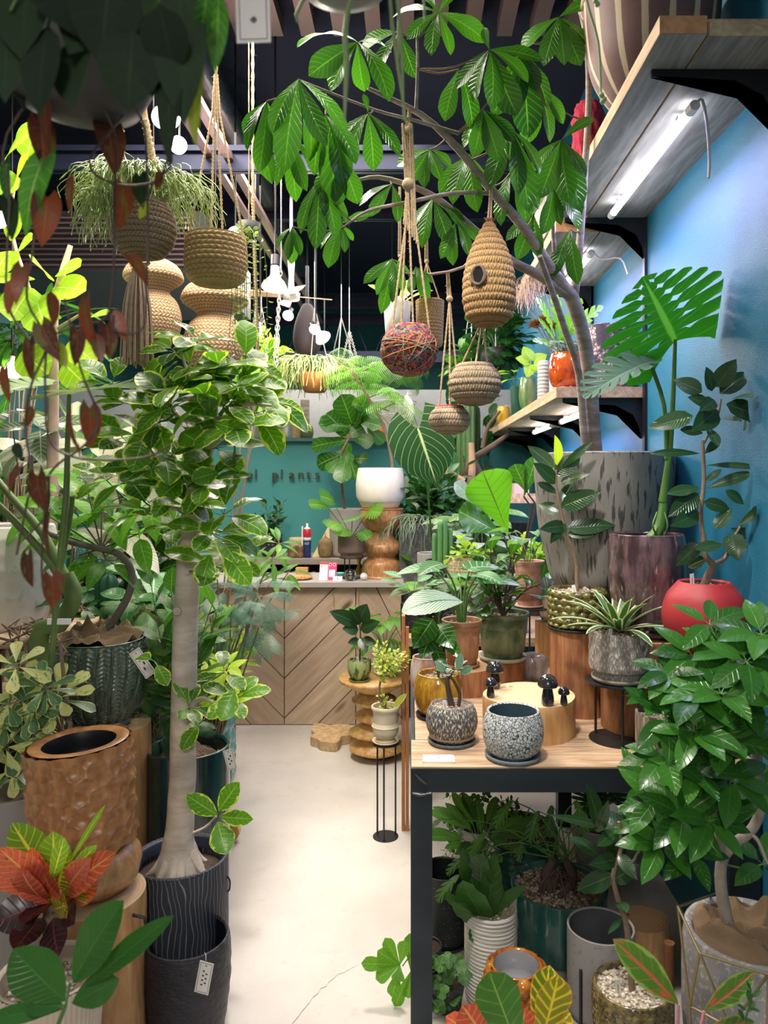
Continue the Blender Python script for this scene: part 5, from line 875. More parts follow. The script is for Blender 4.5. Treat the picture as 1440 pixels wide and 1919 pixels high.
# high shelf: woven bowl, wooden box, gourd, red rug roll
t = thing('woven_bowl', 'big brown ribbed bowl with pale bands on the nearest high shelf', 'bowl', (.79, 2.3, SH1 + .045)); B = MB(); a = NT('banded_bowl'); u = a.n('SeparateXYZ', {0: a.uv()}).outputs[0]; st_ = a.math('ABSOLUTE', a.math('SUBTRACT', a.math('FRACT', a.math('MULTIPLY', u, 16.)), .5)); st_ = a.math('ADD', st_, a.math('MULTIPLY', a.math('SUBTRACT', a.noise(a.obj(), 9., 3), .5), .12)); a.col(a.mix(a.ss(st_, .36, .4), a.mix(a.noise(a.obj(), 20.), (.1, .05, .045), (.17, .09, .08)), (.5, .4, .28))); a.rough(.6)
B.lathe([(.35, 0), (.6, .06), (.9, .35), (1, .7), (1.02, .9), (1.05, .96), (1.0, 1), (.9, .95), (.85, .5), (.3, .1), (0, .1)], (.74, 2.3, SH1 + .046), .2, .36, 64, spline=True); build(B, 'bowl', a.m, t)
B = MB(); B.tube([(.74 + .205 * math.cos(k * .2617), 2.3 + .205 * math.sin(k * .2617), SH1 + .39) for k in range(25)], .01, 8, smooth=1); build(B, 'rim', plain('pale_rim', (.62, .5, .36), .5), t)
t = thing('wooden_box', 'weathered wooden box standing on the high shelf behind branches', 'box', (.8, 3.4, SH1)); B = MB()
for k in range(3): B.box((.6, 3.3, SH1 + .002 + k * .1), (.95, 3.62, SH1 + .095 + k * .1), 0, k * .2)
build(B, 'boards', PLK, t, False)
B = MB(); B.lathe([(.1, 0), (.7, .1), (1, .5), (.7, .88), (.2, 1), (0, 1)], (.72, 3.8, SH1 + .002), .1, .18, 28, spline=True); single(B, 'gourd', plain('cream_gourd', (.66, .5, .38), .45), 'round cream gourd on the second high shelf', 'gourd')
B = MB(); f = rough_(.012, 9); B.lathe([(.0, 0), (.8, 0), (1, .2), (1, .8), (.7, 1), (0, 1)], (.68, 2.85, SH1 + .046), .06, .3, 40, 40, f); single(B, 'felt_roll', plain('red_fuzzy', (.35, .02, .05), .95, var=.6, scale=90, bump=1.), 'fuzzy dark red bundle on the high shelf behind the bowl', 'bundle')
# ------------------------------------------------------------ plants on the bench behind the table
random.seed(41)
BR_ = speck('black_ribbed_glaze', (.02, .022, .026), (.06, .06, .07), 60, .6, .35)
t = thing('riser_box', 'dark wooden riser box standing on the rear part of the bench', 'riser', (.5, 4.4, .8)); B = MB(); B.box((.02, 4.12, .801), (.95, 4.68, .95)); build(B, 'box', plain('riser_dark', (.06, .05, .045), .6), t, False)
def P_(*a, **k): o = pot('potted_plant', *a[:1], 'potted plant', *a[1:], **k); return o, MB(), MB()
o, Fo, S = P_('black ribbed pot with red and pink leaved aglaonema at the bench corner', 776, .8, 3.72, 48, 52, 'cyl', [BR_], disp=grooves(24, .003), tags=((-.3, -.6, .012, .036, 0),)); petioles(Fo, S, o.top, 7, .14, .12, .06, OV, .1, .3, .3); petioles(Fo, S, o.top, 5, .1, .12, .06, OV, .13, .1, .3, mat=1); fin(o, Fo, [LINE, CRD], S)
o, Fo, S = P_('black pot of tiny fern-like foliage in front of green cactus columns', 822, .8, 3.85, 52, 62, 'cyl', [BR_], disp=grooves(20, .003)); cloud(Fo, S, o.top, o.top + [0, 0, .06], .1, 26, 9, .02, .012, ELLs, .002); fin(o, Fo, MID, S)
o = pot('potted_cactus', 'four upright green cactus columns in dark pot on the riser', 'potted cactus', 828, .951, 4.3, 60, 46, 'cyl', [DKP], soil='gravel')
for dx, h in ((-.04, .17), (-.01, .24), (.02, .26), (.05, .2)): B = MB(); B.lathe([(1, 0), (1, .9), (.7, .98), (0, 1)], o.top + [dx, R_.uniform(-.02, .02), 0], .014, h, 20, 20, lambda t, v: .003 * np.sin(t * 7)); build(B, 'column', plain('cactus_green', (.1, .26, .08), .6), o.root)
o, Fo, S = P_('black knobbly round pot with white tag among the bench plants', 856, .8, 3.62, 54, 40, 'round', [BR_], disp=hexdots(12, 5, .006), rows=40, seg=96, tags=((.1, -.5, .013, .038, .1),)); petioles(Fo, S, o.top, 16, .18, .1, .06, HTs, .16, 0, .5); fin(o, Fo, GRN, S)
o, Fo, S = P_('pale woven basket pot holding lime-green leafy plant on the riser', 872, .951, 4.2, 68, 56, 'round', [streakm('straw_weave', (.4, .3, .16), (.65, .52, .34), 60, 8, .5, .8)], disp=weave(12, 50, .003), rows=48, seg=120); cloud(Fo, S, o.top, o.top + [0, -.03, .05], .14, 16, 6, .06, .04, OBs, .002); fin(o, Fo, YEL, S)
for lab, px, Y, sx_, z1, dx in (('tall grey stone planter box behind the bench with trailing grey-green plant', 805, 5.05, .4, 1.27, 0), ('tall grey stone planter box at right with cactus and driftwood', 918, 5.35, .5, 1.25, 0)):
    c = at(px, 900, Y); t = thing('planter_box', lab, 'planter', (c[0], Y, 0), None); B = MB(); B.box((c[0] - sx_ / 2, Y - .16, 0), (c[0] + sx_ / 2, Y + .16, z1)); build(B, 'box', speck('dark_concrete', (.09, .09, .095), (.15, .15, .15), 60, .55, .8), t, False); Fo, S = MB(), MB(); p = np.array([c[0], Y, z1])
    if sx_ == .4:
        strands(Fo, p + [-.05, -.1, .02], 150, .28, .3, .002, up=.03, r0=.05); build(Fo, 'trailing_stems', leafm('grey_green_stem', (.3, .42, .25), vs=0., tr=.1), t); F2 = MB(); cloud(F2, S, p, p + [.1, -.05, .22], .28, 22, 6, .13, .07, OV, .003); build(F2, 'foliage', DRK, t); build(S, 'stem', STEM, t)
    else:
        B = MB()
        for dx, dy, h, r in ((-.16, 0, 1.1, .04), (-.1, .05, .85, .035), (-.2, .02, .7, .03), (-.14, -.09, .95, .03)): B.lathe([(1, 0), (1, .95), (.6, .99), (0, 1)], p + [dx, dy, 0], r, h, 25, 20, lambda t, v: .007 * np.sin(t * 5))
        build(B, 'cactus_columns', plain('euphorbia_green', (.07, .15, .05), .6, var=.4), t); B = MB(); B.tube([p + [-.25, -.05, .1], at(880, 870, 5.2), at(925, 835, 5.15), at(955, 812, 5.1)], (.03, .025, .02, .012), 10, bump=.12, bf=3); B.tube([at(905, 840, 5.2), at(915, 800, 5.2), at(938, 770, 5.2)], (.018, .01), 8); B.tube([p + [-.2, -.1, 0], at(900, 900, 5.15), at(885, 855, 5.2)], (.03, .02), 8); build(B, 'driftwood', plain('driftwood', (.12, .08, .06), .85, var=.4, bump=.6), t)
        B = MB(); B.tube([at(868, 905, 4.95), at(845, 890, 4.95), at(820, 862, 4.98)], (.035, .03, .02), 12, bump=.1, bf=4); B.tube([p + [-.22, -.1, 0], at(884, 900, 5.1), at(884, 830, 5.1)], (.03, .028, .02), 12); build(B, 'cholla_wood', plain('cholla', (.42, .27, .16), .85, var=.4, bump=.8, bs=70), t)
        cloud(Fo, S, p, p + [-.08, -.15, .12], .24, 26, 6, .14, .07, OV, .003); build(Fo, 'foliage', SPOT, t); build(S, 'stem', STEM, t)
# big-leaved plant with dark stems
o, Fo, S = P_('plant with huge upright paddle leaves on dark stems behind the peperomia', 955, .8, 3.7, 70, 60, 'cyl', [GRC], soil='soil'); PD = tmpl('obov', 16, 3, .1, .1, 0, .012, 10, .06)
for b, tp, w_, m, n_ in (((952, 998), (905, 884), 96, 0, (.2, -1, -.2)), ((945, 1005), (860, 958), 80, 1, (.1, -1, .9)), ((982, 930), (1005, 855), 44, 1, (.5, -1, .1)), ((990, 925), (965, 870), 40, 1, (-.6, -1, .1)), ((905, 955), (852, 905), 34, 2, (.3, -1, .5))):
    leafpx(Fo, PD, (*b, 3.6), (*tp, 3.55), w_, n_, .15, .9, m); S.tube([o.top, at(b[0] + 12, b[1] + 40, 3.62), at(*b, 3.6)], (.006, .004), 6)
fin(o, Fo, [leafm('bright_paddle_leaf', (.16, .5, .02), vein=(.06, .1, .03), n=9, vs=.35, rough=.35, tr=.4, mid=.035), GRN, SIL], S, STEMD)  # bright green blade with dark veins
# anthurium
o, Fo, S = P_('anthurium with one giant heart-shaped dark leaf with pale veins', 812, .951, 4.5, 60, 50, 'cyl', [GRC], soil='soil')
S.tube([o.top, at(800, 900, 4.1), at(792, 830, 3.75), at(786, 800, 3.62)], (.006, .005, .004), 8)
leafpx(Fo, tmpl('heart', 22, 4, .08, .15, .42, .012, 8), (784, 803, 3.62), (818, 906, 3.55), 124, (-.1, -1, .15), .25, .7); fin(o, Fo, leafm('anthurium_leaf', (.01, .055, .012), dark=(.008, .04, .01), vein=(.36, .48, .2), n=7, vs=.7, vw=.06, slant=1.4, rough=.6, tr=.06, spec=.1, mid=.045), S)
# generic leafy fill on and behind the bench
def fill(lab, px, Y, z0, w_, h_, kind, mat, L, Wd, n, spread, H, tm=OV, pm=DKP, stem=STEM, el=.1, **k):
    o, Fo, S = P_(lab, px, z0, Y, w_, h_, k.pop('style', 'taper'), [pm], soil='soil', seg=32, **k)
    if kind == 'pet': petioles(Fo, S, o.top, n, H, L, Wd, tm, spread, el, .5)
    elif kind == 'cloud': cloud(Fo, S, o.top, o.top + [0, 0, H], spread, n, 7, L, Wd, tm, .003)
    elif kind == 'ros': rosette(Fo, o.top, n, L, Wd, tm, 1.3, .2, 1.)
    elif kind == 'str': strands(Fo, o.top, n, L, spread, Wd, up=.06, r0=.03)
    elif kind == 'frond':
        for i in range(n): az = i * 2.4; e = R_.uniform(.3, 1.1); leaf(Fo, tm, o.top, rdir(e, az), nrm(np.array([0, 0, 1]) * math.cos(e) - np.array([math.cos(az), math.sin(az), 0]) * math.sin(e)), L * R_.uniform(.7, 1), L, R_.uniform(.9, 1.6))
    fin(o, Fo, mat, S, stem); return o
FR = frondt(18, .8, .015, .3, .5); FRW = frondt(11, .8, .018, .5, .55)
fill('speckled broad-leaf plant low behind the anthurium leaf', 880, 4.6, .951, 50, 40, 'pet', SPOT, .2, .1, 16, .24, .3)
fill('lime-leaved shrub in front of the huge grey pot at left', 1000, 4.2, .951, 40, 30, 'cloud', YEL, .06, .04, 20, .15, .12, OBs)
fill('white-veined leafy plant at the right end of the bench', 1030, 3.9, .8, 40, 30, 'pet', LINE, .12, .07, 22, .18, .22)
fill('silver-leaved plant beside the big paddle leaves', 905, 4.35, .951, 40, 40, 'pet', SIL, .16, .08, 12, .18, .2)
fill('pale green philodendron at the front edge of the bench', 800, 3.95, .8, 40, 30, 'pet', BRT, .13, .08, 14, .16, .14, HT)
fill('fine-leaved fern hanging over the back of the bench', 905, 4.62, .951, 40, 40, 'frond', MID, .3, .1, 26, .2, .2, FR)
fill('tall dark rubber plant standing behind the wall shelf end', 880, 5.75, 0, 70, 60, 'cloud', DRK, .16, .08, 22, .3, 1.9, ELL)
fill('leafy green shrub on the floor in front of the grey planter', 850, 4.9, 0, 60, 50, 'cloud', GRN, .1, .06, 40, .35, .85, OV)
t = thing('wood_crate', 'pale wooden board with white stone under the wall shelf at the back', 'board', (.78, 5.0, 1.25)); B = MB(); B.box((.6, 4.9, 1.4), (.97, 5.1, 1.46)); build(B, 'board', PLK2, t, False); B = MB(); B.box((.68, 4.92, 1.461), (.78, 5.02, 1.53)); build(B, 'stone', plain('pinkish_stone', (.6, .45, .42), .6), t, False); B = MB(); B.box((.6, 4.92, 0), (.64, 5.08, 1.4)); B.box((.93, 4.92, 0), (.97, 5.08, 1.4)); build(B, 'leg', BLK, t, False)
# ------------------------------------------------------------ on the counter
random.seed(51)
TURN = woodm('turned_stool_wood', (.34, .14, .05), (.6, .33, .14), (6, 6, 2.5), .35)
Y = 4.97; c = at(716, 900, Y); B = MB(); B.lathe([(0, 0), (.98, 0), (1, .04), (.98, .2), (.72, .29), (.98, .38), (.98, .47), (.7, .55), (.62, .66), (.78, .7), (1.05, .82), (1.08, .97), (1.04, 1), (0, 1)], (c[0], Y, CZ + .001), .132, .455, 48, spline=True); single(B, 'turned_stool', TURN, 'turned reddish wooden stool with stacked bulges standing on the counter', 'stool')
o, Fo, S = P_('umbrella-like fern tree in big cream round pot on the turned stool', 713, CZ + .457, Y, 92, 74, [(.6, 0), (.74, .02), (.98, .3), (1, .6), (.94, .9), (.93, .91), (.9, 1)], [plain('cream_ceramic', (.78, .72, .64), .35)], spline=False, soil='soil'); T0 = o.top + [.07, 0, 0]
S.tube([T0, at(735, 865, Y), at(720, 800, Y), at(690, 745, Y), at(664, 700, Y), at(655, 690, Y)], (.012, .01, .008), 8)
for b in (((690, 745), (720, 735)), ((705, 772), (740, 755)), ((672, 715), (650, 690)), ((700, 760), (730, 770)), ((664, 705), (690, 690))): S.tube([at(*b[0], Y), at(*b[1], Y)], .004, 6, smooth=1)
for (x, y) in ((655, 690), (665, 705), (690, 690), (720, 735), (740, 755), (690, 720)):
    for i in range(4): az = i * 1.57 + R_.random(); e = R_.uniform(-.1, .6); leaf(Fo, FRW, at(x, y, Y), rdir(e, az), (0, 0, 1), .27 * R_.uniform(.7, 1), .27, R_.uniform(.8, 1.5))
build(S, 'stem', STEMB, o.root); build(Fo, 'foliage', BRT, o.root); B = MB(); cc = o.top
for i in range(40): a_ = R_.random() * 6.28; B.ball(cc + [math.cos(a_) * .09 * R_.random(), math.sin(a_) * .09 * R_.random(), .01], .015, 0, 0, 6)
build(B, 'bark_mulch', BARK, o.root)
o, Fo, S = P_('fiddle-leaf fig in grey pot behind the counter', 655, .972, 5.72, 74, 88, 'cyl', [GRC], soil='soil'); Yf = 5.5
S.tube([o.top, at(645, 950, 5.65), at(640, 880, 5.6), at(640, 850, Yf), at(655, 820, Yf)], (.014, .011, .008), 8); FD = tmpl('fiddle', 10, 2, .1, .05, 0, .02, 6)
for b, tp, w_ in (((660, 795), (640, 740), 46), ((655, 800), (598, 795), 40), ((660, 790), (712, 765), 42), ((650, 815), (612, 775), 44), ((670, 800), (672, 745), 40), ((655, 815), (680, 800), 40), ((650, 825), (584, 838), 32), ((665, 820), (700, 830), 34), ((645, 850), (595, 872), 36), ((650, 850), (640, 905), 36), ((650, 845), (668, 900), 30), ((655, 830), (635, 870), 34), ((680, 790), (715, 800), 30), ((690, 800), (720, 830), 28), ((690, 770), (660, 755), 34), ((640, 860), (615, 885), 26), ((660, 860), (690, 860), 26), ((665, 800), (690, 740), 30)): leafpx(Fo, FD, (*b, Yf), (*tp, Yf + R_.uniform(-.15, .1)), w_, (R_.uniform(-.4, .4), -1, .5), .3)
fin(o, Fo, GRN, S, STEMB)
stand('plant_stand', 'small dark stand holding the ribbed brown pot on the counter', (at(659, 900, 4.9)[0], 4.9), .08, 1.045, CZ)
o, Fo, S = P_('fan-leaved plant in dark brown ribbed pot on a stand on the counter', 659, 1.046, 4.9, 50, 42, 'foot', [plain('brown_ribbed', (.16, .11, .09), .6)], disp=grooves(40, .003)); FAN = lobed('round', 7, .4, .5, .15, 5, 2, .5)
for tp, w_ in (((618, 990), 44), ((665, 975), 44), ((600, 930), 38), ((715, 960), 40), ((690, 1010), 30), ((640, 1005), 40), ((580, 945), 24)): b = (tp[0] * .55 + 655 * .45, tp[1] * .7 + 960 * .3); S.tube([o.top, at(*b, 4.85)], .003, 5, smooth=1); leafpx(Fo, FAN, (*b, 4.85), (*tp, 4.75), w_, (0, -1, .6), .4)
fin(o, Fo, BRT, S)
def lathe1(name, lab, cat, px, Y, z, prof, R, H, mat, grp=None, **k):
    c = at(px, 900, Y); B = MB(); B.lathe(prof, (c[0], Y, z), R, H, 24, spline=True, **k); return single(B, name, mat, lab, cat, grp)
ZB = .971
lathe1('acorn_ornament', 'rough brown acorn-shaped ornament on the back ledge', 'ornament', 610, 5.62, ZB, [(0, 0), (.7, .02), (1, .3), (.95, .62), (.6, .76), (.3, .82), (.08, .9), (.05, 1), (0, 1)], .055, .18, plain('acorn', (.26, .18, .08), .9, var=.5, scale=50, bump=.8))
for px, l in ((548, 'left'), (562, 'right')): lathe1('small_pot', 'small dark brown glazed knobbly pot at the %s of the pair on the back ledge' % l, 'pot', px, 5.6, ZB, [(0, 0), (.8, 0), (1, .2), (.85, .48), (1, .7), (.9, 1), (0, 1)], .036, .09, glazem('dark_brown_glaze', (.12, .05, .03), (.25, .13, .08)), 'brown glazed pots on the ledge')
lathe1('wooden_cup', 'pale cylindrical cup behind the two brown pots', 'cup', 556, 5.74, ZB, [(0, 0), (1, 0), (1, 1), (0, 1)], .06, .13, plain('pale_cup', (.55, .42, .26), .6))
o, Fo, S = P_('dark leafy plant in black scaly pot at the left of the back ledge', 507, ZB, 5.7, 42, 44, 'bowl', [BR_], disp=hexdots(14, 5, .008), rows=40, seg=96); cloud(Fo, S, o.top, o.top + [0, 0, .16], .17, 14, 6, .07, .04, OV, .003); fin(o, Fo, DRK, S)
c = at(576, 900, 5.6); t = thing('spray_can', 'blue spray can with red top band on the back ledge', 'spray can', (c[0], 5.6, ZB)); B = MB(); B.lathe([(0, 0), (1, 0), (1, .72)], (c[0], 5.6, ZB), .03, .26, 24); build(B, 'body', plain('can_blue', (.02, .06, .28), .3), t); B = MB(); B.lathe([(1, .5), (1.01, .501), (1.01, .58), (1, .581)], (c[0], 5.6, ZB), .03, .26, 24); B.lathe([(1, .8), (.6, .86), (.25, .88), (.25, .98), (0, .98)], (c[0], 5.6, ZB), .03, .26, 24); build(B, 'white_band', WHITE, t); B = MB(); B.lathe([(1, .6), (1.01, .61), (1.01, .8), (.8, .83)], (c[0], 5.6, ZB), .03, .26, 24); build(B, 'red_band', plain('can_red', (.6, .02, .04), .3), t); B = MB(); B.box((c[0] - .04, 5.585, ZB), (c[0] - .03, 5.6, ZB + .235)); build(B, 'white_strip', WHITE, t, False)
textpart('LO', 'lettering', t, (c[0] - .014, 5.568, ZB + .1), .026, .001, WHITE)
c = at(618, 900, 5.66); t = thing('wooden_board', 'pale wooden boards with a live edge leaning at the back ledge', 'board', (c[0], 5.66, ZB)); B = MB()
for k, m in ((0, 0), (1, 0)): x = c[0] - .13 + k * .1; B.prism([(x, 5.64 + k * .02, ZB), (x + .15, 5.64 + k * .02, ZB), (x + .26, 5.72 + k * .02, ZB + .22), (x + .12, 5.72 + k * .02, ZB + .24)], (0, .012, 0))
build(B, 'boards', plain('pale_board', (.68, .54, .3), .6), t, False)
c = at(565, 900, 4.95); t = thing('wooden_tray', 'oval wooden tray with orange-brown pieces on the counter', 'tray', (c[0], 4.85, CZ)); B = MB(); B.lathe([(0, 0), (.8, 0), (1, .8), (.95, 1), (.8, .3), (0, .3)], (c[0], 4.85, CZ + .001), .09, .018, 32); build(B, 'dish', TURN, t); B = MB(); [B.ball((c[0] - .05 + .025 * k, 4.85 + R_.uniform(-.02, .02), CZ + .012), .015, 0, 0, 10, .5) for k in range(5)]; build(B, 'pieces', plain('orange_pieces', (.6, .25, .08), .6, var=.4), t)
c = at(566, 900, 5.1); B = MB(); B.box((c[0] - .04, 5.08, CZ + .001), (c[0] + .04, 5.14, CZ + .045)); single(B, 'wooden_block', plain('orange_block', (.6, .32, .1), .5), 'orange-brown wooden block behind the tray on the counter', 'block', smooth=False)
# payment cards (codes left out)
RED = plain('card_red', (.75, .02, .06), .4); PNK = plain('card_pink', (.75, .05, .2), .4)
for nm, lab, px, m2, k in (('counter_card', 'white counter card with red header and red round mark', 607, RED, 0), ('counter_card', 'pink counter card with two white rings at its top', 622, PNK, 1)):
    c = at(px, 900, 4.82 + .0 * k); t = thing(nm, lab, 'card', (c[0], 4.8, CZ), None); x = c[0]; B = MB(); B.prism([(x - .028, 4.8, CZ + .001), (x + .03, 4.8, CZ + .001), (x + .034, 4.83, CZ + .11), (x - .024, 4.83, CZ + .11)], (0, .003, 0)); build(B, 'board', PAPER if k == 0 else PNK, t, False)
    B = MB(); f = lambda a_, b_, z0, z1: B.prism([(x + a_ + z0 * .036, 4.799 + z0 * .27, CZ + z0), (x + b_ + z0 * .036, 4.799 + z0 * .27, CZ + z0), (x + b_ + z1 * .036, 4.799 + z1 * .27, CZ + z1), (x + a_ + z1 * .036, 4.799 + z1 * .27, CZ + z1)], (0, -.001, 0))
    if k == 0: f(-.028, .03, .1, .11); f(-.02, -.014, .083, .09); build(B, 'red_print', RED, t, False)
    else:
        f(-.018, .02, .02, .065); build(B, 'white_panel', PAPER, t, False)
        for d in (-.012, .014): B = MB(); B.tube([(x + .003 + d + .009 * math.cos(q * .524), 4.823, CZ + .097 + .009 * math.sin(q * .524)) for q in range(13)], .0018, 6, smooth=1); build(B, 'ring', WHITE, t)
c = at(633, 900, 4.77); card(None, np.array([c[0], 4.76, CZ + .001]), .06, .03, 0, -.4, 0, 'price_card', False, 3); bpy.context.scene.objects['price_card']['label'] = 'small white folded card lying before the pink counter card'; bpy.context.scene.objects['price_card']['category'] = 'card'
a = NT('clear_glass'); a.b.inputs['Transmission Weight'].default_value = 1; a.b.inputs['Roughness'].default_value = .03; GLASS = a.m
lathe1('glass_ball', 'faceted clear glass ball under the plant stand on the counter', 'ornament', 657, 4.78, CZ + .001, [(.2, 0), (.8, .15), (1, .5), (.8, .85), (0, 1)], .038, .075, GLASS)
B = MB(); c = at(682, 900, 4.78); B.tube([(c[0] + .02 * math.cos(q * .4189), 4.78, CZ + .026 + .02 * math.sin(q * .4189)) for q in range(16)], .004, 8, smooth=1); B.ball((c[0], 4.78, CZ + .024), .018); single(B, 'glass_disc', plain('white_ring_glass', (.7, .7, .72), .15), 'small glass disc with white ring standing by the turned stool', 'ornament')
lathe1('hourglass', 'gold and black hourglass-shaped bottle beside the turned stool', 'ornament', 673, 5.08, CZ + .001, [(0, 0), (1, 0), (1, .1), (.3, .5), (1, .9), (1, 1), (0, 1)], .03, .14, plain('gold_black', (.45, .3, .04), .25, .6))
lathe1('turquoise_dish', 'small turquoise dish on the counter beside the cards', 'dish', 638, 5.0, CZ + .001, [(0, 0), (.6, 0), (1, 1), (.9, 1), (0, .4)], .035, .02, plain('turquoise', (.1, .55, .55), .3))
# ------------------------------------------------------------ in front of the counter: spiral stool, slab, urn
DISKW = woodm('honey_wood', (.5, .26, .08), (.78, .5, .2), (5, 5, 1.5), .4)
Y = 4.2; c = at(703, 900, Y); t = thing('carved_stool', 'honey-coloured stool of stacked lens-shaped wooden discs by the counter', 'stool', (c[0], Y, 0)); 
for k, (r, z, h, dx) in enumerate(((.155, 0, .11, .01), (.13, .09, .1, -.015), (.125, .18, .1, .01), (.125, .27, .1, -.005), (.2, .36, .085, .0))):
    B = MB(); B.lathe([(0, 0), (.35, 0), (1, .42), (1, .55), (.4, 1), (0, 1)] if k < 4 else [(0, 0), (.4, 0), (1, .8), (1, 1), (0, 1)], (c[0] + dx, Y, z), r, h, 48); build(B, 'disc', DISKW, t)
zt = .446
o, Fo, S = P_('small rubber plant in swirl-patterned green pot on the carved stool', 674, zt, 4.12, 44, 38, 'bowl', [streakm('green_swirl', (.08, .14, .03), (.4, .48, .2), 16, 2, .5, .3, .04, .3)], saucer=plain('olive_saucer', (.2, .22, .08), .4), tags=((-.1, -.5, .014, .04, .1),), disp=grooves(14, .003), rows=20); Yq = 4.1
S.tube([o.top, at(676, 1195, Yq), at(674, 1165, Yq)], .004, 6)
for b, tp, w_ in (((672, 1168), (618, 1146), 30), ((674, 1165), (688, 1132), 36), ((672, 1180), (642, 1178), 24), ((676, 1180), (712, 1165), 26), ((674, 1200), (652, 1205), 16), ((678, 1200), (705, 1205), 20), ((676, 1195), (688, 1222), 20), ((676, 1170), (655, 1140), 22)): leafpx(Fo, OV, (*b, Yq), (*tp, Yq - .05), w_, (0, -1, .4), .3)
fin(o, Fo, RUB, S, STEMD)
o, Fo, S = P_('trailing pothos-like plant in white pot at the back of the carved stool', 722, zt, 4.28, 48, 42, 'urn', [WHITE], saucer=WHITE); petioles(Fo, S, o.top, 18, .24, .13, .07, HT, .2, 0, .6); petioles(Fo, S, o.top, 10, .05, .12, .06, HT, .16, -.5, .6); fin(o, Fo, BRT, S)
Y = 3.25; stand('plant_stand', 'thin-legged black stand with round plate on the aisle floor', (at(723, 900, Y)[0], Y), .062, .41, 0)
o, Fo, S = P_('cream urn pot with tiny-leaved yellow bonsai tree on the aisle stand', 723, .412, Y, 54, 66, 'urn', [plain('cream_stone_urn', (.6, .52, .38), .55, var=.15)], saucer=plain('cream_saucer2', (.62, .5, .32)), spline=True)
S.tube([o.top, at(712, 1310, Y), at(711, 1290, Y), at(716, 1265, Y), at(720, 1240, Y)], (.006, .005, .003), 8); cloud(Fo, S, at(718, 1262, Y), at(727, 1238, Y), [.1, .08, .085], 46, 9, .022, .012, ELLs, .002); cloud(Fo, S, o.top, o.top + [-.01, 0, .03], .05, 8, 6, .022, .014, ELLs, .0015); S.tube([o.top, at(740, 1325, Y)], .002, 5, smooth=1); leafpx(Fo, ELL, (735, 1328, Y), (762, 1300, Y), 12); fin(o, Fo, leafm('yellow_bonsai_leaf', (.6, .68, .08), dark=(.35, .5, .05), vein=(.75, .8, .4), vs=.2, tr=.4, edge=(.8, .8, .45), ew=.8, en=.6), S, STEMB)
th = np.linspace(0, 6.2832, 61)[:-1]; rr = 1 + .16 * np.sin(3 * th + .5) + .12 * np.sin(5 * th + 2) + .06 * np.sin(9 * th); c = np.array([(624 - VX) / F * 4.5, 4.45, 0]); B = MB(); poly = np.stack([c[0] + .13 * rr * np.cos(th), c[1] + .16 * rr * np.sin(th), np.full(60, .002)], 1)
B.prism(poly, (0, 0, .05)); single(B, 'wood_slab', woodm('live_edge_slab', (.42, .26, .12), (.7, .52, .3), (5, 5, 3), .6), 'irregular live-edge wood slab lying on the floor before the counter', 'slab', smooth=False)
B = MB(); B.box((-.04, 3.3, 0), (-.025, 3.36, .95)); B.box((-.022, 3.3, 0), (-.008, 3.33, .9)); single(B, 'batten', plain('rusty_batten', (.4, .16, .06), .6, var=.3), 'upright rusty-brown batten at the rear corner of the steel table', 'batten', smooth=False)
for px, y in ((625, 1112), (671, 1108)): # rope hooks on the counter front
    c = at(px, y, 4.72); B = MB(); B.tube([c, c - [0, 0, .085]], .004, 6, smooth=1); B.tube([c - [0, 0, .085], c - [.0, .015, .1], c - [.012, .02, .085]], .003, 6); single(B, 'rope_hook', plain('jute', (.55, .38, .22), .9, bump=.5), 'short rope hanging on the counter front, %s of the two' % ('left' if px < 640 else 'right'), 'hook')
# ------------------------------------------------------------ ledge above the sign, far plants
random.seed(61); ZL = 1.887
LED = [('silver_pot', 'silver ribbed metal pot on the ledge at the far left of the sign', 470, 'cyl', 40, 62, plain('silver_ribbed', (.4, .38, .36), .3, .7)), ('silver_pot', 'silver can-shaped pot beside the first one on the ledge', 537, 'cyl', 40, 64, plain('silver_ribbed', (.4, .38, .36), .3, .7)), ('pinecone_jar', 'glass jar filled with round brown nuts on the ledge', 552, 'cyl', 30, 44, plain('nuts', (.38, .24, .12), .4, var=.7, scale=60, bump=1., bs=80)), ('coconut_pot', 'dark green-brown coconut shell pot on the ledge', 575, 'round', 26, 24, plain('coconut', (.12, .12, .05), .6)), ('cream_vase', 'white ribbed vase on the ledge left of the tall log', 528, 'tall', 26, 46, plain('white_vase', (.7, .66, .62), .4)), ('wood_log', 'upright pale birch log on the ledge', 572, 'cyl', 17, 74, PBK), ('orange_vase', 'small orange vase on the ledge behind the fern tree stem', 712, 'round', 24, 30, plain('orange_glaze', (.8, .2, .04), .3)), ('grey_canister', 'pair-shaped grey canister on the ledge behind the fiddle leaves', 668, 'cyl', 20, 60, plain('grey_can', (.3, .3, .32), .4)), ('terracotta_pot', 'orange terracotta pot on the ledge above the fiddle-leaf fig', 655, 'taper', 28, 44, plain('terracotta', (.75, .3, .1), .7))]
for nm, lab, px, st, w_, h_, m in LED:
    o = pot(nm, lab, 'pot' if 'pot' in nm else nm.split('_')[-1], px, ZL, 6.16, w_, h_, st, [m], soil=None, seg=32, disp=grooves(36, .003) if 'silver' in nm else None, rows=16 if 'silver' in nm else None)
c = at(742, 900, 6.16); t = thing('wire_urn', 'pale wire footed basket bowl on the ledge', 'basket', (c[0], 6.16, ZL)); B = MB()
for k in range(28): a_ = k * .2244; B.tube([(c[0] + r * math.cos(a_), 6.16 + r * math.sin(a_), ZL + z) for r, z in ((.02, .1), (.08, .15), (.14, .22), (.155, .28), (.17, .31))], .003, 4, smooth=2)
for r, z in ((.155, .28), (.17, .31), (.12, .2)): B.tube([(c[0] + r * math.cos(k * .2618), 6.16 + r * math.sin(k * .2618), ZL + z) for k in range(25)], .004, 5, smooth=1)
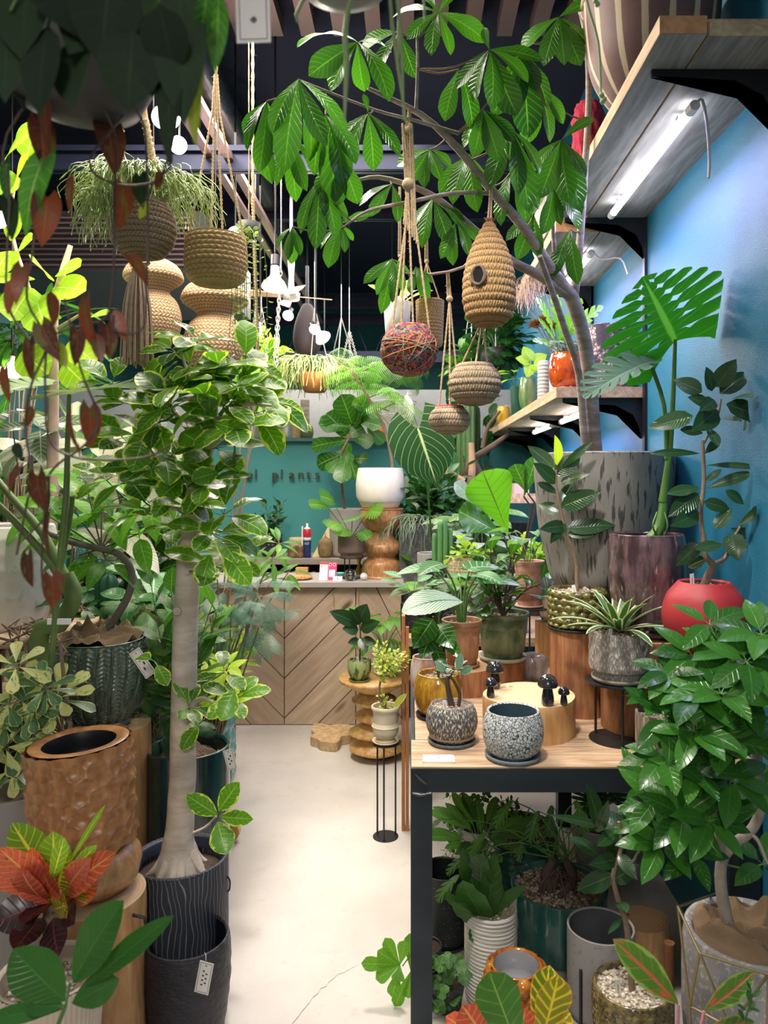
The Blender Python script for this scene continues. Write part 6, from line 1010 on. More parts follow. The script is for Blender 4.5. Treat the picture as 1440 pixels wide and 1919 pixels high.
CRW = plain('cream_wire', (.66, .6, .52), .6); build(B, 'wire_bowl', CRW, t); B = MB(); B.lathe([(0, 0), (1.2, 0), (1.1, .1), (.4, .3), (.35, .8), (.7, 1), (0, 1)], (c[0], 6.16, ZL), .06, .1, 24, spline=True); build(B, 'foot', CRW, t)
p = at(770, 775, 5.95); t = thing('cockatoo_figure', 'white cockatoo figure with yellow tail perched beside the wire basket', 'bird ornament', p); WB = plain('white_feather', (.8, .76, .68), .6)
B = MB(); B.tube([p + [.012, 0, -.1], p + [.005, 0, -.02], p + [-.015, 0, .07], p + [-.03, 0, .12], p + [-.045, 0, .14]], (.006, .035, .04, .026, .012), 14); build(B, 'body', WB, t); B = MB(); B.tube([p + [.01, 0, -.06], p + [.03, 0, -.17]], (.012, .004), 8); build(B, 'tail', plain('yellow_feather', (.7, .55, .1), .6), t); B = MB(); B.tube([p + [-.055, 0, .135], p + [-.07, 0, .12]], (.008, .002), 8); build(B, 'beak', plain('beak_grey', (.1, .1, .1), .4), t); B = MB(); [B.tube([p + [-.03, 0, .15], p + [-.02 + k * .01, 0, .19 - k * .01]], (.004, .001), 5) for k in range(4)]; build(B, 'crest', WB, t)
B = MB(); B.tube([p + [.01, -.02, -.06], p + [.01, -.02, -.4 + .0]], .003, 5, smooth=1); B.box((p[0] - .03, 5.93, ZL - .01 + .0), (p[0] + .05, 5.97, ZL)); build(B, 'perch', BLK, t, False)
def hfill(lab, x, y, Y, r, kind, mat, n, L, Wd, chain=None, tm=OV, pm=None, cat='hanging plant', px=None, spread=.2, **k):
    """plant in a basket hung from the ceiling by chains"""
    p = at(x, y, Y); t = thing('hanging_plant', lab, cat, p, None); B = MB(); B.lathe([(0, 0), (.6, 0), (.95, .5), (1, 1), (.9, 1), (0, .85)], p, r, r * 1.1, 28); build(B, 'pot', pm or DKP, t); B = MB(); top = p + [0, 0, chain or 1.0]
    for q in range(3): a_ = q * 2.09 + .4; B.tube([p + [r * math.cos(a_), r * math.sin(a_), r * 1.1], top], .004, 5, smooth=1)
    B.tube([top, [top[0], top[1], 3.74]], .003, 5, smooth=1); build(B, 'chain', plain('chain_metal', (.4, .38, .36), .35, .8), t); Fo, S = MB(), MB(); c = p + [0, 0, r]
    if kind == 'str': strands(Fo, c, n, L, spread, Wd, up=.07, r0=r * .6)
    elif kind == 'ros': rosette(Fo, c, n, L, Wd, tm, 1.3, -.2, 1.2)
    elif kind == 'frond':
        for i in range(n): az = i * 2.4; e = R_.uniform(.0, 1.); leaf(Fo, tm, c, rdir(e, az), nrm(np.array([0, 0, 1]) * math.cos(e) - np.array([math.cos(az), math.sin(az), 0]) * math.sin(e)), L * R_.uniform(.7, 1), L, R_.uniform(1., 1.8))
    else: cloud(Fo, S, c, c + [0, 0, k.get('dz', .02)], spread, n, 7, L, Wd, tm, .003)
    build(Fo, 'foliage', mat, t)
    if S.n: build(S, 'stem', STEM, t)
    return t
hfill('stringy rhipsalis spilling from a hanging pot in front of the ledge log', 590, 735, 5.3, .12, 'str', leafm('rhipsalis_stem', (.38, .5, .16), vs=0., tr=.1), 260, .28, .003, .6, spread=.3, pm=plain('orange_basket', (.5, .2, .06), .7))
hfill('bird-nest fern hanging above the shop sign at left', 480, 745, 5.6, .12, 'cl', VAR, 22, .14, .06, .7, spread=.3, dz=.1)
hfill('drooping fern hanging by chains left of the colourful ball', 640, 715, 5.9, .12, 'frond', MID, 18, .34, .3, .5, FRW, spread=.3)
hfill('feathery fern hanging by chains right of the fern tree', 735, 715, 6.1, .1, 'frond', MID, 14, .36, .3, .6, FRW)
hfill('small-leaved hanging plant with pink flower above the silver cans', 490, 700, 6.1, .09, 'cl', YEL, 20, .09, .05, .55, spread=.24)
hfill('rubbery leaved plant hanging behind the straw baskets at right', 930, 690, 5.3, .12, 'cl', DRK, 24, .15, .08, .7, OB, spread=.26, dz=.1)
hfill('broad green plant hanging in front of the right rear wall', 885, 720, 5.7, .1, 'cl', GRN, 22, .13, .07, .7, spread=.22)
o = fill('wide green shrub standing behind the counter at right of the cream pot', 775, 5.6, 0, 60, 50, 'cloud', DRK, .14, .09, 30, .3, 1.25, OV)
# ------------------------------------------------------------ variegated ficus tree at the left of the aisle
random.seed(71)
WAVE = NT('wavy_charcoal'); uvv = WAVE.n('SeparateXYZ', {0: WAVE.uv()}); ph = WAVE.math('ADD', WAVE.math('MULTIPLY', uvv.outputs[0], 62.), WAVE.math('MULTIPLY', WAVE.noise(WAVE.mapv(WAVE.uv(), (9, 2.2, 1)), 1., 2), 5.)); l_ = WAVE.math('ABSOLUTE', WAVE.math('SUBTRACT', WAVE.math('FRACT', ph), .5)); m_ = WAVE.ss(l_, .0, .12); WAVE.col(WAVE.mix(m_, (.26, .27, .3), (.028, .032, .042))); WAVE.rough(.6); WAVE.bump(m_, .5, .004)
o = pot('potted_tree', 'variegated ficus tree with pale thick trunk in charcoal wavy-lined pot', 'potted tree', 338, 0, 2.22, 180, 700, 'cyl', [WAVE.m], soil='soil', R=.14, H=.435, seg=72, sd=.12, wall=.08)
fic = o; B = MB(); B.lathe([(.93, -.1), (.97, -.02), (1.0, .0), (1.0, .03), (.93, .04), (.88, 0), (.85, -.2)], [o.c[0], o.c[1], .43], .14, .14, 56); build(B, 'liner_pot', plain('navy_liner', (.015, .022, .045), .4), o.root)
S = MB(); Y = 2.22; S.tube([[o.c[0] + .0, Y, .36], at(335, 1600, Y), at(336, 1565, Y), at(340, 1500, Y), at(343, 1430, Y), at(345, 1280, Y), at(350, 1120, Y), at(355, 1000, Y), at(368, 900, Y), at(385, 840, Y), at(405, 815, Y)], (.08, .056, .042, .0385, .038, .037, .035, .03, .028, .026, .024), 20, bump=.03, bf=3)
for dx, dy in ((-.09, -.02), (-.05, -.08), (.03, -.09), (.09, -.03), (.06, .06), (-.06, .06), (0, -.1)): S.tube([[o.c[0] + dx * .35, Y + dy * .35, .45], [o.c[0] + dx * .7, Y + dy * .7, .405], [o.c[0] + dx * 1.1, Y + dy * 1.1, .38]], (.02, .014, .005), 8)
for px, py, r in ((333, 1145, .012), (352, 1072, .007), (356, 1365, .012)): p = at(px, py, Y - .036); B2 = MB(); S.tube([p + [0, .02, 0], p + [0, -.006, 0]], (r * 1.3, r), 12, smooth=1); S.tube([p, p + [0, -.008, 0]], (r * .5, r * .4), 8, smooth=1)
for a_, b_ in (((405, 818), (430, 760)), ((385, 840), (330, 770)), ((400, 825), (480, 790)), ((368, 900), (300, 860)), ((372, 890), (440, 880)), ((362, 960), (300, 960)), ((358, 1000), (430, 1000)), ((405, 820), (400, 700)), ((385, 845), (290, 730)), ((405, 820), (340, 660)), ((430, 780), (510, 760)), ((345, 1330), (400, 1315))): S.tube([at(*a_, Y), (at(*a_, Y) + at(*b_, Y)) / 2 + [0, R_.uniform(-.06, .03), .015], at(*b_, Y + R_.uniform(-.12, .1))], (.009, .004), 7)
S.tube([at(352, 1565, Y), at(385, 1550, Y), at(405, 1530, Y - .02)], (.005, .003), 6)
build(S, 'trunk', WHB, o.root); TV = np.vstack(S.v); Fo, S = MB(), MB(); VL = tmpl('ell', 10, 2, .12, .1, 0, .008, 8, .05)
for (x, y, dy, n, L) in ((368, 640, 0, 7, 78), (330, 660, .05, 7, 72), (300, 720, .05, 6, 74), (340, 720, -.08, 6, 80), (410, 690, -.05, 7, 80), (450, 720, 0, 7, 80), (390, 750, -.14, 5, 84), (495, 745, 0, 7, 84), (300, 790, -.05, 7, 80), (250, 760, .05, 6, 76), (475, 775, .05, 6, 80), (440, 800, -.12, 5, 76), (240, 830, 0, 6, 78), (285, 880, -.05, 6, 80), (405, 840, 0, 6, 80), (330, 920, -.1, 5, 76), (385, 905, -.1, 6, 76), (270, 960, 0, 6, 70), (420, 965, -.02, 6, 84), (330, 990, .05, 5, 70), (400, 1000, -.08, 6, 76), (440, 1050, .03, 5, 76), (400, 1060, -.05, 4, 70), (210, 720, .1, 5, 70), (440, 1310, 0, 6, 56), (355, 1325, -.05, 5, 46), (290, 1240, .03, 2, 50), (420, 1260, .05, 3, 56), (380, 1350, -.02, 2, 50), (200, 900, .15, 5, 76), (515, 780, .1, 5, 74), (360, 690, .0, 7, 80), (320, 760, -.1, 6, 84), (420, 760, -.1, 6, 84), (270, 820, -.08, 6, 84), (310, 860, -.1, 6, 80), (350, 950, -.14, 4, 70), (240, 900, .05, 6, 76), (460, 680, .05, 6, 74)):
    p = at(x, y, Y + dy); joinp(S, TV, p, .0025); L_ = L / F * Y * 1.12; whorl(Fo, S, p, n, L_, L_ * .6, VL, (R_.uniform(-.5, .5), R_.uniform(-1., -.2), 1), .25, .45, .6, L_ * .2, None, 0, .0014, .35)
for b, tp, w_ in (((408, 1528), (350, 1490), 36), ((410, 1520), (448, 1466), 38), ((412, 1530), (474, 1535), 30), ((408, 1540), (424, 1600), 48), ((393, 775), (392, 718), 46), ((400, 792), (470, 815), 38), ((410, 885), (360, 900), 40), ((395, 1040), (375, 1098), 42), ((420, 1030), (470, 1095), 50), ((440, 1290), (414, 1350), 44), ((340, 810), (372, 830), 60), ((340, 900), (300, 935), 60)): leafpx(Fo, VL, (*b, 2.1), (*tp, 2.06), w_, (R_.uniform(-.3, .3), -1, .35), .3, .7)
fin(o, Fo, VAR, S, STEM)
# black hammered pot in front
HAM = NT('black_hammered'); hb = HAM.noise(HAM.mapv(HAM.obj(), (60, 60, 130)), 1., 4, .6); HAM.col(HAM.mix(hb, (.008, .009, .013), (.032, .033, .042))); HAM.rough(.45); HAM.bump(hb, 1., .006)
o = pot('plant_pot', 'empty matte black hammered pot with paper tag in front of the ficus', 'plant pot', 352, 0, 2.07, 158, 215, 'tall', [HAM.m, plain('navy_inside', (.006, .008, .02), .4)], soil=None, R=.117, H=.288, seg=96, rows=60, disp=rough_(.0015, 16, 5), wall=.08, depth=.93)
p = at(377, 1862, 1.935); card(o.root, p, .038, .084, -.12, .0, .19, 'price_tag', True, 7); B = MB(); B.tube([at(386, 1800, 1.936), at(386, 1790, 1.945), at(383, 1784, 1.965)], .0006, 4); build(B, 'tag_string', WHITE, o.root)
p = at(426, 1665, 2.2); B = MB(); B.tube([at(424, 1640, 2.22), at(431, 1650, 2.22), at(430, 1668, 2.22), at(424, 1670, 2.22)], .0025, 6); build(B, 'side_handle', BLK, fic.root)
# teal-black pot behind the trunk
o, Fo, S = P_('dark teal glazed cylinder pot with burlap right behind the ficus trunk', 352, 0, 2.72, 160, 300, 'cyl', [glazem('dark_teal_glaze', (.006, .03, .035), (.015, .06, .06), None, 6, .2)], R=.15, H=.585, wall=.1)
burlap(o.root, o.top, o.rt, .05, 8); S.tube([o.top, o.top + [.02, 0, .2], o.top + [-.03, 0, .45]], (.012, .006), 8); cloud(Fo, S, o.top + [0, 0, .1], o.top + [-.02, 0, .5], [.2, .15, .26], 14, 6, .13, .06, OV, .003); fin(o, Fo, MID, S, STEMB)
card(o.root, at(436, 1442, 2.56), .034, .07, 0, 0, -.25, 'price_tag', True, 4)
o, Fo, S = P_('turquoise bubble-glazed pot by the counter behind the ficus trunk', 402, 0, 3.5, 58, 70, 'round', [glazem('turquoise_bubble', (.1, .3, .28), (.25, .5, .45), None, 9, .1)], disp=hexdots(12, 8, .012, .5), rows=48, seg=100, R=.09, H=.52); cloud(Fo, S, o.top, o.top + [.05, 0, .3], [.18, .15, .3], 20, 7, .09, .045, OV, .003); fin(o, Fo, YEL, S)
c = at(428, 1390, 3.2); B = MB(); B.tube([(c[0], 3.18, .05 + .0), (c[0], 3.22, .05)], .05, 20, smooth=1); single(B, 'wooden_disc', DISKW, 'round orange wooden disc standing on edge on the floor by the turquoise pot', 'disc', smooth=False)
# knitted green pot on a tall log
kx = (186 - VX) / F * 2.62; stump('tall peeled log carrying the green knitted-pattern pot', kx + .02, 2.64, .148, 0, .69, STUMPL, ENDG, .03, 21)
KN = glazem('green_knit_glaze', (.035, .055, .035), (.09, .13, .09), (.3, .33, .27), 30, .3, .5)
o = pot('potted_tree', 'curved bare-trunk tree in dark green knitted-pattern pot with burlap', 'potted tree', 186, .692, 2.62, 172, 160, 'bowl', [KN], disp=knit(20, 22, .008), rows=130, seg=440, R=.16, H=.29, soil='burlap', X=kx, sd=.03, wall=.07, saucer=plain('grey_blue_saucer', (.1, .13, .15), .3), saw=1.5, spline=False)
burl = o; S, Fo = MB(), MB(); Y = 2.62; S.tube([o.top, at(222, 1150, Y), at(246, 1100, Y), at(243, 1060, Y), at(215, 1035, Y), at(170, 1025, Y), at(120, 1012, Y), at(70, 990, Y)], (.014, .013, .012, .012, .01, .008), 10, bump=.06, bf=3)
for (x, y) in ((110, 1000), (150, 1040), (190, 960), (120, 930), (160, 900), (230, 930), (260, 1000), (80, 960), (200, 1050), (280, 940)): S.tube([at(190, 1028, Y), at(x, y, Y + .05)], .003, 5, smooth=1); p = at(x, y, Y + R_.uniform(-.1, .15)); whorl(Fo, S, p, 6, .15, .065, OV, (R_.uniform(-.5, .5), -.4, 1), .0, .4, .9, .03)
fin(o, Fo, BRT, S, plain('dark_grey_bark', (.14, .11, .1), .8, var=.4, bump=.6)); card(o.root, at(283, 1266, 2.46), .04, .1, 0, 0, -.6, 'price_tag', True, 3)
# carved wooden planter on turned base on logs
cx = (160 - VX) / F * 2.02; CARV = woodm('carved_teak', (.3, .12, .04), (.5, .25, .1), (5, 5, 2.), .35, knots=False, bump=.05)
LOGX = (172 - VX) / F * 1.98; logt = stump('thick honey log with iron handle under the carved wooden planter', LOGX, 2.0, .132, 0, .445, STUMPL, ENDG, .04, 23)
B = MB(); B.tube([(LOGX + .12, 1.95, .415), (LOGX + .152, 1.945, .412), (LOGX + .16, 1.945, .37), (LOGX + .12, 1.95, .355)], .0045, 8, smooth=1); build(B, 'loop_handle', BLK, logt)
B = MB(); f = rough_(.004, 3, 2); B.lathe([(.75, 0), (1, .25), (1.05, .5), (.95, .8), (.7, 1), (0, 1)], (cx + .02, 2.03, .447), .118, .125, 48, 20, f); single(B, 'wooden_bowl_base', woodm('smooth_burl', (.42, .2, .08), (.7, .42, .2), (4, 4, 2), .3), 'smooth rounded wooden bowl turned upside down between log and carved planter', 'wooden base')
o = pot('plant_pot', 'hollow carved wooden planter with chiselled facets and black liner', 'plant pot', 160, .574, 2.02, 182, 200, [(.97, 0), (1, .03), (1.02, .5), (1.03, .97), (1.0, 1)], [CARV, plain('black_liner', (.012, .012, .015), .3)], disp=facets(18, 9, .03, cap=.6), rows=110, seg=260, R=.127, H=.272, wall=.26, depth=.3, X=cx, soil=None, tilt=(0, -.06, 0))
B = MB(); [B.tube([(cx + .092 * math.cos(k * .2618), 2.02 + .092 * math.sin(k * .2618), .8 - j * .014) for k in range(25)], .003, 6, smooth=1) for j in range(4)]; build(B, 'liner_rings', plain('black_liner', (.012, .012, .015), .3), o.root)
# cream round planter on a table, philodendron with thick stem
t = thing('round_table', 'round pale wooden table under the big cream planter at left edge', 'table', (-1.62, 2.85, 0)); B = MB(); B.lathe([(0, 0), (1, 0), (1, .035), (0, .035)], (-1.68, 2.95, .96), .42, 1, 56); build(B, 'top', woodm('pale_tabletop', (.5, .32, .18), (.72, .54, .36), (6, .8, 6), .5), t); B = MB(); B.lathe([(1, 0), (.3, .05), (.22, .9), (.5, 1)], (-1.68, 2.95, 0), .25, .96, 24); build(B, 'pedestal', STEEL, t)
pot('plant_pot', 'big cream wavy-textured planter on the round table at left edge', 'plant pot', 18, .996, 2.85, 180, 200, 'tall', [speck('cream_rippled', (.72, .68, .62), (.62, .58, .52), 20, .6, .6, bump=.8)], soil='soil', disp=rough_(.002, 12, 4), rows=50, seg=90, R=.2, H=.38, X=-1.57)
o = pot('potted_plant', 'large split-leaf philodendron with thick leaning stem in grey rough stone pot', 'potted plant', 118, 0, 2.4, 110, 500, 'tall', [speck('rough_grey_stone', (.17, .16, .17), (.26, .25, .26), 60, .5, .85, bump=.9)], R=.1, H=.73, soil='soil', X=-1.15)
S = MB(); Y = 2.38; S.tube([o.top, at(72, 1200, Y), at(110, 1170, Y), at(138, 1120, Y), at(125, 1075, Y)], (.028, .03, .028, .022), 14, bump=.05, bf=2); S.tube([at(138, 1125, Y), at(100, 1060, Y), at(40, 990, Y), at(-30, 920, Y)], (.02, .015, .012, .01), 10); S.tube([at(128, 1090, Y), at(80, 1000, Y), at(20, 930, Y), at(-20, 880, Y)], (.015, .012, .009), 10)
S.tube([at(80, 1330, 2.2), at(96, 1240, 2.2), at(110, 1080, 2.2), at(124, 930, 2.2), at(127, 820, 2.22), at(130, 740, 2.25)], (.006, .009, .01, .008, .006), 10)
S.tube([at(98, 1150, 2.24), at(130, 980, 2.25), at(136, 930, 2.25)], .007, 8); build(S, 'stem', plain('philodendron_stem', (.13, .2, .05), .5, var=.6, scale=9, bump=.3), o.root)
PAL = leafm('pale_split_leaf', (.26, .36, .2), dark=(.2, .3, .15), vein=(.4, .48, .32), n=9, vs=.4, rough=.3, tr=.2); B = MB(); leafpx(B, lobed('heart', 9, .35, .45, .25, 6, 3, .3, .12), (135, 738, 2.3), (328, 735, 2.1), 170, (.0, -.25, 1), .3, .8); leafpx(B, lobed('heart', 8, .35, .45, .25, 5, 3, .3, .12), (100, 720, 2.35), (-20, 745, 2.2), 150, (0, -.3, 1), .4, .6); build(B, 'leaf', PAL, o.root)
B = MB(); B.box(tuple(at(97, 1170, 2.2) - [.012, .004, 0]), tuple(at(133, 1163, 2.2) + [0, .002, .006])); build(B, 'tie', WHITE, o.root, False)
t = thing('woven_wreath', 'tangle of bent brown twigs below the table edge at left', 'wreath', at(60, 1190, 2.35)); B = MB()
for i in range(22): p = at(R_.uniform(10, 110), R_.uniform(1165, 1210), 2.45); B.tube([p, p + [R_.uniform(-.06, .06), R_.uniform(-.04, .04), R_.uniform(-.04, .04)], p + [R_.uniform(-.08, .08), 0, R_.uniform(-.05, .02)]], .003, 5, smooth=1)
build(B, 'twigs', STEMB, t)
# variegated schefflera
SCH = leafm('cream_schefflera', (.7, .7, .3), dark=(.6, .62, .22), vein=(.75, .75, .45), vs=.1, mott=(.16, .3, .05), ms=6, mt=.62, rough=.35, tr=.3); SCG = leafm('grey_green_schefflera', (.1, .2, .08), dark=(.05, .12, .05), vs=.2, edge=(.5, .58, .2), ew=.85, en=.7, rough=.35, tr=.25)
o = pot('potted_plant', 'cream-and-green variegated schefflera in grey square-shouldered pot with burlap at left', 'potted plant', 28, 0, 2.25, 120, 500, 'cyl', [CEMB], R=.1, H=.615, X=-1.2, soil='burlap')
S, Fo = MB(), MB(); Y = 2.15; S.tube([o.top, at(125, 1400, Y), at(120, 1280, Y), at(112, 1200, Y)], (.007, .005), 8)
for (x, y, n, L, m) in ((30, 1248, 6, 62, 0), (108, 1308, 7, 66, 0), (40, 1300, 6, 66, 0), (55, 1370, 7, 68, 0), (10, 1400, 6, 60, 0), (15, 1320, 5, 60, 1), (60, 1330, 5, 56, 1), (-5, 1260, 5, 60, 1), (25, 1440, 5, 56, 0), (85, 1290, 5, 50, 1), (10, 1350, 6, 60, 1)):
    p = at(x, y, Y + R_.uniform(-.1, .06)); S.tube([at(120, 1380, Y), (p + at(118, 1300, Y)) / 2, p], .0022, 5); L_ = L / F * Y; whorl(Fo, S, p, n, L_, L_ * .42, OB, (R_.uniform(-.3, .3), R_.uniform(-1.3, -.7), 1), .2, .25, .4, L_ * .12, None, m, .001, .2); whorl(Fo, S, p + [0, .015, -.01], 4, L_, L_ * .42, OB, (0, -.4, 1), -.1, .2, .5, L_ * .1, None, 1)
fin(o, Fo, [SCH, SCG], S, STEMB); card(o.root, at(42, 1466, 2.1), .036, .1, 0, 0, .75, 'price_tag', True, 6)
# croton and ribbed planter, foreground branch
o = pot('potted_plant', 'red-orange croton with yellow-veined leaves in cream ribbed planter at left front', 'potted plant', 105, 0, 1.72, 170, 500, 'taper', [plain('cream_ribbed', (.66, .55, .42), .55)], disp=grooves(60, .004), rows=20, seg=240, R=.115, H=.42, soil='gravel', X=-.83)
S, Fo = MB(), MB(); Y = 1.74; S.tube([o.top, at(88, 1740, Y), at(90, 1680, Y)], (.012, .008), 8)
for b, tp, w_, m in (((95, 1650), (25, 1545), 70, 3), ((105, 1640), (100, 1560), 60, 3), ((80, 1680), (-20, 1600), 80, 0), ((90, 1690), (38, 1622), 60, 0), ((110, 1680), (70, 1600), 50, 0), ((110, 1670), (125, 1605), 70, 1), ((125, 1680), (215, 1600), 56, 0), ((130, 1690), (155, 1660), 50, 1), ((110, 1690), (40, 1625), 66, 0), ((115, 1680), (125, 1700), 40, 1), ((100, 1690), (60, 1720), 60, 2), ((90, 1690), (-10, 1730), 70, 2), ((130, 1690), (140, 1730), 44, 2), ((100, 1720), (110, 1790), 60, 2), ((90, 1660), (0, 1590), 60, 0), ((95, 1660), (120, 1572), 30, 3), ((110, 1650), (195, 1512), 12, 3), ((115, 1660), (180, 1585), 26, 3), ((100, 1700), (125, 1695), 50, 1), ((75, 1680), (60, 1590), 50, 0), ((125, 1670), (170, 1610), 50, 0), ((115, 1690), (180, 1650), 54, 0), ((80, 1720), (30, 1780), 60, 2)):
    leafpx(Fo, BIG if w_ > 40 else OB, (*b, Y), (*tp, Y - R_.uniform(.02, .14)), w_, (R_.uniform(-.5, .5), -1, R_.uniform(.1, .7)), .5, None, m)
fin(o, Fo, [CRO, CRY, CRD, leafm('lime_croton', (.22, .38, .04), dark=(.1, .25, .02), vein=(.75, .75, .1), vs=.6, n=9, rough=.3, tr=.3, mid=.09)], S, STEMB)
o = pot('potted_plant', 'blurred glossy leaves of a small ficus nearest the viewer at bottom left', 'potted plant', 60, 0, 1.18, 100, 500, 'taper', [DKP], soil='soil', R=.08, H=.3, X=-.58)
S, Fo = MB(), MB(); Y = 1.14; n0 = at(124, 1882, Y); S.tube([o.top, at(90, 2010, Y), n0], (.005, .003), 8); S.tube([n0, at(132, 1840, Y)], .002, 5, smooth=1); LG = leafm('broad_glossy_leaf', (.035, .13, .025), dark=(.018, .07, .02), vein=(.12, .26, .1), n=12, vs=.07, rough=.3, tr=.3, mid=.04)
for b, tp, w_, n_ in (((122, 1876), (26, 1780), 92, (.3, -1, .2)), ((136, 1842), (230, 1690), 84, (-.4, -1, .3)), ((135, 1880), (222, 1836), 56, (0, -1, .6)), ((120, 1885), (48, 1888), 36, (0, -.7, 1)), ((160, 1850), (324, 1718), 44, (-.3, -1, .6)), ((120, 1890), (-30, 1915), 40, (0, -.6, 1))): leafpx(Fo, BIG, (*b, Y), (*tp, Y + R_.uniform(-.05, .03)), w_, n_, .3, .8)
fin(o, Fo, LG, S)
# ------------------------------------------------------------ background greenery at the left
random.seed(81)
B = MB(); t = thing('display_bench', 'low dark bench behind the potted trees on the left', 'bench', (-1.8, 3.6, 0)); B.box((-2.8, 3.35, .5), (-.9, 4.0, .55)); build(B, 'top', TBW, t, False)
for x, y in ((-2.75, 3.4), (-.98, 3.4), (-2.75, 3.92), (-.98, 3.92)): B = MB(); B.box((x, y, 0), (x + .05, y + .05, .5)); build(B, 'leg', STEEL, t, False)
LIM = leafm('round_lime_leaf', (.42, .6, .06), dark=(.25, .48, .03), vein=(.65, .75, .25), n=5, vs=.5, rough=.4, tr=.5)
o = fill('lime round-leaved umbrella fig tree behind the dark red vine', 60, 3.0, 0, 90, 100, 'none', LIM, 0, 0, 0, 0, 0, OV, R=.16); S, Fo = MB(), MB(); Y = 3.0
S.tube([o.top, at(95, 1000, Y), at(100, 750, Y), at(100, 600, Y), at(115, 520, Y), at(132, 460, Y)], (.03, .022, .018, .01), 10); S.tube([at(100, 620, Y), at(150, 590, Y)], .006, 6, smooth=1); S.tube([at(97, 700, Y), at(60, 560, Y), at(20, 430, Y), at(30, 330, Y)], (.012, .006), 8)
for b, tp, w_ in (((100, 540), (160, 545), 62), ((110, 510), (150, 500), 50), ((60, 540), (20, 600), 70), ((70, 560), (90, 615), 80), ((110, 590), (60, 600), 70), ((60, 520), (0, 530), 60), ((90, 520), (60, 490), 50), ((20, 470), (-10, 520), 70), ((10, 440), (40, 400), 60), ((30, 340), (50, 300), 60), ((10, 300), (60, 250), 70), ((20, 320), (-20, 360), 70), ((0, 430), (-30, 380), 70), ((40, 660), (90, 700), 70), ((160, 600), (200, 590), 40), ((120, 680), (160, 720), 60), ((130, 640), (180, 680), 60), ((50, 300), (70, 230), 60), ((30, 480), (60, 450), 50)): leafpx(Fo, RD, (*b, Y), (*tp, Y - R_.uniform(.02, .2)), w_, (R_.uniform(-.6, .6), -1, .4), .4)
fin(o, Fo, LIM, S, plain('pinkish_bark', (.5, .36, .28), .8, var=.3))
FAc = frondt(11, .9, .02, .3, .6)
def spray(lab, px, Y, z0, mat, pts, n, L, Wd, tm, R=.1, H=.3, pm=DKP, jit=.5, el=.1, dr=.6, flat=-.5):
    o = pot('potted_plant', lab, 'potted plant', px, z0, Y, 50, 50, 'taper', [pm], soil='soil', R=R, H=H, seg=32); Fo, S = MB(), MB()
    for (x, y) in pts: p = at(x, y, Y + R_.uniform(-.12, .12)); m = (o.top + p) / 2 + [R_.uniform(-.04, .04), 0, .03]; S.tube([o.top, m, p], (.006, .003), 5); whorl(Fo, S, p, n, L, Wd, tm, (R_.uniform(-.5, .5), flat, 1), el, jit, dr, L * .15, None, 0, .0015, .35)
    fin(o, Fo, mat, S, STEMB); return o
g = lambda x0, x1, y0, y1, n: [(R_.uniform(x0, x1), R_.uniform(y0, y1)) for _ in range(n)]
spray('feathery blue-green acacia spreading in front of the counter', 395, 3.4, 0, leafm('acacia_leaf', (.07, .2, .13), dark=(.02, .09, .05), vs=0., tr=.2), g(385, 490, 1060, 1200, 14), 5, .17, .13, FAc)
spray('green fern-like shrub between the ficus trunk and the knitted pot', 295, 3.0, 0, MID, g(265, 330, 1120, 1330, 14), 7, .16, .14, FR)
spray('alocasia with big veined arrow leaves left of the pale trunk', 290, 3.25, 0, LINE, g(240, 340, 1020, 1220, 10), 4, .2, .12, HT, H=.35)
spray('lime-leaved shrub low between trunk and counter', 380, 3.05, 0, YEL, g(385, 440, 1220, 1320, 7), 6, .1, .06, OV)
spray('tall leafy plant filling the space behind the knitted pot', 215, 3.5, .552, GRN, g(150, 340, 960, 1150, 18), 7, .17, .09, OV)
spray('silver-and-pink striped calathea behind the red vine', 120, 3.4, .552, leafm('pink_striped_leaf', (.42, .36, .3), dark=(.3, .34, .24), vein=(.2, .32, .16), n=16, vs=.6, vw=.25, tr=.2), g(10, 290, 820, 1000, 9), 4, .34, .12, OV, flat=-.8)
spray('broad green bushy plant behind the variegated ficus crown', 330, 3.9, .552, MID, g(150, 330, 800, 1000, 16), 6, .2, .1, OV)
spray('pale white-veined leaf plant behind the vine at left', 60, 3.15, 0, leafm('zebra_leaf', (.16, .24, .14), vein=(.45, .52, .4), n=9, vs=.8, vw=.16, tr=.2), [(75, 800), (20, 770), (60, 830), (10, 900), (150, 870)], 4, .24, .12, OV, H=.4)
spray('palm-like plant with long strap leaves at the left edge', 0, 3.7, 0, GRN, g(-40, 80, 560, 720, 10), 6, .42, .05, STR, H=.5, R=.16)
spray('light green shrub behind the ficus crown toward the counter', 400, 4.3, 0, BRT, g(470, 540, 1000, 1090, 5) + g(440, 500, 700, 760, 5), 7, .16, .04, LAN, H=.3)
spray('rubbery dark plant left of the knitted pot by the grey stone pot', 160, 2.95, 0, DRK, g(90, 260, 1120, 1200, 8), 5, .14, .07, OV, H=.5)
spray('low dark fern behind the knitted pot at floor level', 280, 2.85, 0, DRK, g(262, 330, 1240, 1400, 12), 6, .14, .12, FR, H=.25)
spray('philodendron with long drooping leaves at far left', 40, 3.9, 0, GRN, g(-60, 120, 850, 1050, 14), 5, .26, .12, HT, H=.5, R=.16)
